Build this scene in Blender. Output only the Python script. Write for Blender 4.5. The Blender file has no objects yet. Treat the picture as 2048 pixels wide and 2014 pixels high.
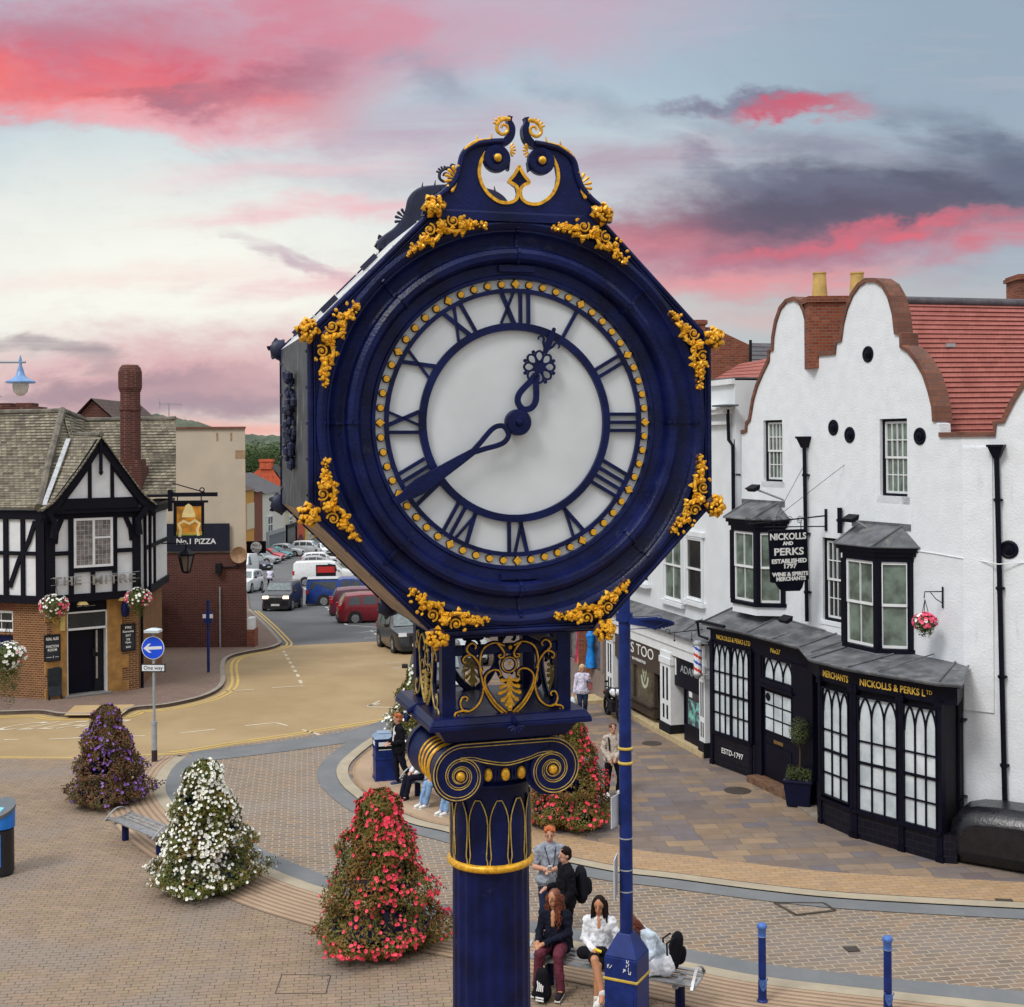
import bpy, bmesh, math, random
from mathutils import Vector as V, Matrix as MX
R = math.radians
PI = math.pi
random.seed(7)
scene = bpy.context.scene
col = scene.collection
CAMZ, F, CX, CY, ROLL = 8.5, 2600.0, 1024.0, 889.0, R(0.4)
KS, KD = 0.05, 48.0      # the street falls away beyond 48 m


def unroll(px, py):
    dx, dy = px - CX, py - CY
    c, s = math.cos(ROLL), math.sin(ROLL)
    return (c * dx - s * dy) / F, (s * dx + c * dy) / F


def at(px, py, d):
    a, b = unroll(px, py)
    return V((a * d, d, CAMZ - b * d))


def gz(y):
    if y < KD: return 0.0
    return -KS * (min(y, 148) - KD)


def gpt(px, py, z=0.0):
    a, b = unroll(px, py)
    d = (CAMZ - z) / b
    if d > KD:
        d = (CAMZ - z - KS * KD) / (b - KS)
        if d > 148 or d < 0: d = (CAMZ - z + 5.0) / b
    return V((a * d, d, gz(d) + z))


def crop(x0, y0, s):
    return lambda x, y: (x0 + x / s, y0 + y / s)


class Plane:
    """vertical plane through two ground points; x right along it, y into it, z up"""
    def __init__(s, A, B, z=0.0):
        s.A = V((A[0], A[1], z)); u = V((B[0] - A[0], B[1] - A[1], 0)); s.L = u.length
        s.u = u.normalized(); s.n = V((s.u.y, -s.u.x, 0))
        s.rot = math.atan2(s.u.y, s.u.x)
        s.M = MX.Translation(s.A) @ MX.Rotation(s.rot, 4, 'Z')

    def uv(s, px, py, w=0.0):
        a, b = unroll(px, py)
        r = V((a, 1, -b)); o = V((0, 0, CAMZ))
        P0 = s.A + s.n * w
        t = (P0 - o).dot(s.n) / r.dot(s.n)
        p = o + r * t
        return (p - s.A).dot(s.u), p.z - s.A.z

    def pt(s, u, z, w=0.0):
        return s.A + s.u * u + V((0, 0, z)) + s.n * w


WM = {}


def thing(name, label, cat, loc=(0, 0, 0), rotz=0.0, group=None, M=None):
    o = bpy.data.objects.new(name, None)
    col.objects.link(o)
    o.empty_display_size = 0.2
    if M is None: M = MX.Translation(V(loc)) @ MX.Rotation(rotz, 4, 'Z')
    o.location = M.to_translation(); o.rotation_euler = M.to_euler()
    o['label'] = label; o['category'] = cat
    if group: o['group'] = group
    WM[o] = M
    return o


def tag(o, label, cat, group=None, kind=None):
    o['label'] = label; o['category'] = cat
    if group: o['group'] = group
    if kind: o['kind'] = kind
    return o


def copy_tree(o, parent=None):
    c = o.copy(); col.objects.link(c)
    if parent: c.parent = parent
    for ch in list(o.children): copy_tree(ch, c)
    return c


def dup(root, M, label, group=None):
    c = copy_tree(root)
    c.location = M.to_translation(); c.rotation_euler = M.to_euler()
    c['label'] = label
    if group: c['group'] = group; root['group'] = group
    return c


def TR(x, y, z=0, rz=0):
    return MX.Translation((x, y, z)) @ MX.Rotation(rz, 4, 'Z')


class MB:
    def __init__(s, T=None):
        s.v = []; s.f = []; s.mi = []; s.T = T or MX.Identity(4); s.m = 0

    def add(s, pts, faces):
        o = len(s.v)
        s.v += [s.T @ V(p) for p in pts]
        for f in faces:
            s.f.append([i + o for i in f]); s.mi.append(s.m)
        return s

    def poly(s, pts): return s.add(pts, [list(range(len(pts)))])

    def box(s, x0, x1, y0, y1, z0, z1):
        return s.add([(x0, y0, z0), (x1, y0, z0), (x1, y1, z0), (x0, y1, z0), (x0, y0, z1), (x1, y0, z1), (x1, y1, z1), (x0, y1, z1)],
                     [(0, 3, 2, 1), (4, 5, 6, 7), (0, 1, 5, 4), (1, 2, 6, 5), (2, 3, 7, 6), (3, 0, 4, 7)])

    def taper(s, x0, x1, y0, y1, z0, X0, X1, Y0, Y1, z1):
        return s.add([(x0, y0, z0), (x1, y0, z0), (x1, y1, z0), (x0, y1, z0), (X0, Y0, z1), (X1, Y0, z1), (X1, Y1, z1), (X0, Y1, z1)],
                     [(0, 3, 2, 1), (4, 5, 6, 7), (0, 1, 5, 4), (1, 2, 6, 5), (2, 3, 7, 6), (3, 0, 4, 7)])

    def prism(s, pts, y0, y1):
        """outline in (x, z) pushed along y"""
        n = len(pts)
        a = sum(pts[i][0] * pts[(i + 1) % n][1] - pts[(i + 1) % n][0] * pts[i][1] for i in range(n))
        if a < 0: pts = pts[::-1]
        P = [(x, y0, z) for x, z in pts] + [(x, y1, z) for x, z in pts]
        fs = [list(range(n)), list(range(2 * n - 1, n - 1, -1))]
        fs += [(i, i + n, (i + 1) % n + n, (i + 1) % n) for i in range(n)]
        return s.add(P, fs)

    def slab(s, pts, z0, z1):
        """outline in (x, y) pushed along z"""
        n = len(pts)
        a = sum(pts[i][0] * pts[(i + 1) % n][1] - pts[(i + 1) % n][0] * pts[i][1] for i in range(n))
        if a < 0: pts = pts[::-1]
        P = [(p[0], p[1], z0) for p in pts] + [(p[0], p[1], z1) for p in pts]
        fs = [list(range(n - 1, -1, -1)), list(range(n, 2 * n))]
        fs += [(i, (i + 1) % n, (i + 1) % n + n, i + n) for i in range(n)]
        return s.add(P, fs)

    def bar(s, p, q, w, h, up=(0, 0, 1)):
        p, q = V(p), V(q); d = q - p
        if d.length < 1e-6: return s
        d.normalize(); up = V(up)
        if abs(d.dot(up)) > .98: up = V((0, 1, 0)) if abs(d.y) < .9 else V((1, 0, 0))
        a = d.cross(up).normalized(); b = a.cross(d)
        a *= w / 2; b *= h / 2
        P = [p - a - b, p + a - b, p + a + b, p - a + b, q - a - b, q + a - b, q + a + b, q - a + b]
        return s.add(P, [(0, 1, 2, 3), (7, 6, 5, 4), (0, 4, 5, 1), (1, 5, 6, 2), (2, 6, 7, 3), (3, 7, 4, 0)])

    def tube(s, pts, r, n=8, closed=False):
        pts = [V(p) for p in pts]; k = len(pts)
        rs = r if isinstance(r, (list, tuple)) else [r] * k
        tg = []
        for i in range(k):
            a = pts[i - 1] if (i > 0 or closed) else pts[i]
            b = pts[(i + 1) % k] if (i < k - 1 or closed) else pts[i]
            t = b - a
            tg.append(t.normalized() if t.length > 1e-9 else V((0, 0, 1)))
        t0 = tg[0]
        ref = V((0, 0, 1)) if abs(t0.z) < .9 else V((1, 0, 0))
        nn = (ref - t0 * ref.dot(t0)).normalized()
        P = []
        for i in range(k):
            t = tg[i]
            nn = nn - t * nn.dot(t)
            nn = nn.normalized() if nn.length > 1e-6 else t.orthogonal().normalized()
            bb = t.cross(nn)
            for j in range(n):
                a = 2 * PI * j / n
                P.append(pts[i] + (nn * math.cos(a) + bb * math.sin(a)) * rs[i])
        fs = []
        for i in range(k if closed else k - 1):
            i2 = (i + 1) % k
            for j in range(n):
                j2 = (j + 1) % n
                fs.append((i * n + j, i * n + j2, i2 * n + j2, i2 * n + j))
        if not closed:
            fs.append(list(range(n - 1, -1, -1))); fs.append(list(range((k - 1) * n, k * n)))
        return s.add(P, fs)

    def lathe(s, prof, n=24, c=(0, 0, 0), M=None, a0=0, a1=2 * PI):
        """(r, z) profile about z"""
        M = M or MX.Identity(4)
        full = abs(a1 - a0 - 2 * PI) < 1e-6
        cnt = n if full else n + 1
        P = []
        for i in range(cnt):
            a = a0 + (a1 - a0) * i / n
            for r, z in prof:
                P.append(M @ V((c[0] + r * math.cos(a), c[1] + r * math.sin(a), c[2] + z)))
        k = len(prof); fs = []
        for i in range(n):
            i2 = (i + 1) % cnt
            for j in range(k - 1):
                q = (i * k + j, i2 * k + j, i2 * k + j + 1, i * k + j + 1)
                if prof[j][0] < 1e-6: q = (q[0], q[2], q[3])
                elif prof[j + 1][0] < 1e-6: q = (q[0], q[1], q[2])
                fs.append(q)
        return s.add(P, fs)

    def ball(s, c, r, n=10, M=None):
        r = (r, r, r) if not isinstance(r, (tuple, list)) else r
        prof = [(math.sin(PI * i / (n // 2)), -math.cos(PI * i / (n // 2))) for i in range(n // 2 + 1)]
        prof[0] = (0, -1); prof[-1] = (0, 1)
        T = MX.Translation(V(c)) @ (M or MX.Identity(4)) @ MX.Diagonal((r[0], r[1], r[2], 1))
        return s.lathe(prof, n, M=T)

    def limb(s, p, q, r0, r1, n=10):
        """tapered capsule"""
        p, q = V(p), V(q); d = q - p; L = d.length
        if L < 1e-5: return s.ball(p, r0)
        M = MX.Translation(p) @ d.to_track_quat('Z', 'Y').to_matrix().to_4x4()
        prof = [(0, -r0)] + [(r0 * math.cos(a), r0 * math.sin(a)) for a in (-1.05, -.5, 0)]
        prof += [(r1 * math.cos(a), L + r1 * math.sin(a)) for a in (0, .5, 1.05)] + [(0, L + r1)]
        return s.lathe(prof, n, M=M)

    def ribbon2(s, pts, w, y0, y1, closed=False):
        """flat bar of width w following (x, z) points, pushed along y"""
        n = len(pts); ws = w if isinstance(w, (list, tuple)) else [w] * n
        L, Rr = [], []
        for i in range(n):
            a = V(pts[i - 1]) if (i > 0 or closed) else V(pts[i]); b = V(pts[(i + 1) % n]) if (i < n - 1 or closed) else V(pts[i])
            t = (b - a); t = t.normalized() if t.length > 1e-9 else V((1, 0))
            nn = V((-t.y, t.x)) * ws[i] / 2; p = V(pts[i])
            L.append(p + nn); Rr.append(p - nn)
        P = []
        for i in range(n):
            P += [(L[i].x, y0, L[i].y), (Rr[i].x, y0, Rr[i].y), (Rr[i].x, y1, Rr[i].y), (L[i].x, y1, L[i].y)]
        fs = []
        for i in range(n if closed else n - 1):
            a, b = 4 * i, 4 * ((i + 1) % n)
            fs += [(a, b, b + 1, a + 1), (a + 1, b + 1, b + 2, a + 2), (a + 2, b + 2, b + 3, a + 3), (a + 3, b + 3, b, a)]
        if not closed: fs += [(0, 1, 2, 3), (4 * n - 1, 4 * n - 2, 4 * n - 3, 4 * n - 4)]
        return s.add(P, fs)

    def build(s, name, mats, parent=None, smooth=None, bevel=0, local=False, label=None, fix=True):
        me = bpy.data.meshes.new(name)
        vs = s.v
        if parent is not None and not local:
            r = parent
            while r.parent: r = r.parent
            inv = WM[r].inverted()
            vs = [inv @ p for p in vs]
        me.from_pydata([tuple(p) for p in vs], [], s.f)
        if not isinstance(mats, (list, tuple)): mats = [mats]
        for m in mats: me.materials.append(m)
        if len(mats) > 1: me.polygons.foreach_set('material_index', s.mi)
        me.update()
        if fix and len(s.f) < 60000:
            b = bmesh.new(); b.from_mesh(me)
            bmesh.ops.recalc_face_normals(b, faces=b.faces); b.to_mesh(me); b.free()
        if smooth:
            me.polygons.foreach_set('use_smooth', [True] * len(me.polygons))
            me.set_sharp_from_angle(angle=R(smooth))
        o = bpy.data.objects.new(name, me)
        col.objects.link(o)
        if parent is not None: o.parent = parent
        if bevel:
            b = o.modifiers.new('bevel', 'BEVEL'); b.width = bevel; b.segments = 2; b.limit_method = 'ANGLE'; b.angle_limit = R(40)
            b.use_clamp_overlap = True
        if label: o['label'] = label
        return o


def smooth_line(pts, k=6, closed=False):
    pts = [V(p) for p in pts]; n = len(pts); out = []
    for i in range(n if closed else n - 1):
        g = lambda j: pts[j % n] if closed else pts[max(0, min(n - 1, j))]
        p0, p1, p2, p3 = g(i - 1), g(i), g(i + 1), g(i + 2)
        for j in range(k):
            t = j / k
            out.append(.5 * ((2 * p1) + (p2 - p0) * t + (2 * p0 - 5 * p1 + 4 * p2 - p3) * t * t + (3 * p1 - p0 - 3 * p2 + p3) * t ** 3))
    if not closed: out.append(pts[-1])
    return out


# ---------------------------------------------------------------- materials
def srgb(r, g, b):
    f = lambda c: (c / 255 / 12.92) if c <= 10 else ((c / 255 + .055) / 1.055) ** 2.4
    return (f(r), f(g), f(b), 1)


class NT:
    def __init__(s, t): s.t = t; s.n = t.nodes; s.l = t.links

    def new(s, ty, **k):
        n = s.n.new(ty)
        for a, b in k.items(): setattr(n, a, b)
        return n

    def set(s, sock, v):
        if isinstance(v, bpy.types.NodeSocket): s.l.new(v, sock)
        else: sock.default_value = v

    def math(s, op, a, b=None, c=None, clamp=False):
        n = s.new('ShaderNodeMath', operation=op); n.use_clamp = clamp
        s.set(n.inputs[0], a)
        if b is not None: s.set(n.inputs[1], b)
        if c is not None: s.set(n.inputs[2], c)
        return n.outputs[0]

    def mix(s, f, a, b, mode='MIX'):
        n = s.new('ShaderNodeMix', data_type='RGBA', blend_type=mode)
        s.set(n.inputs[0], f); s.set(n.inputs[6], a); s.set(n.inputs[7], b)
        return n.outputs[2]

    def noise(s, vec, scale, detail=4, rough=.55, dist=0.0):
        n = s.new('ShaderNodeTexNoise'); n.inputs['Scale'].default_value = scale
        n.inputs['Detail'].default_value = detail; n.inputs['Roughness'].default_value = rough
        n.inputs['Distortion'].default_value = dist
        if vec is not None: s.l.new(vec, n.inputs['Vector'])
        return n

    def ramp(s, f, a, b, smooth=True):
        n = s.new('ShaderNodeMapRange', interpolation_type='SMOOTHSTEP' if smooth else 'LINEAR')
        s.set(n.inputs[0], f); n.inputs[1].default_value = a; n.inputs[2].default_value = b
        return n.outputs[0]


def newmat(name):
    m = bpy.data.materials.new(name); m.use_nodes = True
    t = NT(m.node_tree)
    return m, t, t.n['Principled BSDF']


MATS = {}


def mat(name, c, rough=.6, metal=0.0, var=.12, scale=6.0, c2=None, thr=(.5, .7), s2=3.0, bump=0.0, bscale=40.0, spec=.5, emit=None, es=0, coat=0.0, st=None):
    """plain surface with soft mottling; c2 = stains of a second colour; st = per-axis stretch of the stain noise"""
    if name in MATS: return MATS[name]
    m, t, p = newmat(name)
    tc = t.new('ShaderNodeTexCoord').outputs['Object']
    n = t.noise(tc, scale, 5)
    hs = t.ramp(n.outputs[0], .3, .7)
    lo = tuple(x * (1 - var) for x in c[:3]) + (1,); hi = tuple(min(1, x * (1 + var)) for x in c[:3]) + (1,)
    cc = t.mix(hs, lo, hi)
    if c2:
        v = tc
        if st:
            mp = t.new('ShaderNodeMapping'); mp.inputs['Scale'].default_value = st; t.l.new(tc, mp.inputs[0]); v = mp.outputs[0]
        n2 = t.noise(v, s2, 6, .65)
        cc = t.mix(t.ramp(n2.outputs[0], *thr), cc, c2)
    t.l.new(cc, p.inputs['Base Color'])
    rr = t.math('MULTIPLY_ADD', n.outputs[0], .25, rough - .12, clamp=True)
    t.l.new(rr, p.inputs['Roughness'])
    p.inputs['Metallic'].default_value = metal
    p.inputs['Specular IOR Level'].default_value = spec
    if coat: p.inputs['Coat Weight'].default_value = coat; p.inputs['Coat Roughness'].default_value = .08
    if emit: p.inputs['Emission Color'].default_value = emit; p.inputs['Emission Strength'].default_value = es
    if bump:
        b = t.new('ShaderNodeBump'); b.inputs['Strength'].default_value = bump; b.inputs['Distance'].default_value = .02
        nb = t.noise(tc, bscale, 3); t.l.new(nb.outputs[0], b.inputs['Height']); t.l.new(b.outputs[0], p.inputs['Normal'])
    MATS[name] = m
    return m


def brickmat(name, cols, mortar, bw, bh, ms=.012, rot=0.0, world=False, rough=.85, bump=.5, off=.5, dirt=None, vary=.35, wall=True, sq=1.0, big=None, bigs=.15, warp=0, diff=False, joint=0):
    """bricks, pavers or setts; walls map (x+y, z), floors (x, y) of the world"""
    m, t, p = newmat(name)
    if world: src = t.new('ShaderNodeNewGeometry').outputs['Position']
    else: src = t.new('ShaderNodeTexCoord').outputs['Object']
    sx = t.new('ShaderNodeSeparateXYZ'); t.l.new(src, sx.inputs[0])
    cb = t.new('ShaderNodeCombineXYZ')
    if wall:
        t.l.new(t.math('SUBTRACT' if diff else 'ADD', sx.outputs[0], sx.outputs[1]), cb.inputs[0]); t.l.new(sx.outputs[2], cb.inputs[1])
    else:
        t.l.new(sx.outputs[0], cb.inputs[0]); t.l.new(sx.outputs[1], cb.inputs[1])
    mp = t.new('ShaderNodeMapping'); mp.inputs['Rotation'].default_value = (0, 0, rot)
    t.l.new(cb.outputs[0], mp.inputs[0]); vec = mp.outputs[0]
    if warp:
        nw = t.noise(vec, 1.2, 2); vm = t.new('ShaderNodeVectorMath', operation='MULTIPLY_ADD')
        t.l.new(nw.outputs[1], vm.inputs[0]); vm.inputs[1].default_value = (warp,) * 3; t.l.new(vec, vm.inputs[2]); vec = vm.outputs[0]
    b = t.new('ShaderNodeTexBrick'); b.offset = off; b.squash = sq
    t.l.new(vec, b.inputs['Vector'])
    b.inputs['Scale'].default_value = 1; b.inputs['Brick Width'].default_value = bw; b.inputs['Row Height'].default_value = bh
    b.inputs['Mortar Size'].default_value = ms; b.inputs['Mortar Smooth'].default_value = .25; b.inputs['Bias'].default_value = 0
    b.inputs['Color1'].default_value = (0, 0, 0, 1); b.inputs['Color2'].default_value = (1, 1, 1, 1); b.inputs['Mortar'].default_value = (.5, .5, .5, 1)
    cr = t.new('ShaderNodeValToRGB'); e = cr.color_ramp.elements
    e[0].position = 0; e[0].color = cols[0]; e[1].position = 1; e[1].color = cols[-1]
    for i in range(1, len(cols) - 1):
        q = e.new(i / (len(cols) - 1)); q.color = cols[i]
    t.l.new(b.outputs['Color'], cr.inputs[0])
    n = t.noise(vec, 2.2, 5, .6)
    cc = t.mix(t.math('MULTIPLY', t.ramp(n.outputs[0], .3, .75), vary), cr.outputs[0], tuple(x * .45 for x in cols[0][:3]) + (1,))
    n3 = t.noise(vec, 60, 3)
    cc = t.mix(t.math('MULTIPLY', n3.outputs[0], .35), cc, tuple(x * .5 for x in cols[0][:3]) + (1,))
    if big:
        nb = t.noise(vec, bigs, 4); cc = t.mix(t.math('MULTIPLY', t.ramp(nb.outputs[0], .45, .62), .55), cc, big)
    jt = b.outputs['Fac']
    if joint: nj = t.noise(vec, 3.5, 4, .7); jt = t.math('MULTIPLY', jt, t.math('MULTIPLY_ADD', t.ramp(nj.outputs[0], .35, .65), 1 - joint, joint))
    cc = t.mix(jt, cc, mortar)
    if dirt:
        nd = t.noise(vec, .9, 6, .7); cc = t.mix(t.math('MULTIPLY', t.ramp(nd.outputs[0], .5, .8), .7), cc, dirt)
    t.l.new(cc, p.inputs['Base Color']); p.inputs['Roughness'].default_value = rough; p.inputs['Specular IOR Level'].default_value = .25
    bp = t.new('ShaderNodeBump'); bp.inputs['Strength'].default_value = bump; bp.inputs['Distance'].default_value = .012
    h = t.math('SUBTRACT', t.math('MULTIPLY', n3.outputs[0], .3), b.outputs['Fac'])
    t.l.new(h, bp.inputs['Height']); t.l.new(bp.outputs[0], p.inputs['Normal'])
    return m


def leafmat(name, cols, rough=.55, trans=.25):
    m, t, p = newmat(name)
    g = t.new('ShaderNodeNewGeometry')
    cr = t.new('ShaderNodeValToRGB'); e = cr.color_ramp.elements
    e[0].color = cols[0]; e[1].color = cols[-1]
    for i in range(1, len(cols) - 1):
        q = e.new(i / (len(cols) - 1)); q.color = cols[i]
    tc = t.new('ShaderNodeTexCoord').outputs['Object']
    n = t.noise(tc, 2.5, 3)
    f = t.math('ADD', t.math('MULTIPLY', g.outputs['Random Per Island'], .6), t.math('MULTIPLY', t.ramp(n.outputs[0], .3, .7), .4))
    t.l.new(f, cr.inputs[0]); t.l.new(cr.outputs[0], p.inputs['Base Color'])
    p.inputs['Roughness'].default_value = rough; p.inputs['Specular IOR Level'].default_value = .25
    return m


def glassmat(name, c, rough=.06, var=.3, scale=1.5):
    return mat(name, c, rough + .1, var=var, scale=scale, spec=.8)


def text(s, size, m, name, parent, M, width=None, ext=.006, align='CENTER', shear=0, label=None, bold=0.0, track=1.0, line=1.0):
    """letters in the (x, z) plane of M, facing -y"""
    cu = bpy.data.curves.new(name, 'FONT'); cu.body = s; cu.size = size; cu.extrude = ext; cu.align_x = align; cu.align_y = 'CENTER'
    cu.shear = shear; cu.offset = bold; cu.space_character = track; cu.space_line = line; cu.resolution_u = 3
    o = bpy.data.objects.new(name, cu); col.objects.link(o)
    dg = bpy.context.evaluated_depsgraph_get(); dg.update()
    me = bpy.data.meshes.new_from_object(o.evaluated_get(dg))
    bpy.data.objects.remove(o)
    k = 1.0
    if width and len(me.vertices):
        xs = [v.co.x for v in me.vertices]; k = width / (max(xs) - min(xs))
    T = M @ MX.Rotation(PI / 2, 4, 'X') @ MX.Diagonal((k, 1 if width else k, 1, 1))
    if parent is not None:
        r = parent
        while r.parent: r = r.parent
        T = WM[r].inverted() @ T
    me.transform(T)
    me.materials.clear(); me.materials.append(m)
    n = bpy.data.objects.new(name, me); col.objects.link(n); n.name = name
    if parent is not None: n.parent = parent
    if label: n['label'] = label
    return n


# ---------------------------------------------------------------- palette
NAVY = mat('navy_paint', (.0035, .0075, .055, 1), .36, var=.45, scale=4, c2=(.035, .045, .085, 1), thr=(.60, .85), s2=7, bump=.2, bscale=45, spec=.22)
NAVYF = mat('navy_street_paint', (.006, .020, .13, 1), .4, var=.3, scale=4, spec=.3, c2=(.03, .05, .12, 1), thr=(.6, .85), s2=6)
NAVYL = mat('cap_blue_paint', (.05, .13, .40, 1), .45, var=.2, scale=4)
GOLD = mat('gold_paint', (.78, .40, .022, 1), .38, metal=.25, var=.3, scale=30, c2=(.30, .09, .008, 1), thr=(.55, .8), s2=25)
GOLDL = mat('dull_gold_line', (.52, .36, .09, 1), .45, metal=.2, var=.3, scale=20)
BLACK = mat('black_paint', (.0035, .0035, .011, 1), .45, var=.3, scale=5, spec=.15)
BLACKM = mat('matt_black', (.008, .008, .011, 1), .7, var=.3, scale=5, spec=.25)
WHITE = mat('white_paint', (.78, .80, .82, 1), .5, var=.03, scale=4)
WOODW = mat('white_joinery', (.74, .76, .77, 1), .5, var=.05, scale=5)
DGLASS = glassmat('dark_glass', (.02, .024, .026, 1))
GGLASS = glassmat('curtained_glass', (.13, .17, .14, 1), var=.5, scale=2.5)
STEEL = mat('brushed_steel', (.42, .42, .42, 1), .35, metal=.7, var=.15, scale=8)
GREYP = mat('grey_post_paint', (.33, .35, .36, 1), .5, var=.1)
RUBBER = mat('tyre_rubber', (.012, .012, .012, 1), .8, var=.3)
CHROME = mat('bright_metal', (.6, .6, .62, 1), .25, metal=.9)
LEAD = mat('lead_sheet', (.115, .12, .13, 1), .65, var=.35, scale=2.5, spec=.25, c2=(.22, .22, .21, 1), thr=(.5, .75), s2=3)
# ---------------------------------------------------------------- camera, sun, sky
cam = bpy.data.cameras.new('camera'); co = bpy.data.objects.new('camera', cam); col.objects.link(co)
cam.sensor_width = 36; cam.lens = 36 * F / 2048; cam.shift_y = -(1007 - CY) / 2048; cam.clip_end = 6000; cam.clip_start = .1
co.matrix_world = MX.Translation((0, 0, CAMZ)) @ MX.Rotation(PI / 2, 4, 'X') @ MX.Rotation(-ROLL, 4, 'Z')
scene.camera = co
scene.render.resolution_x, scene.render.resolution_y = 1024, 1007
scene.view_settings.view_transform = 'Standard'; scene.view_settings.look = 'None'; scene.view_settings.exposure = -.06; scene.view_settings.gamma = 1
sun = bpy.data.lights.new('sun', 'SUN'); so = bpy.data.objects.new('sun', sun); col.objects.link(so)
SUN_EL, SUN_AZ = R(50), R(222)       # high, behind and left of the camera
sun.energy = 1.9; sun.angle = R(16); sun.color = (1, .97, .93)
sd = V((math.sin(SUN_AZ) * math.cos(SUN_EL), math.cos(SUN_AZ) * math.cos(SUN_EL), math.sin(SUN_EL)))
so.rotation_euler = sd.to_track_quat('Z', 'Y').to_euler()

world = bpy.data.worlds.new('World'); scene.world = world; world.use_nodes = True
world.cycles.sampling_method = 'MANUAL'; world.cycles.sample_map_resolution = 256
t = NT(world.node_tree); bg = t.n['Background']
sky = t.new('ShaderNodeTexSky', sky_type='NISHITA'); sky.sun_disc = False; sky.sun_elevation = SUN_EL; sky.sun_rotation = SUN_AZ
gen = t.new('ShaderNodeTexCoord').outputs['Generated']
sp = t.new('ShaderNodeSeparateXYZ'); t.l.new(gen, sp.inputs[0])
yy = t.math('MAXIMUM', sp.outputs[1], .25)
p0 = t.math('DIVIDE', sp.outputs[0], yy); q0 = t.math('DIVIDE', sp.outputs[2], yy)
cb = t.new('ShaderNodeCombineXYZ'); t.l.new(p0, cb.inputs[0]); t.l.new(t.math('MULTIPLY', q0, 2.2), cb.inputs[1])
n1 = t.noise(cb.outputs[0], 7.5, 5, .62, .3)
n2 = t.noise(cb.outputs[0], 26, 4, .65, 0)
cs = t.new('ShaderNodeMapping'); cs.inputs['Scale'].default_value = (1, 4.2, 1); cs.inputs['Rotation'].default_value = (0, 0, R(-9)); t.l.new(cb.outputs[0], cs.inputs[0])
n3 = t.noise(cs.outputs[0], 6.0, 5, .6, .5)
s1 = t.new('ShaderNodeSeparateXYZ'); t.l.new(n1.outputs[1], s1.inputs[0])
s2 = t.new('ShaderNodeSeparateXYZ'); t.l.new(n2.outputs[1], s2.inputs[0])
def wob(a, s, k1, k2, ax):
    return t.math('ADD', a, t.math('ADD', t.math('MULTIPLY_ADD', s1.outputs[ax], k1, -k1 * .5), t.math('MULTIPLY_ADD', s2.outputs[ax], k2, -k2 * .5)))
pp = wob(p0, 1, .16, .035, 0); qq = wob(q0, 1, .07, .02, 1)
pf = wob(p0, 1, .30, .03, 0); qf = wob(q0, 1, .05, .012, 1)
def blob(x, y, rx, ry, rot, soft, fine=True):
    a, b = (pp, qq) if fine else (pf, qf)
    dx = t.math('SUBTRACT', a, (x - 1024) / F); dy = t.math('SUBTRACT', b, (889 - y) / F)
    c, s = math.cos(R(rot)), math.sin(R(rot))
    u = t.math('DIVIDE', t.math('MULTIPLY_ADD', dx, c, t.math('MULTIPLY', dy, s)), rx / F)
    w = t.math('DIVIDE', t.math('SUBTRACT', t.math('MULTIPLY', dy, c), t.math('MULTIPLY', dx, s)), ry / F)
    d = t.math('SQRT', t.math('ADD', t.math('MULTIPLY', u, u), t.math('MULTIPLY', w, w)))
    return t.ramp(d, 1 + soft, 1 - soft)
C = srgb
puff = t.math('MULTIPLY_ADD', t.ramp(n1.outputs[0], .34, .62), .5, .58)
wisp = t.math('MULTIPLY_ADD', t.ramp(n3.outputs[0], .30, .66), .62, .48)
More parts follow.
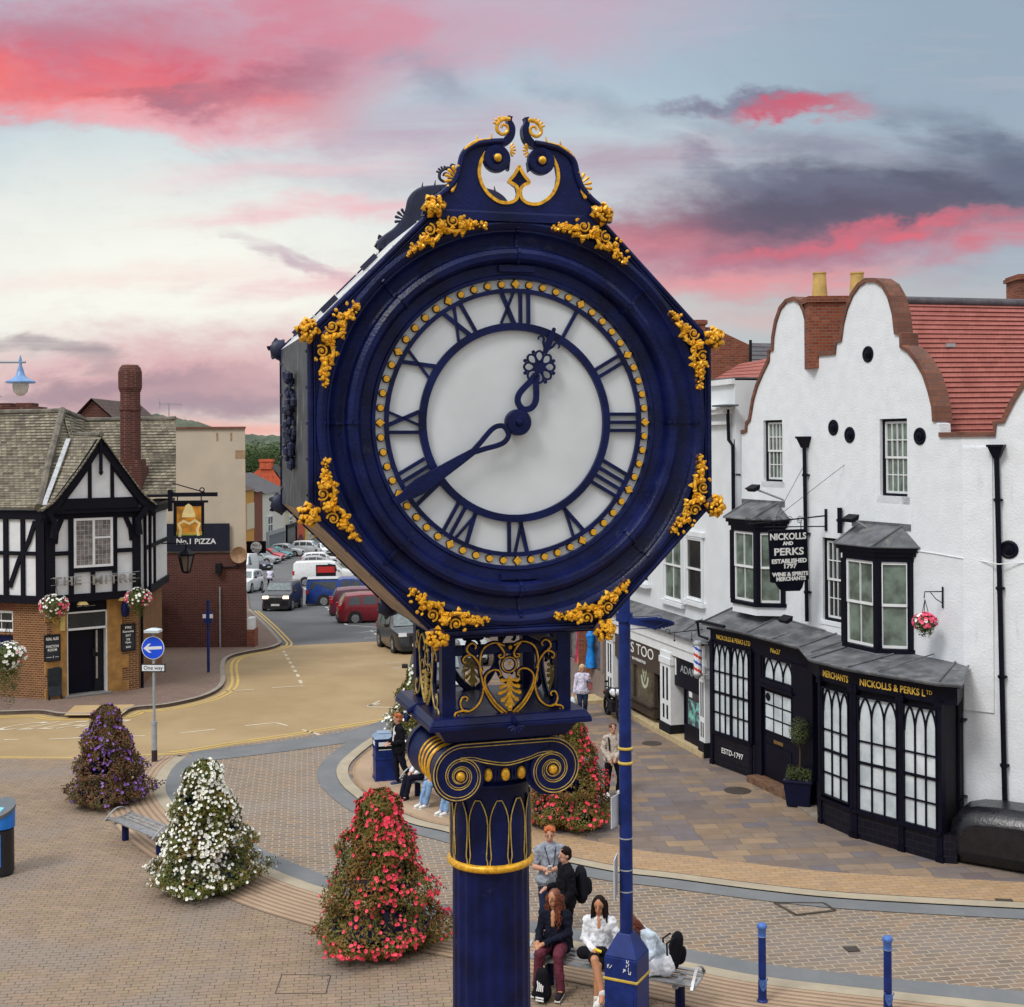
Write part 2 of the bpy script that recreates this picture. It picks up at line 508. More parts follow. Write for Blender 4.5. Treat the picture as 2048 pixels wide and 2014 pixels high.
# clear sky: pale blue above, cream glow low on the left, greyer to the right
base = t.mix(t.ramp(q0, .0, .34), C(230, 226, 218), C(176, 203, 218))
base = t.mix(t.math('MULTIPLY', t.ramp(p0, -.10, .36), .85), base, C(150, 167, 184))
base = t.mix(t.math('MULTIPLY', blob(330, 560, 620, 250, 0, .9, False), .9), base, C(255, 254, 242))
base = t.mix(t.math('MULTIPLY', blob(1200, 330, 420, 110, 0, .9, False), .5), base, C(206, 216, 222))
base = t.mix(t.math('MULTIPLY', blob(1650, 620, 520, 70, 0, .8, False), .7), base, C(196, 192, 190))
base = t.mix(t.math('MULTIPLY', t.ramp(n3.outputs[0], .52, .75), .16), base, C(226, 198, 204))
L = [  # x, y, rx, ry, rot, soft, opacity, colour, fine
    (800, 30, 520, 100, 2, .9, .8, (218, 158, 176), 1),
    (330, 90, 560, 110, 2, .7, .85, (216, 128, 146), 1),
    (250, 150, 420, 85, -4, .5, .9, (222, 100, 116), 1),
    (60, 175, 330, 38, -6, .6, .8, (248, 120, 116), 1),
    (420, 190, 260, 38, -10, .7, .8, (240, 118, 122), 1),
    (350, 235, 330, 26, -6, .8, .7, (252, 190, 196), 1),
    (120, 60, 260, 40, 0, .8, .55, (178, 140, 160), 1),
    (520, 150, 160, 34, 12, .8, .65, (150, 100, 124), 1),
    (330, 185, 130, 13, -5, .8, .6, (150, 96, 116), 1),
    (880, 165, 70, 42, -20, .9, .6, (140, 150, 168), 1),
    (1190, 215, 90, 34, -20, .9, .55, (144, 154, 170), 1),
    (830, 280, 230, 60, 8, .9, .6, (184, 160, 180), 0),
    (700, 405, 280, 22, 3, .9, .75, (246, 184, 192), 0),
    (560, 330, 260, 20, 4, .9, .45, (248, 206, 210), 0),
    (200, 545, 330, 22, 2, .9, .5, (250, 218, 212), 0),
    (650, 520, 130, 20, -20, .8, .6, (190, 158, 176), 0),
    (660, 560, 190, 24, 6, .9, .6, (240, 176, 184), 0),
    (1260, 330, 330, 34, 4, .9, .6, (176, 140, 160), 0),
    (1500, 205, 150, 20, 2, .7, .85, (120, 112, 138), 1),
    (1600, 215, 120, 20, 5, .6, .9, (206, 96, 116), 1),
    (1520, 470, 440, 92, 4, .6, .9, (190, 118, 138), 2),
    (1330, 470, 260, 40, 4, .8, .7, (232, 136, 146), 0),
    (1430, 570, 330, 24, 3, .8, .8, (240, 150, 152), 0),
    (2010, 480, 170, 40, 4, .7, .85, (214, 112, 126), 0),
    (1810, 380, 500, 84, 7, .55, .93, (82, 82, 102), 2), (1700, 300, 330, 26, -10, .9, .6, (138, 142, 160), 0), (700, 250, 300, 40, -6, .9, .55, (196, 176, 192), 0),
    (1560, 350, 220, 22, -12, .8, .7, (116, 118, 140), 0),
    (1960, 310, 200, 50, -24, .7, .75, (104, 110, 132), 0),
    (1780, 465, 240, 14, 10, .8, .8, (232, 104, 118), 0),
    (330, 750, 500, 75, 2, .8, .85, (216, 160, 168), 2),
    (60, 690, 170, 24, -10, .7, .75, (132, 128, 138), 0),
    (170, 765, 320, 22, 4, .8, .7, (150, 130, 146), 2),
    (440, 800, 330, 34, 4, .8, .8, (158, 134, 150), 2),
    (520, 852, 300, 16, 0, .8, .8, (244, 170, 160), 0),
    (1500, 640, 260, 26, 0, .9, .5, (222, 184, 182), 0),
]
cc = base
for x, y, rx, ry, rot, soft, op, c, fine in L:
    cc = t.mix(t.math('MULTIPLY', blob(x, y, rx, ry, rot, soft, fine), t.math('MULTIPLY', puff if fine == 1 else wisp, op) if fine < 2 else op, clamp=True), cc, C(*c))
cc = t.mix(t.math('MULTIPLY', t.ramp(n2.outputs[0], .5, .8), .10), cc, C(150, 120, 146))
# overhead and behind the camera: bright even cloud cover
cc = t.mix(t.ramp(sp.outputs[1], .35, -.1), cc, (.60, .60, .62, 1))
cc = t.mix(t.ramp(sp.outputs[2], .36, .80), cc, (1.45, 1.47, 1.52, 1))
ad = t.new('ShaderNodeMix', data_type='RGBA', blend_type='ADD'); ad.inputs[0].default_value = 1
sk = t.new('ShaderNodeMix', data_type='RGBA', blend_type='MULTIPLY'); sk.inputs[0].default_value = 1
t.l.new(sky.outputs[0], sk.inputs[6]); sk.inputs[7].default_value = (.006, .006, .006, 1)
t.l.new(cc, ad.inputs[6]); t.l.new(sk.outputs[2], ad.inputs[7])
t.l.new(ad.outputs[2], bg.inputs[0]); bg.inputs[1].default_value = 1.0

# ---------------------------------------------------------------- ground
def sheet(name, pts, z, m, kind='structure', thick=0.0, cell=None):
    """flat polygon draped on the terrain"""
    b = bmesh.new()
    f = b.faces.new([b.verts.new((p[0], p[1], 0)) for p in pts])
    bmesh.ops.triangulate(b, faces=[f])
    for yy_ in (KD, 148.0):
        bmesh.ops.bisect_plane(b, geom=b.verts[:] + b.edges[:] + b.faces[:], plane_co=(0, yy_, 0), plane_no=(0, 1, 0))
    if thick:
        r = bmesh.ops.extrude_face_region(b, geom=b.faces[:])
        vs = {e for e in r['geom'] if isinstance(e, bmesh.types.BMVert)}
        for v in b.verts: v.co.z = gz(v.co.y) + z + (0 if v in vs else -thick)
    else:
        for v in b.verts: v.co.z = gz(v.co.y) + z
    bmesh.ops.recalc_face_normals(b, faces=b.faces)
    me = bpy.data.meshes.new(name); b.to_mesh(me); b.free()
    if not thick:
        me.update()
        if me.polygons and sum(p.normal.z for p in me.polygons) < 0: me.flip_normals()
    me.materials.append(m)
    o = bpy.data.objects.new(name, me); col.objects.link(o); o['kind'] = kind
    return o


def band(pts, o0, o1, z, mb, thick=0):
    """strip between two offsets (to the left) of a ground line"""
    n = len(pts); P = []
    for i in range(n):
        a = pts[max(0, i - 1)]; b = pts[min(n - 1, i + 1)]
        tx, ty = b[0] - a[0], b[1] - a[1]; l = math.hypot(tx, ty) or 1
        nx, ny = -ty / l, tx / l
        for o in (o0, o1):
            x, y = pts[i][0] + nx * o, pts[i][1] + ny * o
            P.append((x, y, gz(y) + z))
    fs = [(2 * i, 2 * i + 2, 2 * i + 3, 2 * i + 1) for i in range(n - 1)]
    return mb.add(P, fs)


def gl(pts, k=6, z=0.0):
    return smooth_line([gpt(x, y, z).to_2d() for x, y in pts], k)


def noisy_ground(name, c, c2, sc=.25, fine=45, k=.5, rough=.9, bump=.3, c3=None):
    m, t, p = newmat(name)
    pos = t.new('ShaderNodeNewGeometry').outputs['Position']
    a = t.noise(pos, sc, 6, .65); b = t.noise(pos, fine, 4, .7)
    x = t.mix(t.ramp(a.outputs[0], .35, .68), c, c2)
    x = t.mix(t.math('MULTIPLY', t.ramp(b.outputs[0], .35, .7), k), x, tuple(v * .6 for v in c[:3]) + (1,))
    if c3:
        d = t.noise(pos, 1.3, 5, .7); x = t.mix(t.math('MULTIPLY', t.ramp(d.outputs[0], .58, .75), .6), x, c3)
    t.l.new(x, p.inputs['Base Color']); p.inputs['Roughness'].default_value = rough
    bp = t.new('ShaderNodeBump'); bp.inputs['Strength'].default_value = bump; bp.inputs['Distance'].default_value = .01
    t.l.new(b.outputs[0], bp.inputs['Height']); t.l.new(bp.outputs[0], p.inputs['Normal'])
    return m


G_EARTH = noisy_ground('far_ground', (.07, .085, .05, 1), (.13, .12, .09, 1), .05)
G_TAN = noisy_ground('buff_asphalt', (.325, .225, .11, 1), (.41, .295, .155, 1), .30, 40, .5, c3=(.33, .215, .135, 1))
G_GREY = noisy_ground('grey_asphalt', (.105, .105, .11, 1), (.15, .15, .15, 1), .3, 30, .5, c3=(.08, .08, .085, 1))
G_PLAZA = brickmat('plaza_pavers', [(.275, .205, .14, 1), (.325, .24, .16, 1), (.35, .245, .175, 1), (.285, .215, .165, 1), (.34, .26, .16, 1)], (.07, .05, .035, 1), .22, .115, .008, R(-7), True, wall=False, bump=.5, vary=.25, big=(.235, .20, .175, 1), dirt=(.24, .165, .12, 1), bigs=.5, joint=.3, warp=.012, off=.4)
G_SETT = brickmat('cobble_setts', [(.20, .155, .12, 1), (.27, .20, .145, 1), (.23, .19, .165, 1), (.33, .215, .135, 1), (.19, .165, .155, 1)], (.36, .30, .22, 1), .30, .15, .016, R(-9), True, wall=False, bump=.8, vary=.35, warp=.05, big=(.22, .19, .17, 1), bigs=.3)
G_SLAB = brickmat('york_slabs', [(.155, .125, .125, 1), (.30, .205, .125, 1), (.20, .165, .145, 1), (.36, .25, .15, 1), (.17, .15, .165, 1), (.24, .19, .15, 1)], (.12, .095, .075, 1), .80, .38, .008, R(-5), True, wall=False, bump=.35, vary=.3, sq=.7, dirt=(.17, .145, .13, 1))
G_EDGE = brickmat('buff_edge_bricks', [(.40, .26, .14, 1), (.46, .31, .18, 1), (.36, .25, .16, 1)], (.18, .125, .08, 1), .30, .15, .006, R(-8), True, wall=False, bump=.4, vary=.2)
G_PUB = brickmat('pub_pavement_blocks', [(.20, .135, .11, 1), (.26, .175, .14, 1), (.22, .16, .14, 1)], (.12, .09, .07, 1), .21, .105, .008, R(38), True, wall=False, bump=.4, vary=.3, big=(.25, .18, .12, 1))
G_CREAM = noisy_ground('pale_kerb_stone', (.34, .29, .21, 1), (.42, .36, .26, 1), 1.5, 50, .3)
G_BLUE = noisy_ground('blue_grey_kerb_band', (.15, .158, .165, 1), (.19, .195, .20, 1), 1.2, 50, .4)
G_RIB = noisy_ground('ribbed_paver', (.36, .25, .165, 1), (.42, .30, .20, 1), 1.0, 40, .3)
G_RIBD = noisy_ground('ribbed_paver_groove', (.25, .17, .11, 1), (.29, .20, .14, 1), 1.0, 40, .3)
G_KERB = noisy_ground('granite_kerb', (.26, .22, .18, 1), (.34, .30, .25, 1), 1.5, 50, .3)
M_WLINE = noisy_ground('worn_white_line', (.62, .56, .44, 1), (.52, .42, .28, 1), 2.0, 20, .35)
M_WLINE2 = noisy_ground('white_line', (.58, .58, .56, 1), (.42, .42, .42, 1), 2.0, 20, .35)
M_YLINE = noisy_ground('worn_yellow_line', (.62, .42, .10, 1), (.50, .36, .14, 1), 1.5, 20, .35)
M_IRON = mat('iron_cover', (.07, .055, .045, 1), .6, metal=.3)
M_TACT = noisy_ground('buff_tactile', (.44, .30, .14, 1), (.50, .35, .18, 1), 1.5, 40, .3)

# terrain: one sheet, flat round the square, falling with the street, then level to the horizon
mb = MB(); ys = [-60, 0, 20, KD, 70, 100, 148, 300, 700, 1600, 5000]; xs = [-4000, -400, -120, -40, 0, 40, 120, 400, 4000]
mb.add([(x, y, gz(y)) for y in ys for x in xs], [(j * 9 + i, j * 9 + i + 1, j * 9 + i + 10, j * 9 + i + 9) for j in range(len(ys) - 1) for i in range(8)])
mb.build('ground', G_EARTH)['kind'] = 'structure'

W2 = lambda x, y: gpt(x, y).to_2d()
KERB = [(-60, 1429), (0, 1430), (80, 1428), (126, 1434), (232, 1432), (270, 1421), (325, 1416), (372, 1407), (409, 1397), (437, 1383), (449, 1366), (448, 1340), (452, 1324), (466, 1315), (494, 1308), (538, 1300), (557, 1293.5), (562, 1289), (559, 1282), (532, 1252), (500, 1222)]
kerb = gl(KERB, 5)
kerb_far = kerb + [V((-20.5, 100)), V((-31, 130))]
NEAR = [(-80, 1519), (0, 1518), (153, 1518.5), (300, 1513), (372, 1508), (465, 1492), (604, 1471.6), (700, 1456), (790, 1441), (860, 1424)]
near = gl(NEAR, 4)
right_edge = [V((-1.2, 45)), V((-2.2, 52)), V((-5.6, 70)), V((-9.5, 85)), V((-14, 104)), V((-18, 125)), V((-21, 150)), V((-20, 215))]
left_far = [V((-80, 215)), V((-60, 150)), V((-42, 130)), V((-30, 104)), V((-22, 75))]
tan_far = [V(W2(781, 1281.5)), V(W2(583, 1291))]
# junction of buff asphalt
sheet('road', [V((-60, near[0][1] - .3))] + [p for p in near] + [V((-1.2, 45)), V((-2.2, 52))] + tan_far + [p for p in kerb[::-1] if p[1] < tan_far[1][1] + .2][0:] + [V((-60, kerb[0][1]))], .004, G_TAN)
sheet('street', [tan_far[1], tan_far[0], V((-2.2, 52.05))] + right_edge[2:] + left_far + [p for p in kerb[::-1] if p[1] > tan_far[1][1] + .3], .006, G_GREY)

# the curved block-paved lane through the square and its kerb bands
LOW = [(372, 1514), (345, 1538), (331, 1571), (342, 1602), (390, 1652), (460, 1697), (540, 1737), (650, 1778), (840, 1826), (1000, 1856), (1200, 1893), (1356, 1922), (1515, 1953), (1705, 1976), (2048, 2012), (2250, 2030)]
UPP = [(860, 1432), (790, 1457), (744, 1477), (697, 1511), (674, 1538), (679, 1566), (707, 1594), (744, 1618), (818, 1649), (897, 1668), (1010, 1700), (1131, 1727), (1237, 1748), (1340, 1760), (1523, 1784), (1706, 1802), (2048, 1821), (2250, 1829)]
low, upp = gl(LOW, 7), gl(UPP, 7)
plaza = [V((-40, near[0][1] - .2))] + near[:17] + low + [V((30, low[-1][1])), V((30, -10)), V((-40, -10))]
sheet('plaza_paving', plaza, .005, G_PLAZA)
sheet('lane', low + upp[::-1] + [near[-1]] + near[::-1][1:22], .009, G_SETT)
W_A, W_B = V((6.05, 34.9)), V((9.40, 27.16))
Cdir = V((-.275, .961))
sheet('pavement', upp + [V((30, upp[-1][1])), V((30, 37)), V((8.7, 37)), V((-2.3, 76)), V((-9, 104)), V((-15, 126)), V((-20, 125)), V((-14, 104)), V((-9.5, 85)), V((-5.6, 70)), V((-2.2, 52)), V((-1.2, 45)), near[-1]], .011, G_SLAB)
b = MB(); band(upp, .42, 1.55, .016, b); b.build('brick_edging', G_EDGE)['kind'] = 'structure'
b = MB(); band(upp, .0, .30, .045, b); band(low, -.30, 0, .02, b)
b.build('pale_kerb', G_CREAM)['kind'] = 'structure'
b = MB(); band(upp, -.50, 0, .022, b); band(low, 0, .50, .022, b)
st = [gpt(x, y).to_2d() for x, y in ((396, 1523), (500, 1511), (600, 1498), (720, 1480), (790, 1462), (850, 1440))]
band(smooth_line(st, 5), -.1, 1.15, .020, b)
b.build('grey_band', G_BLUE)['kind'] = 'structure'
b = MB()
for i in range(9): band(low, -.32 - i * .14, -.32 - i * .14 - .085, .021, b)
b.build('ribbed_paving', G_RIB)['kind'] = 'structure'
b = MB(); band(low, -.30, -1.56, .017, b); b.build('ribbed_paving_base', G_RIBD)['kind'] = 'structure'
# concentric courses on the island pavement by the bin
b = MB()
for i in range(4): band(upp[10:62], .50 + i * .42, .50 + i * .42 + .40, .020, b)
b.build('curved_paving', G_RIB)['kind'] = 'structure'

# pub pavement: a raised step with granite kerb
pubpav = kerb_far + [V((-40, 130)), V((-40, 44))] + [V((-40, kerb[0][1]))]
sheet('pavement', pubpav, .11, G_PUB, thick=.2)
b = MB(); band(kerb, -.02, .15, .118, b)
n = len(kerb)
for i in range(n - 1):   # kerb face
    a_, c_ = kerb[i], kerb[i + 1]
    b.add([(a_[0], a_[1], gz(a_[1])), (c_[0], c_[1], gz(c_[1])), (c_[0], c_[1], gz(c_[1]) + .118), (a_[0], a_[1], gz(a_[1]) + .118)], [(0, 1, 2, 3)])
b.build('kerb', G_KERB)['kind'] = 'structure'
tp = [gpt(*q, .11) for q in ((150, 1411), (270, 1409), (242, 1430), (128, 1431))]
sheet('tactile_paving', [p.to_2d() for p in tp], .116, M_TACT)
# yellow and white markings
b = MB()
band(kerb, -.22, -.32, .011, b); band(kerb, -.42, -.52, .011, b)
band(near, .12, .22, .011, b); band(near[14:], .34, .44, .011, b)
b.build('yellow_lines', M_YLINE)['kind'] = 'structure'
b = MB()
def gline(p, q, w=.1, z=.011, dash=None):
    a, c = gpt(*p), gpt(*q); L_ = (c - a).length
    if not dash: band([a.to_2d(), c.to_2d()], -w / 2, w / 2, z, b); return
    k = 0.0
    while k < L_:
        p1 = a.lerp(c, k / L_); p2 = a.lerp(c, min(1, (k + dash) / L_)); band([p1.to_2d(), p2.to_2d()], -w / 2, w / 2, z, b); k += dash * 2
c2 = crop(400, 820, 3.174)
gline(c2(530, 1530), c2(650, 1755), .12, dash=.7)
gline(c2(455, 1765), c2(655, 1752)); gline(c2(160, 1785), c2(345, 1775))
for p, q in (((8, 1480), (38, 1480)), ((98, 1479), (245, 1472)), ((255, 1473), (290, 1472)), ((359, 1467), (430, 1459)), ((490, 1452), (552, 1446)), ((552, 1446), (575, 1452)), ((604, 1460), (640, 1470)), ((735, 1414), (760, 1402)), ((735, 1414), (790, 1416))):
    gline(p, q, .09)
b.build('worn_white_lines', M_WLINE)['kind'] = 'structure'
b = MB()
gline(c2(660, 1130), c2(700, 1160), .14); gline(c2(800, 1250), c2(930, 1365), .16, dash=.9); gline(c2(920, 1365), c2(1180, 1385), .12)
gline(c2(1085, 1400), c2(1200, 1490), .12, dash=.8); gline(c2(1010, 1415), c2(1120, 1400), .08); gline(c2(1040, 1450), c2(1140, 1440), .08); gline(c2(1185, 1610), c2(1280, 1605), .08)
gline(c2(1220, 1640), c2(1300, 1630), .08); gline(c2(1060, 1880), c2(1140, 1865), .12)
b.build('white_lines', M_WLINE2)['kind'] = 'structure'
# CLEAR, painted on the road for traffic coming down from the right
cl0, cl1 = gpt(10, 1460), gpt(186, 1455)
ux = (cl1 - cl0).normalized(); sh = V((.93, 1.2, 0)).normalized()
Mt = MX(((ux.x, 0, sh.x, (cl0.x + cl1.x) / 2 + .75), (ux.y, 0, sh.y, (cl0.y + cl1.y) / 2 + .55), (0, 1, 0, .013), (0, 0, 0, 1)))
Mt = Mt @ MX.Translation((-.42, 0, -.12))
o = text('CLEAR', 2.1, M_WLINE, 'painted_word', None, Mt, width=3.35, ext=.001, track=1.15); o['kind'] = 'structure'
# covers and gullies
def cover(name, label, pts, m=M_IRON, z=.02):
    q = [gpt(*p).to_2d() for p in pts]; bb = MB(); bb.slab([tuple(p) for p in q], .0, z)
    return tag(bb.build(name, m), label, 'drain cover')
c7 = crop(1340, 1640, 2.7345)
cover('gully_grate', 'small dark square grate sunk in the cobbled lane between the two bollards', [c7(945, 700), (1340 + 1020 / 2.7345, 1640 + 698 / 2.7345), c7(1040, 722), c7(975, 726)], z=.028)
cover('gully_grate', 'rusty square grate in the buff bricks near the right edge', [c7(1775, 437), c7(1870, 440), c7(1885, 465), c7(1800, 462)], z=.03)
c1 = crop(1120, 1240, 4.761)
for l, (x, y), r in (('small round iron cover on slabs beside the barber shop', c1(875, 1180), .28), ('round iron cover on slabs in front of the shop door with white panes', c1(1690, 1630), .33), ('small iron cover on slabs near the planted doorway step', (1544, 1577), .24)):
    g = gpt(x, y); bb = MB(TR(g.x, g.y)); bb.slab([(r * math.cos(a * PI / 8), r * math.sin(a * PI / 8)) for a in range(16)], 0, .024)
    tag(bb.build('manhole_cover', M_IRON), l, 'drain cover')
bb = MB(); qs = [gpt(*p).to_2d() for p in (c7(570, 457), c7(840, 460), c7(905, 500), c7(690, 525))]
bb.T = MX.Identity(4)
for i in range(4):
    a, c = qs[i], qs[(i + 1) % 4]; band([a, c], -.03, .03, .026, bb)
tag(bb.build('access_cover', M_IRON), 'diamond shaped metal frame set with setts in the cobbled lane', 'drain cover')
bb = MB(); c8 = crop(0, 1380, 2.616); qs = [gpt(*p).to_2d() for p in (c8(1475, 1490), c8(1730, 1495), c8(1705, 1590), c8(1440, 1590))]
for i in range(4):
    a, c = qs[i], qs[(i + 1) % 4]; band([a, c], -.008, .008, .010, bb)
tag(bb.build('paver_cover_frame', M_IRON), 'thin steel frame of a paved cover beside the near red flower tower', 'drain cover')
# ---------------------------------------------------------------- the town clock
PHI = R(16.6)
CM = TR(-.1815, 9.764, 0, PHI)
CMI = CM.inverted()
DZ, AP, HA = 8.653, 1.455, .80         # dial centre height, octagon apothem, half depth of the case


def lp(px, py, y):
    """pixel -> (x, z) on the clock's own plane at depth y"""
    a, b = unroll(px, py)
    o = CMI @ V((0, 0, CAMZ)); r = CMI.to_3x3() @ V((a, 1, -b))
    p = o + r * ((y - o.y) / r.y)
    return p.x, p.z


clock = thing('town_clock', 'tall navy and gold cast iron street clock with white dial and fluted column', 'clock', M=CM)
TC = CM
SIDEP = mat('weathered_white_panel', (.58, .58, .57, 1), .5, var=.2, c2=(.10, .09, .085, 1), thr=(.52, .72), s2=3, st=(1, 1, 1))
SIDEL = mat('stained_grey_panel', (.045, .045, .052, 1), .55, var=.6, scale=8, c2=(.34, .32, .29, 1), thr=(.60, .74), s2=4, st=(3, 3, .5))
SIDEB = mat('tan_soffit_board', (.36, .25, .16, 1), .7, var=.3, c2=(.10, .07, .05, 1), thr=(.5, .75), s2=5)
DIALW = mat('dial_glass', (.62, .65, .665, 1), .4, var=.05, scale=3, c2=(.55, .49, .33, 1), thr=(.68, .9), s2=2.0)
NAVYD = mat('navy_ungilded_iron', (.010, .014, .045, 1), .5, var=.3, c2=(.04, .035, .03, 1), thr=(.6, .8))  # dark navy of the ungilded rear and side ironwork


def octp(ap, a0=0):
    r = ap / math.cos(PI / 8)
    return [(r * math.cos(PI / 8 + i * PI / 4), DZ + r * math.sin(PI / 8 + i * PI / 4)) for i in range(8)]


def case_front(sgn):
    b = MB(TC); N = 96
    prof = [(1.405, -HA), (1.40, -HA - .018), (1.372, -HA - .030), (1.345, -HA - .022), (1.330, -HA - .006), (1.318, -HA - .006), (1.30, -HA + .018), (1.27, -HA + .035),
            (1.225, -HA + .04), (1.208, -HA + .03), (1.206, -HA + .0), (1.195, -HA - .03), (1.165, -HA - .05), (1.13, -HA - .045), (1.11, -HA - .02), (1.104, -HA + .02), (1.098, -HA + .035), (1.03, -HA + .04), (1.022, -HA + .028), (.998, -HA + .03), (.996, -HA + .10)]
    P = []; fs = []; K = len(prof) + 1
    for i in range(N):
        a = 2 * PI * i / N
        k = ((a + PI / 8) % (PI / 4)) - PI / 8
        ro = AP / math.cos(k)
        for j, (r, y) in enumerate([(ro, -HA)] + prof):
            P.append((r * math.cos(a), y * sgn, DZ + r * math.sin(a)))
    for i in range(N):
        i2 = (i + 1) % N
        for j in range(K - 1): fs.append((i * K + j, i2 * K + j, i2 * K + j + 1, i * K + j + 1))
    b.add(P, fs)
    o8 = octp(AP)
    if sgn > 0: b.tube([(x, -HA * sgn, z) for x, z in octp(AP - .018)], .022, 8, closed=True)
    o8 = octp(AP - .045)
    b.tube([(x, (-HA - .004) * sgn, z) for x, z in o8], .010, 6, closed=True)
    for i in range(8):        # bolted seams of the eight castings
        a = i * PI / 4; ca, sa = math.cos(a), math.sin(a)
        for j in range(3, len(prof) - 5):
            (r0, y0), (r1, y1) = prof[j], prof[j + 1]
            b.bar((r0 * ca, (y0 - .006) * sgn, DZ + r0 * sa), (r1 * ca, (y1 - .006) * sgn, DZ + r1 * sa), .022, .014, up=(0, 1, 0))
    for s_ in (-1, 1): b.box(-.13, .13, sgn * (-HA + .02) - .01, sgn * (-HA + .02) + .01, DZ + s_ * 1.065 - .022, DZ + s_ * 1.065 + .022)
    return b.build('clock_case', NAVY, clock, smooth=35)


case_front(1); case_front(-1)
names = ['side_panel'] * 8
o8 = octp(AP - .012)
for i in range(8):
    (x0, z0), (x1, z1) = o8[i], o8[(i + 1) % 8]
    b = MB(TC); nx, nz = (x0 + x1) / 2, (z0 + z1) / 2 - DZ; l = math.hypot(nx, nz); nx /= l; nz /= l
    y0, y1 = -HA + .01, HA - .01; t_ = .03
    b.add([(x0, y0, z0), (x1, y0, z1), (x1, y1, z1), (x0, y1, z0), (x0 - nx * t_, y0, z0 - nz * t_), (x1 - nx * t_, y0, z1 - nz * t_), (x1 - nx * t_, y1, z1 - nz * t_), (x0 - nx * t_, y1, z0 - nz * t_)],
          [(0, 1, 2, 3), (7, 6, 5, 4), (0, 4, 5, 1), (1, 5, 6, 2), (2, 6, 7, 3), (3, 7, 4, 0)])
    # bolts along the joint
    for k in range(5):
        f_ = .1 + .2 * k
        for yb in (y0 + .05, y1 - .05): b.ball((x0 + (x1 - x0) * f_ + nx * .008, yb, z0 + (z1 - z0) * f_ + nz * .008), .014, 6)
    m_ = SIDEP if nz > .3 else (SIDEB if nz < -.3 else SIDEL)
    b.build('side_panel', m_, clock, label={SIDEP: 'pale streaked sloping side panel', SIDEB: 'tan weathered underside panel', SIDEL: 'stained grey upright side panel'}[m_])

# dial
def disc(b, r, y0, y1, z=DZ, n=72): b.prism([(r * math.cos(2 * PI * i / n), z + r * math.sin(2 * PI * i / n)) for i in range(n)], y0, y1)
YD = -HA + .075
b = MB(TC); disc(b, .997, YD, YD + .02); dial = b.build('dial', DIALW, clock)
b = MB(TC); disc(b, .997, -YD - .02, -YD); b.build('dial', DIALW, clock)
b = MB(TC)
def ringp(r): return [(r * math.cos(2 * PI * i / 96), DZ + r * math.sin(2 * PI * i / 96)) for i in range(96)]
b.ribbon2(ringp(.918), .030, YD - .03, YD - .002, True); b.ribbon2(ringp(.668), .052, YD - .032, YD - .002, True)
b.build('chapter_ring', NAVY, dial)
NUM = ['XII', 'I', 'II', 'III', 'IIII', 'V', 'VI', 'VII', 'VIII', 'IX', 'X', 'XI']
for h, s_ in enumerate(NUM):
    a = PI / 2 - h * PI / 6; er = V((math.cos(a), math.sin(a))); et = V((math.sin(a), -math.cos(a)))
    wd = {'I': .058, 'V': .115, 'X': .13}; tot = sum(wd[c] for c in s_); x = -tot / 2
    b = MB(TC); r0, r1 = .690, .908
    def stroke(t0, ra, t1, rb, w):
        p = er * ra + et * t0; q = er * rb + et * t1
        b.ribbon2([(p.x, DZ + p.y), (q.x, DZ + q.y)], w, YD - .028, YD - .003)
    for c in s_:
        m_ = x + wd[c] / 2; k = 1.0
        if c == 'I': stroke(m_, r0, m_, r1, .024)
        elif c == 'V': stroke(m_ + .004, r0, m_ - .044, r1, .026); stroke(m_ - .004, r0, m_ + .044, r1, .018)
        else: stroke(m_ + .046, r0, m_ - .046, r1, .028); stroke(m_ - .046, r0, m_ + .046, r1, .017)
        x += wd[c]
    b.build('numeral', NAVY, dial)
mm = {}
for i in range(60):
    a = PI / 2 - i * PI / 30; big = i % 5 == 0
    p = V((math.cos(a), 0, math.sin(a))) * .962
    if big not in mm:
        b = MB()
        if big: b.prism([(0, .034), (-.028, 0), (0, -.034), (.028, 0)], -.030, 0)
        else: b.prism([(.0225 * math.cos(k * PI / 6), .0225 * math.sin(k * PI / 6)) for k in range(12)], -.026, 0)
        b.m = 1
        if big: b.prism([(0, .042), (-.034, 0), (0, -.042), (.034, 0)], -.012, .001)
        else: b.prism([(.028 * math.cos(k * PI / 6), .028 * math.sin(k * PI / 6)) for k in range(12)], -.012, .001)
        o = b.build('minute_marker', [GOLD, NAVY], dial, local=True, bevel=.003); mm[big] = o
    else:
        o = mm[big].copy(); col.objects.link(o); o.parent = dial
    o.location = (p.x, YD - .004, DZ + p.z); o.rotation_euler = (0, -(a - PI / 2), 0)

# hands, drawn pointing up then turned
def turn(deg): return TC @ MX.Translation((0, 0, DZ)) @ MX.Rotation(R(deg), 4, 'Y')
b = MB(turn(238.5)); y0, y1 = YD - .085, YD - .065
lo = smooth_line([(0, .385), (.028, .30), (.058, .20), (.058, .145), (.03, .105), (-.03, .105), (-.058, .145), (-.058, .20), (-.028, .30)], 4, True)
b.ribbon2([(p.x, p.y) for p in lo], .036, y0, y1, True)
b.prism([(-.022, .36), (.022, .36), (.035, .5), (.05, .7), (.058, .82), (.05, .9), (.03, .95), (.026, 1.03), (-.026, 1.03), (-.03, .95), (-.05, .9), (-.058, .82), (-.05, .7), (-.035, .5)], y0 + .002, y1 - .002)
b.build('minute_hand', NAVY, dial, bevel=.004)
b = MB(turn(22.5)); y0, y1 = YD - .062, YD - .044
lo = smooth_line([(0, .36), (.022, .30), (.062, .20), (.058, .14), (.02, .105), (-.02, .105), (-.058, .14), (-.062, .20), (-.022, .30)], 4, True)
b.ribbon2([(p.x, p.y) for p in lo], .042, y0, y1, True)
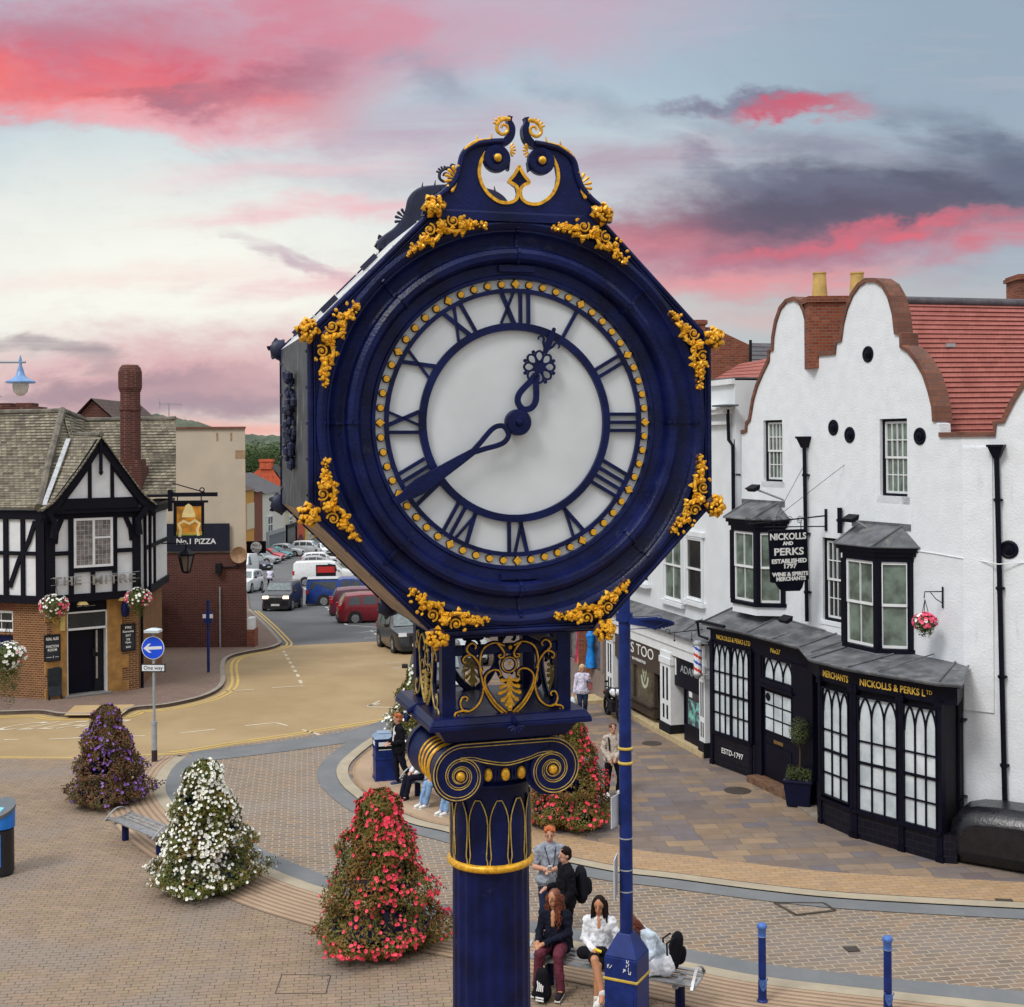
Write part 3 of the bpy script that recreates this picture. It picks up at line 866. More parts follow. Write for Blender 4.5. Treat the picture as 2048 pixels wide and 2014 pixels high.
b.prism([(.045 * math.cos(i * PI / 8), .418 + .045 * math.sin(i * PI / 8)) for i in range(16)], y0 + .001, y1 - .001)
for k in range(8):
    a = k * PI / 4 + PI / 8; e = V((math.cos(a), math.sin(a))); f_ = V((-e.y, e.x)); c_ = V((0, .418))
    lo = smooth_line([c_ + e * .036, c_ + e * .066 + f_ * .028, c_ + e * .096 + f_ * .024, c_ + e * .112, c_ + e * .096 - f_ * .024, c_ + e * .066 - f_ * .028], 4, True)
    b.ribbon2([(p.x, p.y) for p in lo], .014, y0 + .0005 * k, y1 - .0005 * k, True)
    a2 = k * PI / 4; e = V((math.cos(a2), math.sin(a2)))
    q = c_ + e * .112; b.prism([(q.x + .014 * math.cos(i * PI / 3), q.y + .014 * math.sin(i * PI / 3)) for i in range(6)], y0 + .002, y1 - .002)
b.ribbon2([(0, .52), (0, .58), (0, .64), (0, .715)], [.03, .05, .044, .022], y0 + .003, y1 - .003)
for s_ in (-1, 1):
    lo = smooth_line([(s_ * .01, .555), (s_ * .035, .585), (s_ * .045, .615), (s_ * .065, .625), (s_ * .082, .610), (s_ * .078, .592)], 4)
    b.ribbon2([(p.x, p.y) for p in lo], [.02 - .012 * i / (len(lo) - 1) for i in range(len(lo))], y0 + .004, y1 - .004)
b.build('hour_hand', NAVY, dial)
b = MB(TC @ MX.Translation((0, YD - .06, DZ)) @ MX.Rotation(PI / 2, 4, 'X'))
b.lathe([(0, .06), (.02, .055), (.028, .04), (.03, .034), (.085, .030), (.092, .02), (.092, -.03), (0, -.03)], 28); b.build('hand_hub', NAVY, dial, smooth=40)

# gilded vine ornaments on the corners
def corner_mesh(seed):
    rnd = random.Random(seed); b = MB()
    def blob(x, z, r, y=None):
        r *= .84; b.ball((x, -.028 - rnd.random() * .03 if y is None else y, z), (r * rnd.uniform(.8, 1.2), r * 1.1, r * rnd.uniform(.8, 1.25)), 7, MX.Rotation(rnd.random() * 3, 4, 'Y'))
    def leaf(x, z, a, l, w):
        M = MX.Translation((x, -.045, z)) @ MX.Rotation(-a, 4, 'Y') @ MX.Rotation(rnd.uniform(-.5, .2), 4, 'X')
        P = [M @ V(p) for p in ((0, .01, 0), (l * .35, -.012, w * .55), (l * .7, 0, w * .35), (l, .012, 0), (l * .7, 0, -w * .35), (l * .35, -.012, -w * .55), (l * .5, -.022, 0), (l * .5, .03, 0))]
        b.add(P, [(0, 6, 1), (1, 6, 2), (2, 6, 3), (3, 6, 4), (4, 6, 5), (5, 6, 0), (1, 7, 0), (2, 7, 1), (3, 7, 2), (4, 7, 3), (5, 7, 4), (0, 7, 5)])
    rx = -.125                                                # x = outwards, z = along the edge
    for i in range(6): blob(rx + .022 * math.cos(i), .022 * math.sin(i), .020, -.05)
    blob(rx, 0, .024, -.065)
    for s_ in (-1, 1):
        d = V((-.383, .924 * s_)); n_ = V((.924 * 1.0, .383 * s_))
        P0 = V((rx, 0))
        q = lambda u, w: P0 + d * u + n_ * w
        for k in range(44):                                  # grapes and flowers towards the tip
            u = rnd.uniform(.125, .318); w = rnd.gauss(0, 1) * .021 * (1.25 - (u - .14) / .26) + .008
            p = q(u, w); blob(p.x, p.y, rnd.uniform(.010, .019) * (1.15 - (u - .14) * 1.6))
        for k in range(6):
            u = rnd.uniform(.13, .24); p = q(u, rnd.uniform(-.02, .03)); leaf(p.x, p.y, rnd.uniform(0, 6.3), .045, .04)
        p = q(.32, .006); blob(p.x, p.y, .011)
        lo = [q(.02 + .15 * i / 8, -.018 - .030 * math.sin(i / 8 * PI)) for i in range(9)]     # acanthus along the inside
        b.tube([(p.x, -.035 - .014 * math.sin(i / 8 * PI), p.y) for i, p in enumerate(lo)], [.006 + .008 * math.sin(PI * (i + .6) / 9) for i in range(9)], 7)
        for k in range(8): p = q(.02 + .14 * k / 7, -.02 - .028 * math.sin(k / 7 * PI) + rnd.uniform(-.012, .012)); leaf(p.x, p.y, rnd.uniform(0, 6.3), .042, .034)
        lo = []                                              # scroll on the outside
        cc_ = q(.085, .028)
        for i in range(22):
            a = i / 21 * 3.6 * PI * .8; rr = .042 - .034 * i / 21; lo.append(cc_ + (d * math.cos(a + 2.4) + n_ * math.sin(a + 2.4)) * rr)
        b.tube([(p.x, -.035, p.y) for p in lo], [.0075 - .002 * i / 21 for i in range(22)], 6)
        b.ball((cc_.x, -.04, cc_.y), .014, 7)
        for k in range(9):
            p = q(rnd.uniform(.0, .09), rnd.uniform(-.05, -.03)); blob(p.x, p.y, .006)
    for k in range(40):                                      # bouquet breaking over the corner
        a = rnd.random() * 2 * PI; r_ = .068 * math.sqrt(rnd.random())
        blob(.005 + r_ * math.cos(a) * .8, r_ * math.sin(a), rnd.uniform(.012, .023), -.04 - .05 * (1 - r_ / .078) - rnd.random() * .02)
    for k in range(6):
        a = k * 2 * PI / 6 + rnd.random() * .4; leaf(.005 + .05 * math.cos(a), .052 * math.sin(a), a, .042, .042)
    b.m = 1                                                  # dark ground behind the gilding
    for s_ in (-1, 1):
        d = V((-.383, .924 * s_))
        for k in range(8):
            p = V((rx, 0)) + d * (.02 + .28 * k / 7); b.ball((p.x, -.010, p.y), (.045 - .003 * k, .014, .045 - .003 * k), 8)
    b.ball((.0, -.02, 0), (.070, .03, .078), 10); b.m = 0
    return b
BOLE = mat('dark_bole', (.045, .012, .012, 1), .6, var=.3)
protos = [corner_mesh(s_) for s_ in (3, 11)]
pm = []
for k, b in enumerate(protos): pm.append(b)
cm0 = None
for face in (0, 1):
    ms_ = []
    for b in protos:
        m2 = MB(); m2.v = list(b.v); m2.f = list(b.f); m2.mi = list(b.mi)
        ms_.append(m2)
    first = [None, None]
    for i in range(8):
        a = PI / 8 + i * PI / 4; k = i % 2
        if first[k] is None:
            o = ms_[k].build('corner_ornament', [GOLD, BOLE] if face == 0 else [NAVYD, NAVYD], clock, smooth=50, local=True, fix=False); first[k] = o
            if face: o['label'] = 'dark unpainted vine ornament on the rear corner'
            else: o['label'] = 'gilded vine and grape ornament on the corner'
        else:
            o = first[k].copy(); col.objects.link(o); o.parent = clock
        rr = AP / math.cos(PI / 8)
        o.location = (rr * math.cos(a) * 1.0, -HA - .02 if face == 0 else HA + .02, DZ + rr * math.sin(a))
        o.rotation_euler = (0, -a, 0) if face == 0 else (0, -a, 0)
        if face: o.scale = (1, -1, 1)
# hanging flower drops on the upright side panels
for s_ in (-1, 1):
    b = MB(TC); rnd = random.Random(5)
    for k in range(90):
        z = rnd.uniform(-.30, .36); w = .10 * (1 - abs(z) / .55) * (1.4 if .05 < z < .2 or -.2 < z < -.1 else .8)
        r_ = rnd.uniform(.016, .034)
        b.ball((s_ * (AP + rnd.random() * .05), rnd.uniform(-w, w) * 1.4, DZ + z), (r_, r_, r_ * 1.2), 7)
    b.build('side_ornament', NAVYD, clock, smooth=50, label='dark cast flower drop on the upright side')
for y, f_ in ((.1, .32), (-.35, .75), (.45, .86)):
    x = -AP * math.tan(PI / 8) - f_ * (AP - AP * math.tan(PI / 8)); z = DZ + AP - f_ * (AP - AP * math.tan(PI / 8))
    b = MB(TC); b.bar((x - .05, y, z - .03), (x + .05, y, z + .07), .05, .04, (-1, 0, 1)); b.build('roof_clip', NAVYD, clock)

# pediments
c3 = crop(540, 200, 2.151)
YP = -HA - .015
XC = lp(*c3(1071, 400), YP)[0]
def PL(pts, y=YP): return [(lp(*c3(a, c_), y)[0] - XC, lp(*c3(a, c_), y)[1]) for a, c_ in pts]
bodyL = PL([(1071, 497), (655, 492), (662, 470), (700, 432), (745, 400), (780, 365), (800, 335), (815, 290), (825, 245), (845, 215), (875, 195), (910, 185), (955, 180), (990, 178),
            (960, 205), (925, 224), (906, 265), (899, 310), (906, 350), (926, 390), (955, 420), (990, 440), (1030, 442), (1058, 427), (1066, 400), (1060, 374), (1042, 360), (1027, 350), (1050, 322), (1071, 284)])
bodyL[0] = (0.0, bodyL[0][1]); bodyL[-1] = (0.0, bodyL[-1][1])
outer = smooth_line(PL([(662, 470), (700, 432), (745, 400), (780, 365), (800, 335), (815, 290), (825, 245), (845, 215), (875, 195), (910, 185), (955, 180), (1000, 178)]), 4)
open_ = smooth_line(PL([(928, 224), (906, 265), (899, 310), (906, 350), (926, 390), (955, 420), (990, 440), (1030, 442), (1058, 427), (1066, 400), (1060, 374), (1042, 360), (1027, 350), (1050, 322), (1071, 284)]), 3)
neck = smooth_line(PL([(970, 190), (1010, 182), (1034, 155), (1040, 120), (1031, 92), (1034, 70)]), 4)
curl = smooth_line(PL([(1030, 84), (1003, 84), (978, 103), (974, 132), (996, 150), (1018, 138), (1018, 115), (1000, 108), (992, 122)]), 4)
spur = smooth_line(PL([(818, 268), (832, 232), (858, 204), (895, 186), (948, 178)]), 4)
eye = PL([(974, 253)])[0]; fan = PL([(812, 345)])[0]; fan2 = PL([(1026, 215)])[0]
tips = PL([(885, 168), (948, 158), (828, 228)])
for face in (1, -1):
    T = TC if face == 1 else TC @ MX.Rotation(PI, 4, 'Z')
    dark = NAVY if face == 1 else NAVYD
    bs, bg_ = MB(T), MB(T)
    if face == 1: bs.box(-.62, .62, -HA - .035, -HA + .05, lp(*c3(1071, 520), YP)[1] - .01, lp(*c3(1071, 494), YP)[1])
    else: bs.box(-.62, .62, -HA - .035, -HA + .05, DZ + AP - .06, DZ + AP + .02)
    for s_ in (-1, 1):
        mx = lambda pts: [(XC * (face == 1) + (p[0] if s_ < 0 else -p[0]), p[1]) for p in pts]
        bs.prism(mx(bodyL), YP, YP + .05)
        bs.tube([(x, YP - .01, z) for x, z in mx([tuple(p) for p in outer])], .022, 7)
        bs.ribbon2(mx([tuple(p) for p in neck]), [.03, .035, .04, .045, .05, .055, .055, .055, .054, .052, .05, .048, .046, .042, .04, .036, .03, .028, .026, .03, .034][:len(neck)] + [.03] * max(0, len(neck) - 21), YP - .012, YP + .055)
        ex, ez = mx([eye])[0]
        bs.lathe([(.0, .03), (.03, .03), (.04, .016), (.06, .022), (.088, .022), (.095, .012), (.095, -.04), (0, -.04)], 24, M=MX.Translation((ex, YP - .01, ez)) @ MX.Rotation(PI / 2, 4, 'X'))
        bs.prism(mx(PL([(1005, 285), (1028, 305), (1033, 262), (1022, 250)])), YP - .008, YP + .04)
        bg = bg_
        bg.ball((ex, YP - .04, ez), (.029, .02, .029), 12)
        bg.ribbon2(mx([tuple(p) for p in open_]), .022, YP - .014, YP - .002)
        bg.tube([(x, YP - .014, z) for x, z in mx([tuple(p) for p in curl])], [.015 - .006 * i / (len(curl) - 1) for i in range(len(curl))], 7)
        bg.tube([(x, YP - .018, z + .012) for x, z in mx([tuple(p) for p in spur])], [.006 + .007 * math.sin(PI * i / (len(spur) - 1)) for i in range(len(spur))], 6)
        for tx, tz in mx(tips): bg.limb((tx, YP - .01, tz - .025), (tx + .008 * s_ * -1, YP - .01, tz + .022), .009, .003, 6)
        fx, fz = mx([fan])[0]
        for k in range(7):
            a = R(92 + k * 24); dx, dz = math.cos(a) * (1 if s_ < 0 else -1), math.sin(a)
            bg.limb((fx + dx * .045, YP - .012, fz + dz * .045), (fx + dx * .092, YP - .016, fz + dz * .092), .006, .014, 6)
        bg.tube([(fx + .036 * math.cos(R(92 + k * 16)) * (1 if s_ < 0 else -1), YP - .014, fz + .036 * math.sin(R(92 + k * 16))) for k in range(10)], .006, 6)
        fx, fz = mx([fan2])[0]
        for k in range(5):
            a = R(55 - k * 28); dx, dz = math.cos(a) * (1 if s_ < 0 else -1), math.sin(a)
            bg.limb((fx + dx * .015, YP - .012, fz + dz * .02), (fx + dx * .042, YP - .014, fz + dz * .048), .005, .009, 6)
        cx_, cz_ = mx(PL([(1000, 118)]))[0]
        for k in range(5):
            a = R(70 + k * 22); dx, dz = math.cos(a) * (1 if s_ < 0 else -1), math.sin(a)
            bg.limb((cx_ + dx * .045, YP - .012, cz_ + dz * .045), (cx_ + dx * .068, YP - .012, cz_ + dz * .068), .005, .010, 6)
    p_ = bs.build('pediment', dark, clock, smooth=35, label=None if face == 1 else 'plain dark rear pediment')
    bg_.build('gilding', GOLD if face == 1 else NAVYD, p_, smooth=50)

# open pedestal under the case
for x in (-.43, .43):
    for y in (-.43, .43): b = MB(TC); b.box(x - .05, x + .05, y - .05, y + .05, 6.57, 7.16); b.build('post', NAVY, clock, bevel=.006)
b = MB(TC)
for s_ in (-1, 1):
    b.box(-.381, .381, s_ * .43 - .03, s_ * .43 + .03, 7.0, 7.07); b.box(s_ * .43 - .03, s_ * .43 + .03, -.381, .381, 7.002, 7.068)
b.box(-.5, .5, -.5, .5, 7.13, 7.20)
b.box(-.56, .56, -.75, .75, 7.175, 7.187)
b.build('rail', NAVY, clock, bevel=.006)
b = MB(TC)
b.taper(-.60, .60, -.60, .60, 6.50, -.60, .60, -.60, .60, 6.535)
b.taper(-.60, .60, -.60, .60, 6.536, -.565, .565, -.565, .565, 6.585)
b.taper(-.45, .45, -.45, .45, 6.385, -.525, .525, -.525, .525, 6.499)
b.build('plinth_plate', NAVY, clock, bevel=.008)
cb_ = crop(780, 1230, 5.378); YB = -.47
xc_ = lp(*cb_(1278, 700), YB)[0]
def BL(pts): return [(lp(*cb_(a, c_), YB)[0] - xc_, lp(*cb_(a, c_), YB)[1]) for a, c_ in pts]
paths = [[(1255, 1078), (1180, 1030), (1110, 960), (1050, 870), (1005, 770), (985, 690), (966, 600), (962, 500), (980, 400), (1020, 340), (1080, 305), (1140, 295), (1190, 312), (1225, 328)],
         [(1255, 1050), (1150, 960), (1080, 870), (1030, 780), (1012, 700), (1030, 640), (1080, 597), (1130, 585), (1170, 600), (1188, 640), (1165, 662)],
         [(1002, 780), (985, 870), (950, 950), (890, 1010), (820, 1035), (772, 1010), (752, 950), (770, 890), (805, 875), (830, 895), (815, 922)],
         [(850, 1035), (790, 1025), (745, 1035), (705, 1050), (690, 1080), (718, 1090), (730, 1070)],
         [(980, 600), (950, 520), (900, 450), (860, 425), (810, 440), (780, 475), (795, 512), (812, 495)],
         [(860, 425), (822, 380), (832, 330), (880, 300), (920, 330), (908, 362)],
         [(1150, 300), (1200, 360), (1225, 410), (1210, 450), (1175, 455), (1165, 430), (1190, 424)]]
for face in range(4):
    T = TC @ MX.Rotation(face * PI / 2, 4, 'Z'); off = xc_ if face == 0 else 0
    n_, g_ = MB(T), MB(T)
    for pts in paths:
        lo = smooth_line(BL(pts), 5)
        for s_ in (-1, 1):
            q = [(off + (p[0] if s_ < 0 else -p[0]), YB, p[1]) for p in lo]; k = len(q)
            n_.tube(q, [.019 - .006 * i / k for i in range(k)], 7)
            g_.tube([(x, y - .016, z) for x, y, z in q], [.0075 - .002 * i / k for i in range(k)], 6)
    rc = BL([(1278, 530)])[0]
    q = [(off + rc[0] + .053 * math.cos(i * PI / 12), YB, rc[1] + .053 * math.sin(i * PI / 12)) for i in range(24)]
    n_.tube(q, .014, 7, True); g_.tube([(x, y - .012, z) for x, y, z in q], .005, 6, True)
    for px_, pz_, r_ in ((1285, 340, .017), (1280, 515, .012), (1280, 985, .022)):
        c_ = BL([(px_, pz_)])[0]; g_.ball((off + c_[0], YB - .02, c_[1]), (r_, r_, r_), 8)
    for pts in ([(1275, 650), (1255, 690), (1200, 700)], [(1275, 650), (1250, 740), (1188, 770)], [(1275, 650), (1255, 790), (1175, 835)], [(1275, 660), (1262, 840), (1205, 910)], [(1277, 660), (1274, 860), (1250, 955)], [(1279, 660), (1279, 860), (1279, 1005)]):
        lo = smooth_line(BL(pts), 5)
        for s_ in (-1, 1):
            q = [(off + (p[0] if s_ < 0 else -p[0]), YB - .02, p[1]) for p in lo]; k = len(q)
            g_.tube(q, [.004 + .014 * (i / k) ** 1.5 for i in range(k)], 6)
            g_.ball(q[-1], .019, 7)
    for k in range(6):
        a = R(200 + k * 28); c_ = BL([(1285, 1085)])[0]
        n_.limb((off + c_[0] + .02 * math.cos(a), YB - .17, c_[1] - .03 + .02 * math.sin(a)), (off + c_[0] + .055 * math.cos(a), YB - .17, c_[1] - .03 + .05 * math.sin(a)), .008, .014, 6)
    n_.tube([(off, YB, c_[1] + .03), (off, YB - .08, c_[1] + .02), (off, YB - .16, c_[1] - .02)], .02, 7)
    sc_ = n_.build('scroll_bracket', NAVY, clock, smooth=50)
    g_.build('gilding', GOLD if face == 0 else GOLDL, sc_, smooth=50)

# ionic capital
VX, VZ = .345, 6.145
def vr(th): return .232 - .102 * (th / (2 * PI)) ** .85
cap, gl_, gll = MB(TC), MB(TC), MB(TC); balls = []
for f_ in (1, -1):
    yf = -.455
    T = TC if f_ == 1 else TC @ MX.Rotation(PI, 4, 'Z')
    cap.T = T; gl_.T = T; gll.T = T
    for s_ in (-1, 1):
        pts = []
        for i in range(40):
            th = 2 * PI * i / 40; r_ = max(vr(th), .165); pts.append((s_ * (VX + r_ * math.sin(th)), VZ + r_ * math.cos(th)))
        cap.prism(pts, yf, yf + .07)
        lo = []
        for i in range(110):
            th = 2 * PI * 2.65 * i / 109; r_ = .226 * math.exp(-.094 * th) if th < 2 * PI else .226 * math.exp(-.094 * th) ; lo.append((s_ * (VX + r_ * math.sin(th)), yf - .004, VZ + r_ * math.cos(th)))
        gll.tube(lo, [.0045 - .0015 * i / 109 for i in range(110)], 6)
        lo = []
        for i in range(110):
            th = 2 * PI * 2.5 * i / 109; r_ = .203 * math.exp(-.100 * th); lo.append((s_ * (VX + r_ * math.sin(th)), yf - .003, VZ + r_ * math.cos(th)))
        gll.tube(lo, [.0035 - .001 * i / 109 for i in range(110)], 6)
        balls.append(('volute_eye', T, (s_ * VX, yf - .006, VZ), (.034, .03, .034)))
        q = [(s_ * (VX + .05 * math.cos(i * PI / 12)), yf - .004, VZ + .05 * math.sin(i * PI / 12)) for i in range(24)]; gll.tube(q, .004, 6, True)
    top = VZ + .232
    sag = [(-VX, VZ + .122), (-.25, VZ + .118), (-.16, VZ + .09), (0, VZ + .062), (.16, VZ + .09), (.25, VZ + .118), (VX, VZ + .122)]
    cap.prism([(-VX, top)] + [tuple(p) for p in smooth_line(sag, 4)] + [(VX, top)], yf + .006, yf + .06)
    for dz, w in ((0, .0045), (.018, .0035)):
        gll.tube([(p[0], yf + .002, p[1] + dz - .008) for p in smooth_line(sag, 5)], w, 6)
    gll.tube([(-VX, yf + .0, top - .006), (VX, yf + .0, top - .006)], .0045, 6); gll.tube([(-VX, yf + .0, top - .029), (VX, yf + .0, top - .029)], .0035, 6)
cap.T = TC; gl_.T = T; gll.T = TC
for s_ in (-1, 1):
    M = MX.Translation((s_ * VX, 0, VZ)) @ MX.Rotation(PI / 2, 4, 'X')
    cap.lathe([(.0, -.40), (.20, -.40), (.175, -.30), (.15, -.16), (.165, -.13), (.165, .13), (.15, .16), (.175, .30), (.20, .40), (0, .40)], 32, M=M)
    for y in (-.135, -.045, .045, .135): gl_.lathe([(.15, -.016), (.170, -.010), (.175, 0), (.170, .010), (.15, .016)], 32, M=M @ MX.Translation((0, 0, y)))
cap.box(-.34, .34, -.38, .38, VZ + .02, VZ + .232)
cap.lathe([(.29, 5.93), (.295, 5.99), (.325, 6.0), (.33, 6.02), (.31, 6.04), (.36, 6.07), (.40, 6.12), (.41, 6.20), (0, 6.20)], 40)
for x in (-.125, -.0, .125):
    for s_ in (-1, 1): balls.append(('egg', TC, (x, s_ * -math.sqrt(.415 ** 2 - x * x), 6.125), (.033, .028, .048)))
for x in (-.185, -.075, -.05, .05, .075, .185):
    for s_ in (-1, 1): cap.ball((x, s_ * -math.sqrt(.405 ** 2 - x * x), 6.12), (.008, .016, .05), 6)
capo = cap.build('capital', NAVY, clock, smooth=35)
gl_.build('gilding', GOLD, capo, smooth=50, label='gold rings round the volute bolsters')
for nm_, T, c_, r_ in balls: b = MB(T); b.ball(c_, r_, 12); b.build(nm_, GOLD, capo, smooth=60)
gll.build('gilding', GOLDL, capo, smooth=50, label='thin dull gold volute lines')

# column
b = MB(TC)
b.lathe([(.29, 5.40), (.288, 5.93), (0, 5.93)], 48)
g_ = MB(TC)
half = [(5.905, .06), (5.88, .105), (5.84, .165), (5.79, .215), (5.73, .238), (5.66, .236), (5.58, .222), (5.51, .205), (5.485, .204), (5.465, .225), (5.445, .232), (5.41, .234)]
for k in range(12):
    a0 = k * PI / 6 + R(-93)
    P = []; fs = []; m_ = 7
    for z, h in half:
        for j in range(m_):
            a = a0 + h * (2 * j / (m_ - 1) - 1); rr = .303 if 0 < j < m_ - 1 else .296
            P.append((rr * math.cos(a), rr * math.sin(a), z))
    for i in range(len(half) - 1):
        for j in range(m_ - 1): fs.append((i * m_ + j, i * m_ + j + 1, (i + 1) * m_ + j + 1, (i + 1) * m_ + j))
    b.add(P, fs)
    lo = [(.3045 * math.cos(a0 - h), .3045 * math.sin(a0 - h), z) for z, h in half[::-1]] + [(.3045 * math.cos(a0 + h), .3045 * math.sin(a0 + h), z) for z, h in half]
    g_.tube(lo, .0048, 5)
# fluted shaft
NF = 20; P = []; fs = []
zs = [1.32, 1.40, 5.30, 5.37]
sec = []
for k in range(NF):
    for j in range(6):
        a = 2 * PI * (k + j / 6) / NF; sec.append((a, 1 if j < 2 else 1 - .055 * math.sin(PI * (j - 1) / 5)))
for z, d, r_ in ((1.30, 0, .31), (1.36, 1, .305), (5.30, 1, .287), (5.385, 0, .287)):
    for a, q in sec:
        rr = r_ * (q if d else 1); P.append((rr * math.cos(a), rr * math.sin(a), z))
M_ = len(sec)
for i in range(3):
    for j in range(M_): fs.append((i * M_ + j, i * M_ + (j + 1) % M_, (i + 1) * M_ + (j + 1) % M_, (i + 1) * M_ + j))
b.add(P, fs)
b.lathe([(.44, 1.0), (.44, 1.08), (.41, 1.12), (.36, 1.14), (.35, 1.2), (.38, 1.24), (.36, 1.29), (.30, 1.31)], 40)
b.box(-.45, .45, -.45, .45, .0, .14); b.box(-.40, .40, -.40, .40, .141, .92); b.box(-.46, .46, -.46, .46, .921, 1.0)
cob = b.build('column', NAVY, clock, smooth=35)
b = MB(TC); b.lathe([(.285, -.03), (.31, -.028), (.325, -.015), (.329, 0), (.325, .015), (.31, .028), (.285, .03)], 48, c=(0, 0, 5.405)); b.build('collar_ring', GOLD, cob, smooth=60)
g_.build('gilding', GOLDL, cob, smooth=50)
# ---------------------------------------------------------------- buildings on the right
c5 = crop(1340, 520, 2.5734); c6 = crop(1340, 1180, 2.7345); cA = crop(1100, 1000, 5.378); cB = crop(1240, 1180, 9.52)
W = Plane((6.05, 34.9), (9.40, 27.16))
RW = Plane(W.pt(W.L, 0)[:2], (W.pt(W.L, 0) + V((.823, -.568, 0)) * 5)[:2])
RENDER_W = mat('white_render', (.75, .78, .81, 1), .75, var=.04, scale=3, c2=(.52, .53, .53, 1), thr=(.58, .85), s2=1.6, st=(2.5, 2.5, .4), bump=.5, bscale=22)
COPE = brickmat('coping_brick', [(.16, .07, .05, 1), (.26, .11, .07, 1), (.20, .10, .075, 1)], (.12, .08, .07, 1), .24, .12, .008, dirt=(.09, .06, .05, 1))
REDBRICK = brickmat('red_brick', [(.24, .055, .025, 1), (.34, .09, .04, 1), (.20, .05, .03, 1), (.38, .13, .07, 1)], (.20, .13, .10, 1), .225, .075, .010, dirt=(.08, .04, .03, 1))
PANT = brickmat('red_roof_tile', [(.33, .11, .09, 1), (.41, .15, .125, 1), (.37, .125, .105, 1)], (.20, .06, .045, 1), .24, .126, .004, dirt=(.30, .10, .08, 1), bump=.3)
RIDGE = mat('dark_ridge_tile', (.07, .065, .075, 1), .7, var=.3)
POT = mat('buff_chimney_pot', (.52, .34, .10, 1), .7, var=.2, scale=3)
SLATE = brickmat('grey_slate', [(.10, .10, .11, 1), (.14, .14, .15, 1), (.12, .115, .12, 1)], (.06, .06, .065, 1), .3, .2, .006, bump=.3, dirt=(.16, .15, .13, 1))
BLIND = mat('white_blind', (.60, .66, .69, 1), .3, var=.14, scale=2.2, c2=(.40, .47, .50, 1), thr=(.42, .72), s2=1.7, spec=.8)  # white blinds; the greyer patches imitate reflections in the shop glass
GOLDT = mat('gold_lettering', (.72, .46, .07, 1), .4, var=.1)
WHITET = mat('white_lettering', (.80, .80, .78, 1), .5, var=.03)


def tiled(name, parent, a, b_, c, d, n, m, th=.03, lift=.0, label=None):
    """courses of tiles on a quad: eave left, eave right, ridge right, ridge left"""
    a, b_, c, d = V(a), V(b_), V(c), V(d)
    nn = (b_ - a).cross(d - a).normalized()
    if nn.z < 0: nn = -nn
    mb = MB()
    for i in range(n):
        t0, t1 = i / n, min(1, (i + 1.15) / n)
        p0, p1 = a.lerp(d, t0), b_.lerp(c, t0); q0, q1 = a.lerp(d, t1), b_.lerp(c, t1)
        l0, l1 = nn * (th + lift), nn * (.004 + lift)
        mb.add([p0 + l0, p1 + l0, q1 + l1, q0 + l1, p0 - nn * .01, p1 - nn * .01, q1 - nn * .012, q0 - nn * .012], [(0, 1, 2, 3), (0, 4, 5, 1), (1, 5, 6, 2), (3, 2, 6, 7), (0, 3, 7, 4), (4, 7, 6, 5)])
    return mb.build(name, m, parent, label=label)


def cut(o, cutter):
    """cut openings out of a finished wall"""
    r = o.parent
    inv = WM[r].inverted()
    me = bpy.data.meshes.new('c'); me.from_pydata([tuple(inv @ p) for p in cutter.v], [], cutter.f); me.update()
    b = bmesh.new(); b.from_mesh(me); bmesh.ops.recalc_face_normals(b, faces=b.faces); b.to_mesh(me); b.free()
    c = bpy.data.objects.new('c', me); col.objects.link(c); c.parent = r
    md = o.modifiers.new('b', 'BOOLEAN'); md.operation = 'DIFFERENCE'; md.solver = 'EXACT'; md.object = c
    dg = bpy.context.evaluated_depsgraph_get(); dg.update()
    nm = bpy.data.meshes.new_from_object(o.evaluated_get(dg))
    o.modifiers.clear(); o.data = nm; bpy.data.objects.remove(c)


def sash(parent, M, u0, u1, z0, z1, cols, rows, y=0.0, fw=.06, sw=.05, bar=.022, glass=DGLASS, frame=BLACK, sashm=WOODW, sill=None, depth=.10, mid=True, name='window', crows=None):
    """sliding window: u, z rectangle at depth y; rows = panes per sash (top, bottom)"""
    b = MB(M); b.box(u0 + fw, u1 - fw, y + .05, y + .065, z0 + fw, z1 - fw)
    w = b.build(name, glass, parent)
    if frame:
        b = MB(M); fy0, fy1 = y - .02, y + depth
        b.box(u0, u0 + fw, fy0, fy1, z0, z1); b.box(u1 - fw, u1, fy0, fy1, z0, z1); b.box(u0 + fw, u1 - fw, fy0, fy1, z1 - fw, z1); b.box(u0 + fw, u1 - fw, fy0, fy1, z0, z0 + fw)
        b.build('frame', frame, w)
    b = MB(M); a0, a1, b0, b1 = u0 + fw, u1 - fw, z0 + fw, z1 - fw; zm = (b0 + b1) / 2
    for (q0, q1, yo, rr) in ((zm - sw / 2, b1, 0.0, rows[0]), (b0, zm + sw / 2, .022, rows[1])):
        ya, yb = y + .004 + yo, y + .044 + yo * .2
        b.box(a0, a0 + sw, ya, yb, q0, q1); b.box(a1 - sw, a1, ya, yb, q0, q1)
        b.box(a0 + sw, a1 - sw, ya, yb, q1 - sw, q1); b.box(a0 + sw, a1 - sw, ya, yb, q0, q0 + sw)
        for i in range(1, cols):
            x = a0 + sw + (a1 - a0 - 2 * sw) * i / cols; b.box(x - bar / 2, x + bar / 2, ya + .003, yb, q0 + sw, q1 - sw)
        for i in range(1, rr):
            z = q0 + sw + (q1 - q0 - 2 * sw) * i / rr; b.box(a0 + sw, a1 - sw, ya + .006, yb - .002, z - bar / 2, z + bar / 2)
    b.build('sash', sashm, w)
    if sill:
        b = MB(M); b.box(u0 - .10, u1 + .08, y - .10 - sill[1], y + .06, z0 - sill[0], z0 - .002); b.build('sill', sill[2], w)
    return w


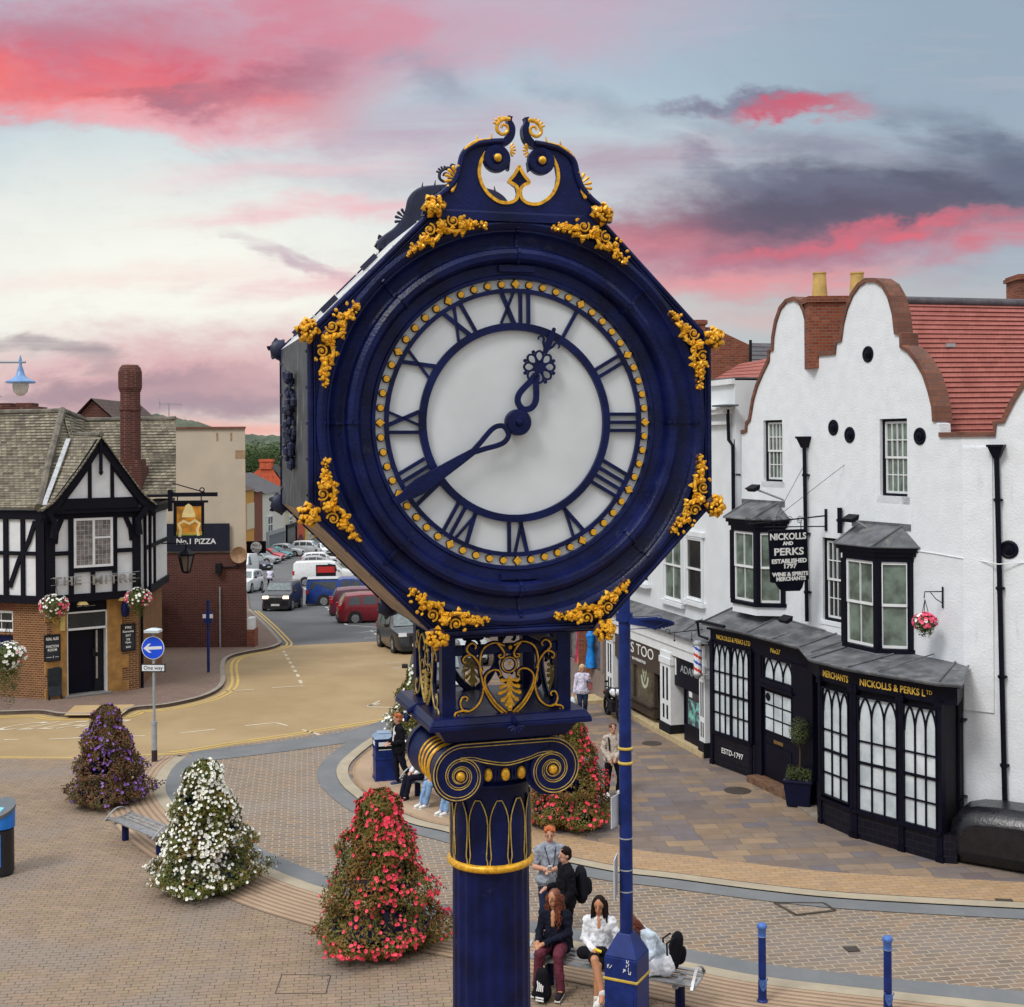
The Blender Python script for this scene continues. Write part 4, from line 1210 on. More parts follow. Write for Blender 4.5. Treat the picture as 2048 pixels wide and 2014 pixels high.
def lancets(parent, M, u0, u1, z0, z1, cols, zs, pane=BLIND, bars=BLACK, bw=.035, arch=.42, y=0.0, wide=.055):
    """leaded shop window with pointed heads: zs = heights of the cross bars"""
    b = MB(M); b.box(u0, u1, y + .02, y + .035, z0, z1); w = b.build('shop_window', pane, parent)
    b = MB(M)
    ya, yb = y - .015, y + .018
    b.box(u0 - wide, u0, ya - .03, yb, z0 - wide, z1 + wide); b.box(u1, u1 + wide, ya - .03, yb, z0 - wide, z1 + wide)
    b.box(u0, u1, ya - .03, yb, z1, z1 + wide); b.box(u0, u1, ya - .03, yb, z0 - wide, z0)
    zt = z1 - arch; cw = (u1 - u0) / cols
    for i in range(1, cols): b.box(u0 + cw * i - bw / 2, u0 + cw * i + bw / 2, ya, yb, z0, zt + .02)
    for k, z in enumerate(zs):
        q = bw * (1.7 if k == len(zs) - 2 and len(zs) > 2 else 1) / 2; b.box(u0, u1, ya + .003, yb - .001, z - q, z + q)
    for i in range(cols):
        for s_ in (-1, 1):
            x0 = u0 + cw * (i + (0 if s_ > 0 else 1)); pts = []
            for k in range(9):
                f_ = k / 8; pts.append((x0 + s_ * cw * (1 - math.cos(f_ * 1.10)) / (1 - math.cos(1.10)) * .5, zt + arch * math.sin(f_ * 1.10) / math.sin(1.10)))
            b.ribbon2(pts, bw * .9, ya + .001 * (i + 1) + (.002 if s_ > 0 else 0), yb)
    b.build('glazing_bars', bars, w)
    return w


# ---- white gabled wine merchant's
shop = thing('wine_shop', 'white rendered corner building with curved brick gables and black gothic shop windows', 'building', M=W.M)
outl = [(370, 890), (395, 882), (397, 842), (412, 828), (430, 720), (450, 650), (480, 580), (510, 520), (512, 470), (530, 465), (533, 400), (547, 320), (570, 252), (602, 214), (640, 202), (672, 220), (692, 262), (708, 325), (717, 380), (719, 436), (738, 440), (738, 491), (853, 481), (855, 426), (881, 418), (892, 330), (912, 250), (940, 182), (975, 132), (1012, 108), (1060, 108), (1100, 134), (1132, 192), (1156, 280), (1167, 382), (1193, 386), (1195, 450), (1232, 472), (1272, 522), (1312, 592), (1341, 680), (1360, 760), (1365, 836), (1386, 842), (1390, 904), (1500, 908)]
ol = [W.uv(*c5(*p)) for p in outl]
ol = [(max(u, 0.0), z) for u, z in ol]; ol[-1] = (W.L, ol[-2][1]); ol[-2] = (ol[-2][0], ol[-2][1])
gtop = ol
b = MB(W.M); b.prism([(0, 0)] + gtop + [(W.L, 0)], 0, .30)
wall = b.build('wall', RENDER_W, shop)
w1, w2, w3 = (1.22, 2.05, 7.50, 9.08), (5.82, 6.74, 7.28, 9.02), (3.68, 4.40, 4.20, 6.20)
ct = MB(W.M)
for u0, u1, z0, z1 in (w1, w2, w3): ct.box(u0, u1, -.1, .22, z0, z1)
cut(wall, ct)
sash(shop, W.M, *w1, 4, (2, 2), .10, fw=.055, glass=GGLASS, sill=(.15, .0, RENDER_W)); sash(shop, W.M, *w2, 4, (2, 2), .10, fw=.06, glass=GGLASS, sill=(.17, .0, RENDER_W)); sash(shop, W.M, *w3, 3, (2, 2), .08, fw=.07, sill=(.1, 0, RENDER_W))
# right hand wall, bent towards the square, with its own gable
zp = gtop[-1][1]
rr_ = [RW.uv(*c5(*p)) for p in ((1672, 905), (1672, 842), (1712, 838), (1740, 780), (1770, 722), (1800, 674), (1822, 644), (1880, 570), (1960, 500), (2060, 460))]
rtop = [(0, zp)] + [(rr_[0][0], zp)] + rr_[1:]
mir = 2 * rr_[-1][0]
rtop2 = rtop + [(mir - u, z) for u, z in rtop[1:-1][::-1]] + [(mir + .3, zp)]
REND_R = RENDER_W
b = MB(RW.M); b.prism([(0, 0)] + rtop2 + [(mir + .3, 0)], 0, .30); b.build('wall', REND_R, shop)
b = MB(RW.M); b.box(.02, .62, -.035, -.001, 2.9, zp - .25); b.build('wall_patch', REND_R, shop)
# coping courses
def coping(M, pts, name='coping'):
    b = MB(M)
    q = [V(p) for p in pts]
    b.ribbon2([(p.x, p.y) for p in q], .10, -.045, .42)
    return b.build(name, COPE, shop)
coping(W.M, [(u, z + .02) for u, z in gtop if u < 7.75]); coping(W.M, [(gtop[-2][0], zp + .02), (W.L + .02, zp + .02)]); coping(RW.M, [(u, z + .02) for u, z in rtop2])
# body and roofs behind
Rend = RW.pt(mir, 0)
foot = [W.pt(.05, 0, -.30), W.pt(W.L - .05, 0, -.32), RW.pt(.3, 0, -.34), RW.pt(mir, 0, -.31), V((18, 33, 0)), V((15, 41, 0)), V((8.2, 39.0, 0))]
b = MB(); b.slab([(p.x, p.y) for p in foot], 0, 8.5); b.build('rear_wall', RENDER_W, shop)
eL, eR = W.pt(6.6, 8.62, -.36), RW.pt(4.4, 8.62, -.36)
rL, rR = at(1700, 603, 32.0), at(2420, 617, 31.2)
tiled('roof', shop, eL, eR, rR, rL, 27, PANT, .05)
bk = [V((8.8, 38.5, 8.6)), V((17.5, 37.0, 8.6))]
b = MB(); b.add([rL, rR, bk[1], bk[0]], [(0, 1, 2, 3)]); b.add([rL, rL + V((0, 0, -.05)), eL, W.pt(.5, 8.6, -.35), bk[0]], [(0, 1, 2), (0, 2, 3), (0, 3, 4)]); b.build('roof', SLATE, shop, label='hidden slate slope behind the gables')
b = MB(); b.tube([rL + V((0, 0, .05)), rL.lerp(rR, .5) + V((0, 0, .03)), rR + V((0, 0, .05))], .11, 8); b.build('ridge', RIDGE, shop, smooth=60)
b = MB(); p = at(1901, 690, 30.4); b.box(p.x - .10, p.x + .10, p.y - .05, p.y + .05, p.z - .05, p.z + .035); b.build('roof_vent', GREYP, shop)
def stack(d, x0, x1, y0, y1, dep, pots, m=REDBRICK, capm=COPE):
    a, c = at(x0, y0, d), at(x1, y1, d)
    b = MB(); b.box(a.x, c.x, d, d + dep, c.z, a.z - .15); b.box(a.x - .06, c.x + .06, d - .06, d + dep + .06, a.z - .15, a.z - .05); b.box(a.x - .02, c.x + .02, d - .02, d + dep + .02, a.z - .05, a.z)
    o = b.build('chimney', m, shop)
    for px_, py_ in pots:
        t_ = at(px_, py_, d + dep / 2); b = MB(); h = t_.z - a.z
        b.lathe([(.0, 0), (.20, 0), (.19, h * .1), (.155, h), (.17, h + .01), (.17, h + .05), (.13, h + .05), (.12, h * .6), (0, h * .6)], 16, c=(t_.x, d + dep / 2, a.z)); b.build('chimney_pot', POT, o, smooth=40)
    return o
stack(31.6, 1618, 1730, 592, 735, .9, [(1639, 549), (1714, 549)])
stack(34.5, 2038, 2140, 548, 640, .9, [])
b = MB(W.M)
for px_, py_ in ((1020, 485), (842, 862), (926, 900), (1287, 907)):
    u, z = W.uv(*c5(px_, py_))
    b = MB(W.M); b.lathe([(.19, 0), (.19, .02), (.15, .035), (.12, .02), (.10, .02), (.09, .05), (.04, .055), (.035, .09), (0, .09)], 20, M=MX.Translation((u, 0, z)) @ MX.Rotation(PI / 2, 4, 'X')); b.build('tie_plate', BLACK, shop, smooth=40)
u, z = RW.uv(*c5(1745, 1490)); b = MB(RW.M); b.lathe([(.19, 0), (.19, .02), (.15, .035), (.12, .02), (.10, .02), (.09, .05), (.04, .055), (.035, .09), (0, .09)], 20, M=MX.Translation((u, 0, z)) @ MX.Rotation(PI / 2, 4, 'X')); b.build('tie_plate', BLACK, shop, smooth=40)
def downpipe(P, u, ztop, zbot, hopper=True, r=.05, off=.09, rings=3, drift=0.0, parent=shop):
    b = MB(P.M); b.tube([(u, -off, ztop), (u + drift, -off, zbot)], r, 10)
    for k in range(rings):
        f_ = (k + .5) / rings; b.tube([(u + drift * f_, -off, ztop + (zbot - ztop) * f_ - .03), (u + drift * f_, -off, ztop + (zbot - ztop) * f_ + .03)], r * 1.4, 10)
        b.box(u + drift * f_ - .09, u + drift * f_ + .09, -off + .02, -.003, ztop + (zbot - ztop) * f_ - .02, ztop + (zbot - ztop) * f_ + .02)
    if hopper: b.taper(u - .06, u + .06, -off - .06, -.004, ztop - .05, u - .15, u + .15, -off - .13, -.004, ztop + .18); b.box(u - .17, u + .17, -off - .15, -.005, ztop + .18, ztop + .23)
    return b.build('downpipe', BLACK, parent, smooth=40)
downpipe(W, 3.10, 8.42, 4.10, True, drift=.06)
downpipe(RW, .72, 8.2, .95, True, r=.055, rings=4, drift=.12)
downpipe(RW, -.02, 3.5, .3, False, off=.35, rings=2, r=.045)
downpipe(W, .06, 8.6, 6.7, False, rings=1)
downpipe(W, 4.47, 6.95, 6.35, False, rings=1, r=.06)
b = MB(RW.M); b.tube([(-.02, -.012, 6.06), (.3, -.012, 6.03), (.75, -.15, 5.98), (1.2, -.012, 6.02), (4, -.012, 6.06)], .012, 6); b.build('cable', WOODW, shop)
b = MB(W.M); b.tube([(6.8, -.012, 6.12), (7.6, -.012, 6.10), (8.43, -.012, 6.06)], .012, 6); b.build('cable', WOODW, shop)

# bays of the first floor
def bay(u0, u1, cant, p, z0, z1, zroof, zback, two=True):
    o = None
    pl = [(u0 - cant, 0), (u0, -p), (u1, -p), (u1 + cant, 0)]
    segs = [(pl[i], pl[i + 1]) for i in range(3)]
    b = MB(W.M); b.slab(pl + [], z0 - .32, z0 - .10); base = b.build('bay_window', RENDER_W, shop)
    def off(d):      # outline pushed outwards
        return [(u0 - cant - d * 1.2, 0), (u0 - d * .5, -p - d), (u1 + d * .5, -p - d), (u1 + cant + d * 1.2, 0)]
    b = MB(W.M); b.slab(off(.05), z0 - .10, z0 - .003); b.slab(off(.03), z1, z1 + .12); b.slab(off(.09), z1 + .12, z1 + .22); b.slab(off(.15), z1 + .22, z1 + .33)
    for q in (0.0,):
        for (x, y) in pl[1:3]: b.box(x - .075, x + .075, y - .03, y + .09, z0, z1)
        b.box(pl[0][0] - .02, pl[0][0] + .07, -.10, -.003, z0, z1); b.box(pl[3][0] - .07, pl[3][0] + .02, -.10, -.003, z0, z1)
    b.build('bay_frame', BLACK, base)
    fr = off(.2); zf = z1 + .335
    b = MB(W.M)
    top = [(u0 - cant * .3, -.005, zback), (u1 + cant * .3, -.005, zback)]
    q = [(x, y, zf) for x, y in fr]; q2 = [(x, y, zf - .02) for x, y in fr]
    b.add([q[0], q[1], q[2], q[3], top[1], top[0]] + q2, [(0, 1, 5), (1, 2, 4, 5), (2, 3, 4), (0, 6, 7, 1), (1, 7, 8, 2), (2, 8, 9, 3), (6, 9, 8, 7)])
    for s_, t_ in ((q[1], top[0]), (q[2], top[1])): b.tube([V(s_) + V((0, 0, .015)), V(t_) + V((0, 0, .015))], .025, 6)
    b.tube([V(x) + V((0, 0, .0)) for x in q], .022, 6); b.box(top[0][0] - .3, top[1][0] + .3, -.02, -.002, zback - .08, zback + .06)
    b.build('bay_roof', LEAD, base)
    for i, (s_, e_) in enumerate(segs):
        A_ = W.M @ V((s_[0], s_[1], 0)); B_ = W.M @ V((e_[0], e_[1], 0)); P = Plane(A_[:2], B_[:2]); m_ = .08
        sash(base, P.M, m_, P.L - m_, z0 + .0, z1 - .0, 2 if i == 1 else 1, (1, 1), y=.0, fw=.005, sw=.06, frame=None, glass=GGLASS)
        b = MB(P.M); b.box(m_ + .08, P.L - m_ - .08, .10, .11, z0 + .05, z1 - .05); b.m = 0
        b.build('curtain', mat('pale_curtain', (.42, .44, .36, 1), .8, var=.35, scale=3), base)
    return base
bay(5.27, 6.40, .50, .60, 3.93, 5.85, 6.2, 6.62)
bay(.64, 1.72, .42, .60, 4.42, 6.22, 6.55, 6.95)

# black shopfront
c8b = c6
Gp = [(.05, .92), (1.86, .82), (5.69, 1.63), (6.88, 1.65), (9.02, 1.11), (9.24, .93)]
Gw = [W.pt(u, 0, w) for u, w in Gp]
seg = lambda i, j: Plane(Gw[i][:2], Gw[j][:2])
TILEB = brickmat('black_tile', [(.005, .005, .012, 1), (.008, .008, .016, 1)], (.02, .02, .026, 1), .30, .15, .006, rough=.45, bump=.2)
S0, S2, S3 = seg(0, 1), seg(2, 3), seg(3, 4)
front = MB(W.M)
doorp = .30
du0, du1 = 2.55, 3.55
# stallrisers and fascias as solid blocks
lo1 = [(.05, 0), (.05, -.92), (1.86, -.82), (2.45, -doorp), (2.45, 0)]
lo2 = [(3.66, 0), (3.66, -doorp), (5.69, -1.63), (6.88, -1.65), (9.02, -1.11), (9.2, -.9), (8.43, 0)]
b = MB(W.M); b.slab(lo1, 0, .86); b.slab(lo2, 0, .58); b.build('stallriser', TILEB, shop)
b = MB(W.M); b.slab([(.05, 0), (.05, -.92), (1.86, -.82), (4.2, -.88), (5.69, -1.63), (6.88, -1.65), (9.02, -1.11), (9.24, -.9), (8.45, 0)], 3.20, 3.56)
b.slab([(0.0, 0), (0.0, -1.0), (1.88, -.90), (4.2, -.97), (5.66, -1.72), (6.90, -1.74), (9.08, -1.20), (9.34, -.93), (8.5, 0)], 3.56, 3.62)
fas = b.build('fascia', BLACK, shop)
# solid inside so that no gap shows
b = MB(W.M); b.slab([(.12, 0), (.12, -.82), (1.80, -.74), (2.40, -.22), (2.40, -.01)], .86, 3.2); b.slab([(3.72, -.01), (3.72, -.24), (5.72, -1.53), (6.86, -1.55), (8.95, -1.03), (8.42, -.01)], .58, 3.2); b.build('shop_lining', BLACKM, shop)
def posts(P, us, z0, z1, w=.11, d=.10):
    b = MB(P.M)
    for u in us[:-1]: posts(P, (u,), z0, z1, w, d).build('pilaster', BLACK, shop)
    for u in us[-1:]: b.box(u - w / 2, u + w / 2, -.035, d, z0, z1); b.box(u - w / 2 - .03, u + w / 2 + .03, -.06, d, z1 - .16, z1 - .06); b.box(u - w / 2 - .02, u + w / 2 + .02, -.05, d, z0, z0 + .12)
    return b
posts(S0, (.06, S0.L - .06), 0, 3.3).build('pilaster', BLACK, shop)
lancets(shop, S0.M, .17, .90, .92, 3.22, 3, (1.42, 1.95, 2.50), y=-.01, wide=.03, arch=.5); lancets(shop, S0.M, .96, S0.L - .13, .92, 3.22, 3, (1.42, 1.95, 2.50), y=-.01, wide=.03, arch=.5)
posts(S2, (.05, S2.L - .02), 0, 3.3, .10).build('pilaster', BLACK, shop)
lancets(shop, S2.M, .18, 1.08, .72, 3.06, 3, (1.2, 1.70, 2.15), y=-.01, wide=.03, arch=.5)
posts(S3, (.06, 1.24, S3.L - .05), 0, 3.3, .13).build('pilaster', BLACK, shop)
lancets(shop, S3.M, .19, 1.14, .66, 3.06, 3, (1.16, 1.66, 2.12), y=-.01, wide=.03, arch=.5); lancets(shop, S3.M, 1.33, S3.L - .12, .66, 3.06, 3, (1.16, 1.66, 2.12), y=-.01, wide=.03, arch=.5)
for P, u0, u1, z0 in ((S0, .1, S0.L, .86), (S2, 0, S2.L, .6), (S3, 0, S3.L, .6)):
    b = MB(P.M); b.box(u0, u1, -.07, .03, z0 - .03, z0 + .03); b.build('shop_sill', BLACK, shop)
# doorway
SD = Plane(W.pt(2.45, 0, .82)[:2], W.pt(4.35, 0, .95)[:2])
ud = [SD.uv(*c6(*p)) for p in ((505, 780), (672, 780), (515, 540), (668, 780))]
d0, d1 = ud[0][0], ud[1][0]
dw = d1 - d0
b = MB(SD.M); b.box(d0 - .35, d0 - .02, -.02, .5, .0, 3.2); b.box(d1 + .02, d1 + .9, -.02, .5, .0, 3.2); b.box(d0 - .02, d1 + .02, -.05, .4, 2.44, 2.62); b.box(d0 - .1, d1 + .1, -.09, .0, 2.44, 2.50)
b.box(d0 - .02, d1 + .02, .12, .5, .16, 3.2)
b.build('door_surround', BLACK, shop)
b = MB(SD.M); b.box(d0, d1, .04, .10, .20, 2.42); b.box(d0 + .12, d1 - .12, .025, .04, .34, 1.02); b.box(d0 + .02, d1 - .02, .03, .041, 1.06, 1.22); dr = b.build('door', BLACK, shop)
lancets(shop, SD.M, d0 + .06, d1 - .06, 2.66, 3.16, 3, (), y=.04, arch=.48)
b = MB(SD.M); b.box(d0 + .10, d1 - .10, .030, .038, 1.36, 2.34); dp = b.build('door_pane', BLIND, dr)
b = MB(SD.M); gw = (dw - .2) / 3
for i in range(4): x = d0 + .10 + gw * i; b.box(x - .016, x + .016, .018, .034, 1.34, 2.36)
for i in range(4): z = 1.35 + .33 * i; b.box(d0 + .08, d1 - .08, .020, .033, z - .016, z + .016)
b.lathe([(0, .03), (.07, .03), (.10, .01), (.10, 0), (0, 0)], 16, M=MX.Translation((d0 + .26, .018, 2.20)) @ MX.Rotation(PI / 2, 4, 'X'))
b.build('glazing_bars', BLACK, dp)
b = MB(SD.M); b.box(d0 + dw * .36, d0 + dw * .66, .015, .03, 1.10, 1.18); b.build('letter_plate', mat('brass', (.30, .18, .06, 1), .4, metal=.6), dr)
b = MB(SD.M); b.box(d0 - .2, d1 + .2, -.34, .12, .0, .17); b.build('doorstep', mat('worn_wood_step', (.15, .08, .045, 1), .7, var=.4), shop)
b = MB(); q = [W.pt(1.9, 0, .80), W.pt(5.6, 0, 1.62), W.pt(3.9, 0, .4), W.pt(2.3, 0, .4)]; b.slab([(p.x, p.y) for p in q], .0, .05); b.build('threshold', mat('concrete_threshold', (.24, .20, .16, 1), .85, var=.2), shop)
# lead roof over the shopfront
fr = [(-.05, 1.12), (1.9, 1.02), (4.2, 1.08), (5.62, 1.84), (6.92, 1.86), (9.14, 1.32), (9.50, 1.0)]
bk_ = [(-.05, .0), (1.9, .0), (4.2, .0), (5.2, .0), (6.6, .0), (8.2, .0), (8.6, .02)]
b = MB(W.M); n = len(fr)
zF = [3.74, 3.70, 3.67, 3.66, 3.66, 3.66, 3.66]; zB = [4.12, 4.06, 3.92, 3.86, 3.84, 3.84, 3.82]
P = [(u, -w, z) for (u, w), z in zip(fr, zF)] + [(u, -w - .002, z) for (u, w), z in zip(bk_, zB)] + [(u, -w, z - .05) for (u, w), z in zip(fr, zF)]
b.add(P, [(i, i + 1, n + i + 1, n + i) for i in range(n - 1)] + [(i, 2 * n + i, 2 * n + i + 1, i + 1) for i in range(n - 1)])
for i in range(n): b.tube([V(P[i]) + V((0, 0, .02)), V(P[n + i]) + V((0, 0, .02))], .022, 6)
b.tube([V(p) for p in P[:n]], .03, 6)
for u in (.9, 3.0, 5.0, 7.7):
    b.tube([V((u, -1.05 - (.7 if u > 5.5 else .35 if u > 4.5 else 0) * .8, 3.70)), V((u * .98, -.01, 3.93))], .014, 6)
b.build('lead_roof', LEAD, shop)
b = MB(W.M); b.tube([(-.35, -1.1, 3.72), (-.05, -1.14, 3.78), (1.0, -1.08, 3.76)], .04, 8); b.tube([(-.3, -1.1, 3.72), (-.3, -1.05, 3.35), (-.02, -.95, 3.30)], .035, 8); b.build('gutter', BLACK, shop, smooth=40)
# floodlights
for u, w, z, a in ((1.85, .75, 7.35, 0), (3.55, 1.0, 4.25, 0), (5.35, .45, 6.75, 0)):
    b = MB(W.M); b.tube([(u + .25, -.02, z - .3), (u, -w, z)], .025, 6); b.build('floodlight_arm', STEEL, shop)
    b = MB(W.M @ MX.Translation((u, -w, z)) @ MX.Rotation(R(25), 4, 'X')); b.taper(-.15, .15, -.08, .08, -.06, -.19, .19, -.12, .12, .05); b.build('floodlight', BLACKM, shop)
# lettering
text('NICKOLLS & PERKS L', .2, GOLDT, 'lettering', fas, S3.M @ MX.Translation((1.02, -.012, 3.37)), width=1.62, ext=.004, bold=.004)
text('TD', .12, GOLDT, 'lettering', fas, S3.M @ MX.Translation((1.93, -.012, 3.40)), width=.14, ext=.004)
text('MERCHANTS', .2, GOLDT, 'lettering', fas, S2.M @ MX.Translation((.62, -.012, 3.37)), width=.90, ext=.004, bold=.004)
text('NICKOLLS & PERKS LTD', .17, GOLDT, 'lettering', fas, S0.M @ MX.Translation((1.02, -.012, 3.40)), width=1.45, ext=.004)
SF = Plane(W.pt(1.86, 0, .82)[:2], W.pt(4.2, 0, .88)[:2])
uu, zz = SF.uv(*c6(578, 268)); text('No37', .17, GOLDT, 'lettering', fas, SF.M @ MX.Translation((uu, -.014, 3.38)), width=.42, ext=.004)
text('ESTD-1797', .2, WHITET, 'lettering', fas, S0.M @ MX.Translation((.95, -.014, .45)), width=.92, ext=.004)
b = MB(W.M); u0, z0 = W.uv(*c6(2 + 1690 - 2, 0), .0) if False else (0, 0)
# hanging sign on its bracket, square to the wall
us = W.uv(1653, 1045)[0]
SG = Plane(W.pt(us, 0, 2.6)[:2], W.pt(us, 0, 0)[:2])
sgn = thing('hanging_sign', 'black shaped hanging board with white lettering above the shop door', 'sign', M=SG.M)
cs_ = crop(1440, 980, 5.95)
q = [SG.uv(*cs_(*p)) for p in ((575, 480), (1025, 462), (1055, 1060), (1000, 1075), (975, 1160), (945, 1200), (735, 1205), (690, 1160), (660, 1110), (600, 1100))]
b = MB(SG.M); b.prism(q, -.025, .025); brd = b.build('board', BLACK, sgn, bevel=.008)
xc = (q[0][0] + q[1][0]) / 2; 
for s_, y_, w_, h_, x_ in (('NICKOLLS', 555, 430, .17, 800), ('AND', 635, 125, .09, 800), ('PERKS', 735, 350, .19, 810), ('ESTABLISHED', 845, 415, .11, 815), ('1797', 905, 150, .12, 822), ('WINE & SPIRITS', 1000, 430, .10, 828), ('MERCHANTS', 1055, 350, .10, 835)):
    p_, q_ = SG.uv(*cs_(x_ - w_ / 2, y_)), SG.uv(*cs_(x_ + w_ / 2, y_))
    text(s_, h_ * 1.25, WHITET, 'lettering', brd, SG.M @ MX.Translation(((p_[0] + q_[0]) / 2, -.031, (p_[1] + q_[1]) / 2)), width=q_[0] - p_[0], ext=.003, bold=.006)
b = MB(SG.M)
zt = q[0][1] + .10; x0 = q[0][0] - .55
zb_ = SG.uv(*cs_(1100, 320))[1]
b.tube([(x0, 0, zb_ - .12), (SG.L, 0, zb_ + .02)], .018, 6); b.tube([(q[0][0] - .1, 0, zb_ - .20), (SG.L, 0, zb_ - .24)], .014, 6)
b.box(SG.L - .03, SG.L, -.04, .04, zb_ - .35, zb_ + .18)
for x in (q[0][0] + .15, q[1][0] - .15): b.tube([(x, 0, zb_ - .1), (x, 0, q[0][1] - .01)], .012, 6)
for k in range(5):
    cx_ = x0 + .25 + k * .30; lo = [(cx_ + (.10 - .08 * i / 16) * math.cos(i * .75), 0, zb_ - .06 + (.10 - .08 * i / 16) * math.sin(i * .75)) for i in range(17)]; b.tube(lo, .008, 5)
lo = [(x0 + (.09 - .06 * i / 14) * math.cos(i * .6 + 2), 0, zb_ - .04 + (.09 - .06 * i / 14) * math.sin(i * .6 + 2)) for i in range(15)]; b.tube(lo, .010, 5)
w1_, w2_ = V((SG.L, -.7, zb_ + 1.25)), V((SG.L, .9, zb_ + 1.2))
for w_ in (w1_, w2_): b.tube([(x0 + .75, 0, zb_), w_], .006, 5)
b.build('bracket', BLACKM, sgn)
# plinth block at the corner
but = thing('corner_buttress', 'rounded glossy black plinth block against the white corner wall', 'buttress', M=RW.M)
b = MB(RW.M); b.prism([(-.05, 0), (-.05, .55), (.02, .85), (.2, 1.08), (.5, 1.17), (.9, 1.20), (3.2, 1.22), (3.2, 0)], -1.22, -.002)
b.build('plinth', mat('gloss_black_plinth', (.008, .008, .012, 1), .28, var=.3, bump=.3, bscale=20), but, bevel=.30, smooth=70)

# ---- neighbour: white shops running away down the street
C = Plane((5.25 - .275 * 30, 35 + .961 * 30), (5.25, 35.0))
CU = -.62                                       # upper wall stands back behind the shop line
wh = thing('white_shop_building', 'white painted shop building with cornice and barber pole beside the black gothic shopfront', 'building', M=C.M)
CREAMW = mat('white_stucco', (.70, .73, .75, 1), .65, var=.04, scale=2)
cu0 = 22.0; cu1 = C.L + .45
tz = C.uv(*c5(300, 622), CU)[1]; cz0, cz1 = C.uv(*c5(300, 850), CU)[1], C.uv(*c5(300, 770), CU)[1]
b = MB(C.M); b.box(cu0, cu1, -CU, -CU + 5, 0, tz); b.build('wall', CREAMW, wh)
b = MB(C.M); b.box(cu0, cu1 - .25, -CU - .12, -CU - .002, cz0 + .02, cz0 + .12); b.box(cu0, cu1 - .22, -CU - .25, -CU - .003, cz1 - .12, cz1); b.box(cu0, cu1 - .2, -CU - .32, -CU - .004, cz1, cz1 + .06); b.box(cu0, cu1, -CU - .1, -CU - .001, tz - .1, tz + .04); b.build('cornice', WOODW, wh)
b = MB(C.M); b.box(cu0 - .01, cu1, -CU - .05, -CU + 5.05, tz + .04, tz + .08); b.box(cu1 - .5, cu1 + .25, -CU - .45, -CU - .02, cz1 + .07, cz1 + .12); b.build('roof_flashing', LEAD, wh)
b = MB(C.M); b.tube([(cu1 - .25, -CU - .1, cz1), (cu1 - .2, -CU - .1, cz0 - .4), (cu1 + .05, -CU - .1, cz0 - .55), (cu1 + .05, -CU - .1, 6.4)], .05, 8); b.build('downpipe', BLACK, wh, smooth=40)
def cwin(x0, x1, y0, y1, cols, glass, name='window'):
    a = C.uv(*cA(x0, y0), CU + .02); c_ = C.uv(*cA(x1, y1), CU + .02)
    b = MB(C.M); b.box(a[0] - .12, c_[0] + .12, -CU - .08, -CU - .001, a[1] + .02, a[1] + .16); b.build('window_head', CREAMW, wh); b = MB(C.M); b.box(a[0] - .14, c_[0] + .14, -CU - .14, -CU - .001, c_[1] - .14, c_[1] - .02); b.build('sill', CREAMW, wh)
    return sash(wh, C.M, a[0], c_[0], c_[1], a[1], cols, (1, 1), y=-CU - .062, fw=.03, sw=.06, frame=CREAMW, glass=glass, depth=.058)
cwin(1230, 1432, 300, 1110, 2, GGLASS); cwin(1470, 1650, 385, 1105, 1, DGLASS)
a = C.uv(*cA(1080, 600), CU); 
sash(wh, C.M, a[0] - 1.3, a[0], C.uv(*cA(1080, 905), CU)[1], C.uv(*cA(1080, 905), CU)[1] + 1.8, 2, (1, 1), y=-CU - .062, fw=.03, sw=.06, frame=CREAMW, depth=.058, sill=(.12, .05, CREAMW))
# lead pentice, white fascia, pilasters
b = MB(C.M)
zl0, zl1 = C.uv(*cA(1690, 1330), CU)[1], C.uv(*cA(1690, 1415), .2)[1]
zl1 = zl0 - .30
b.add([(cu0, -.22, zl1), (cu1 - .35, -.22, zl1), (cu1 - .35, -CU - .002, zl0), (cu0, -CU - .002, zl0), (cu0, -.22, zl1 - .07), (cu1 - .35, -.22, zl1 - .07), (cu1 - .35, -CU - .002, zl0 - .07), (cu0, -CU - .002, zl0 - .07)], [(0, 1, 2, 3), (0, 4, 5, 1), (1, 5, 6, 2), (4, 7, 6, 5), (0, 3, 7, 4)])
b.build('lead_roof', LEAD, wh)
zf = zl1 - .07
b = MB(C.M); b.box(cu0, cu1 - .45, -.10, .55, zf - .34, zf); b.box(cu0, cu1 - .45, -.06, .55, zf - .62, zf - .34); b.build('fascia', WOODW, wh)
zs0 = zf - .62
pil = [C.uv(*c1(p, 800), .0)[0] for p in (470, 535, 985, 1085, 1358, 1412)]
for i in (0, 2, 4):
    b = MB(C.M); b.box(pil[i], pil[i + 1], -.10, .5, .42, zs0 + .05)
    b.box(pil[i] - .03, pil[i + 1] + .03, -.13, .5, zs0 - .30, zs0 - .12); b.build('pilaster', WOODW, wh)
    b = MB(C.M)
    w_ = pil[i + 1] - pil[i]
    for k in (.25, .60):
        for z0_, z1_ in ((.55, .95), (1.1, zs0 - .4)): b.box(pil[i] + w_ * k, pil[i] + w_ * (k + .16), -.106, -.10, z0_, z1_)
    b.box(pil[i] - .01, pil[i + 1] + .01, -.14, .5, 0, .42); b.build('pilaster_panel', BLACKM, wh)
BROWN = mat('dark_brown_board', (.055, .038, .028, 1), .5, var=.2)
b = MB(C.M); b.box(pil[1], pil[2] - .02, -.03, .5, zs0 - .75, zs0); sb = b.build('sign_board', BROWN, wh)
b = MB(C.M); b.box(pil[3] + .01, pil[4], .02, .5, zs0 - .85, zs0 + .02); sb2 = b.build('sign_board', BLACK, wh)
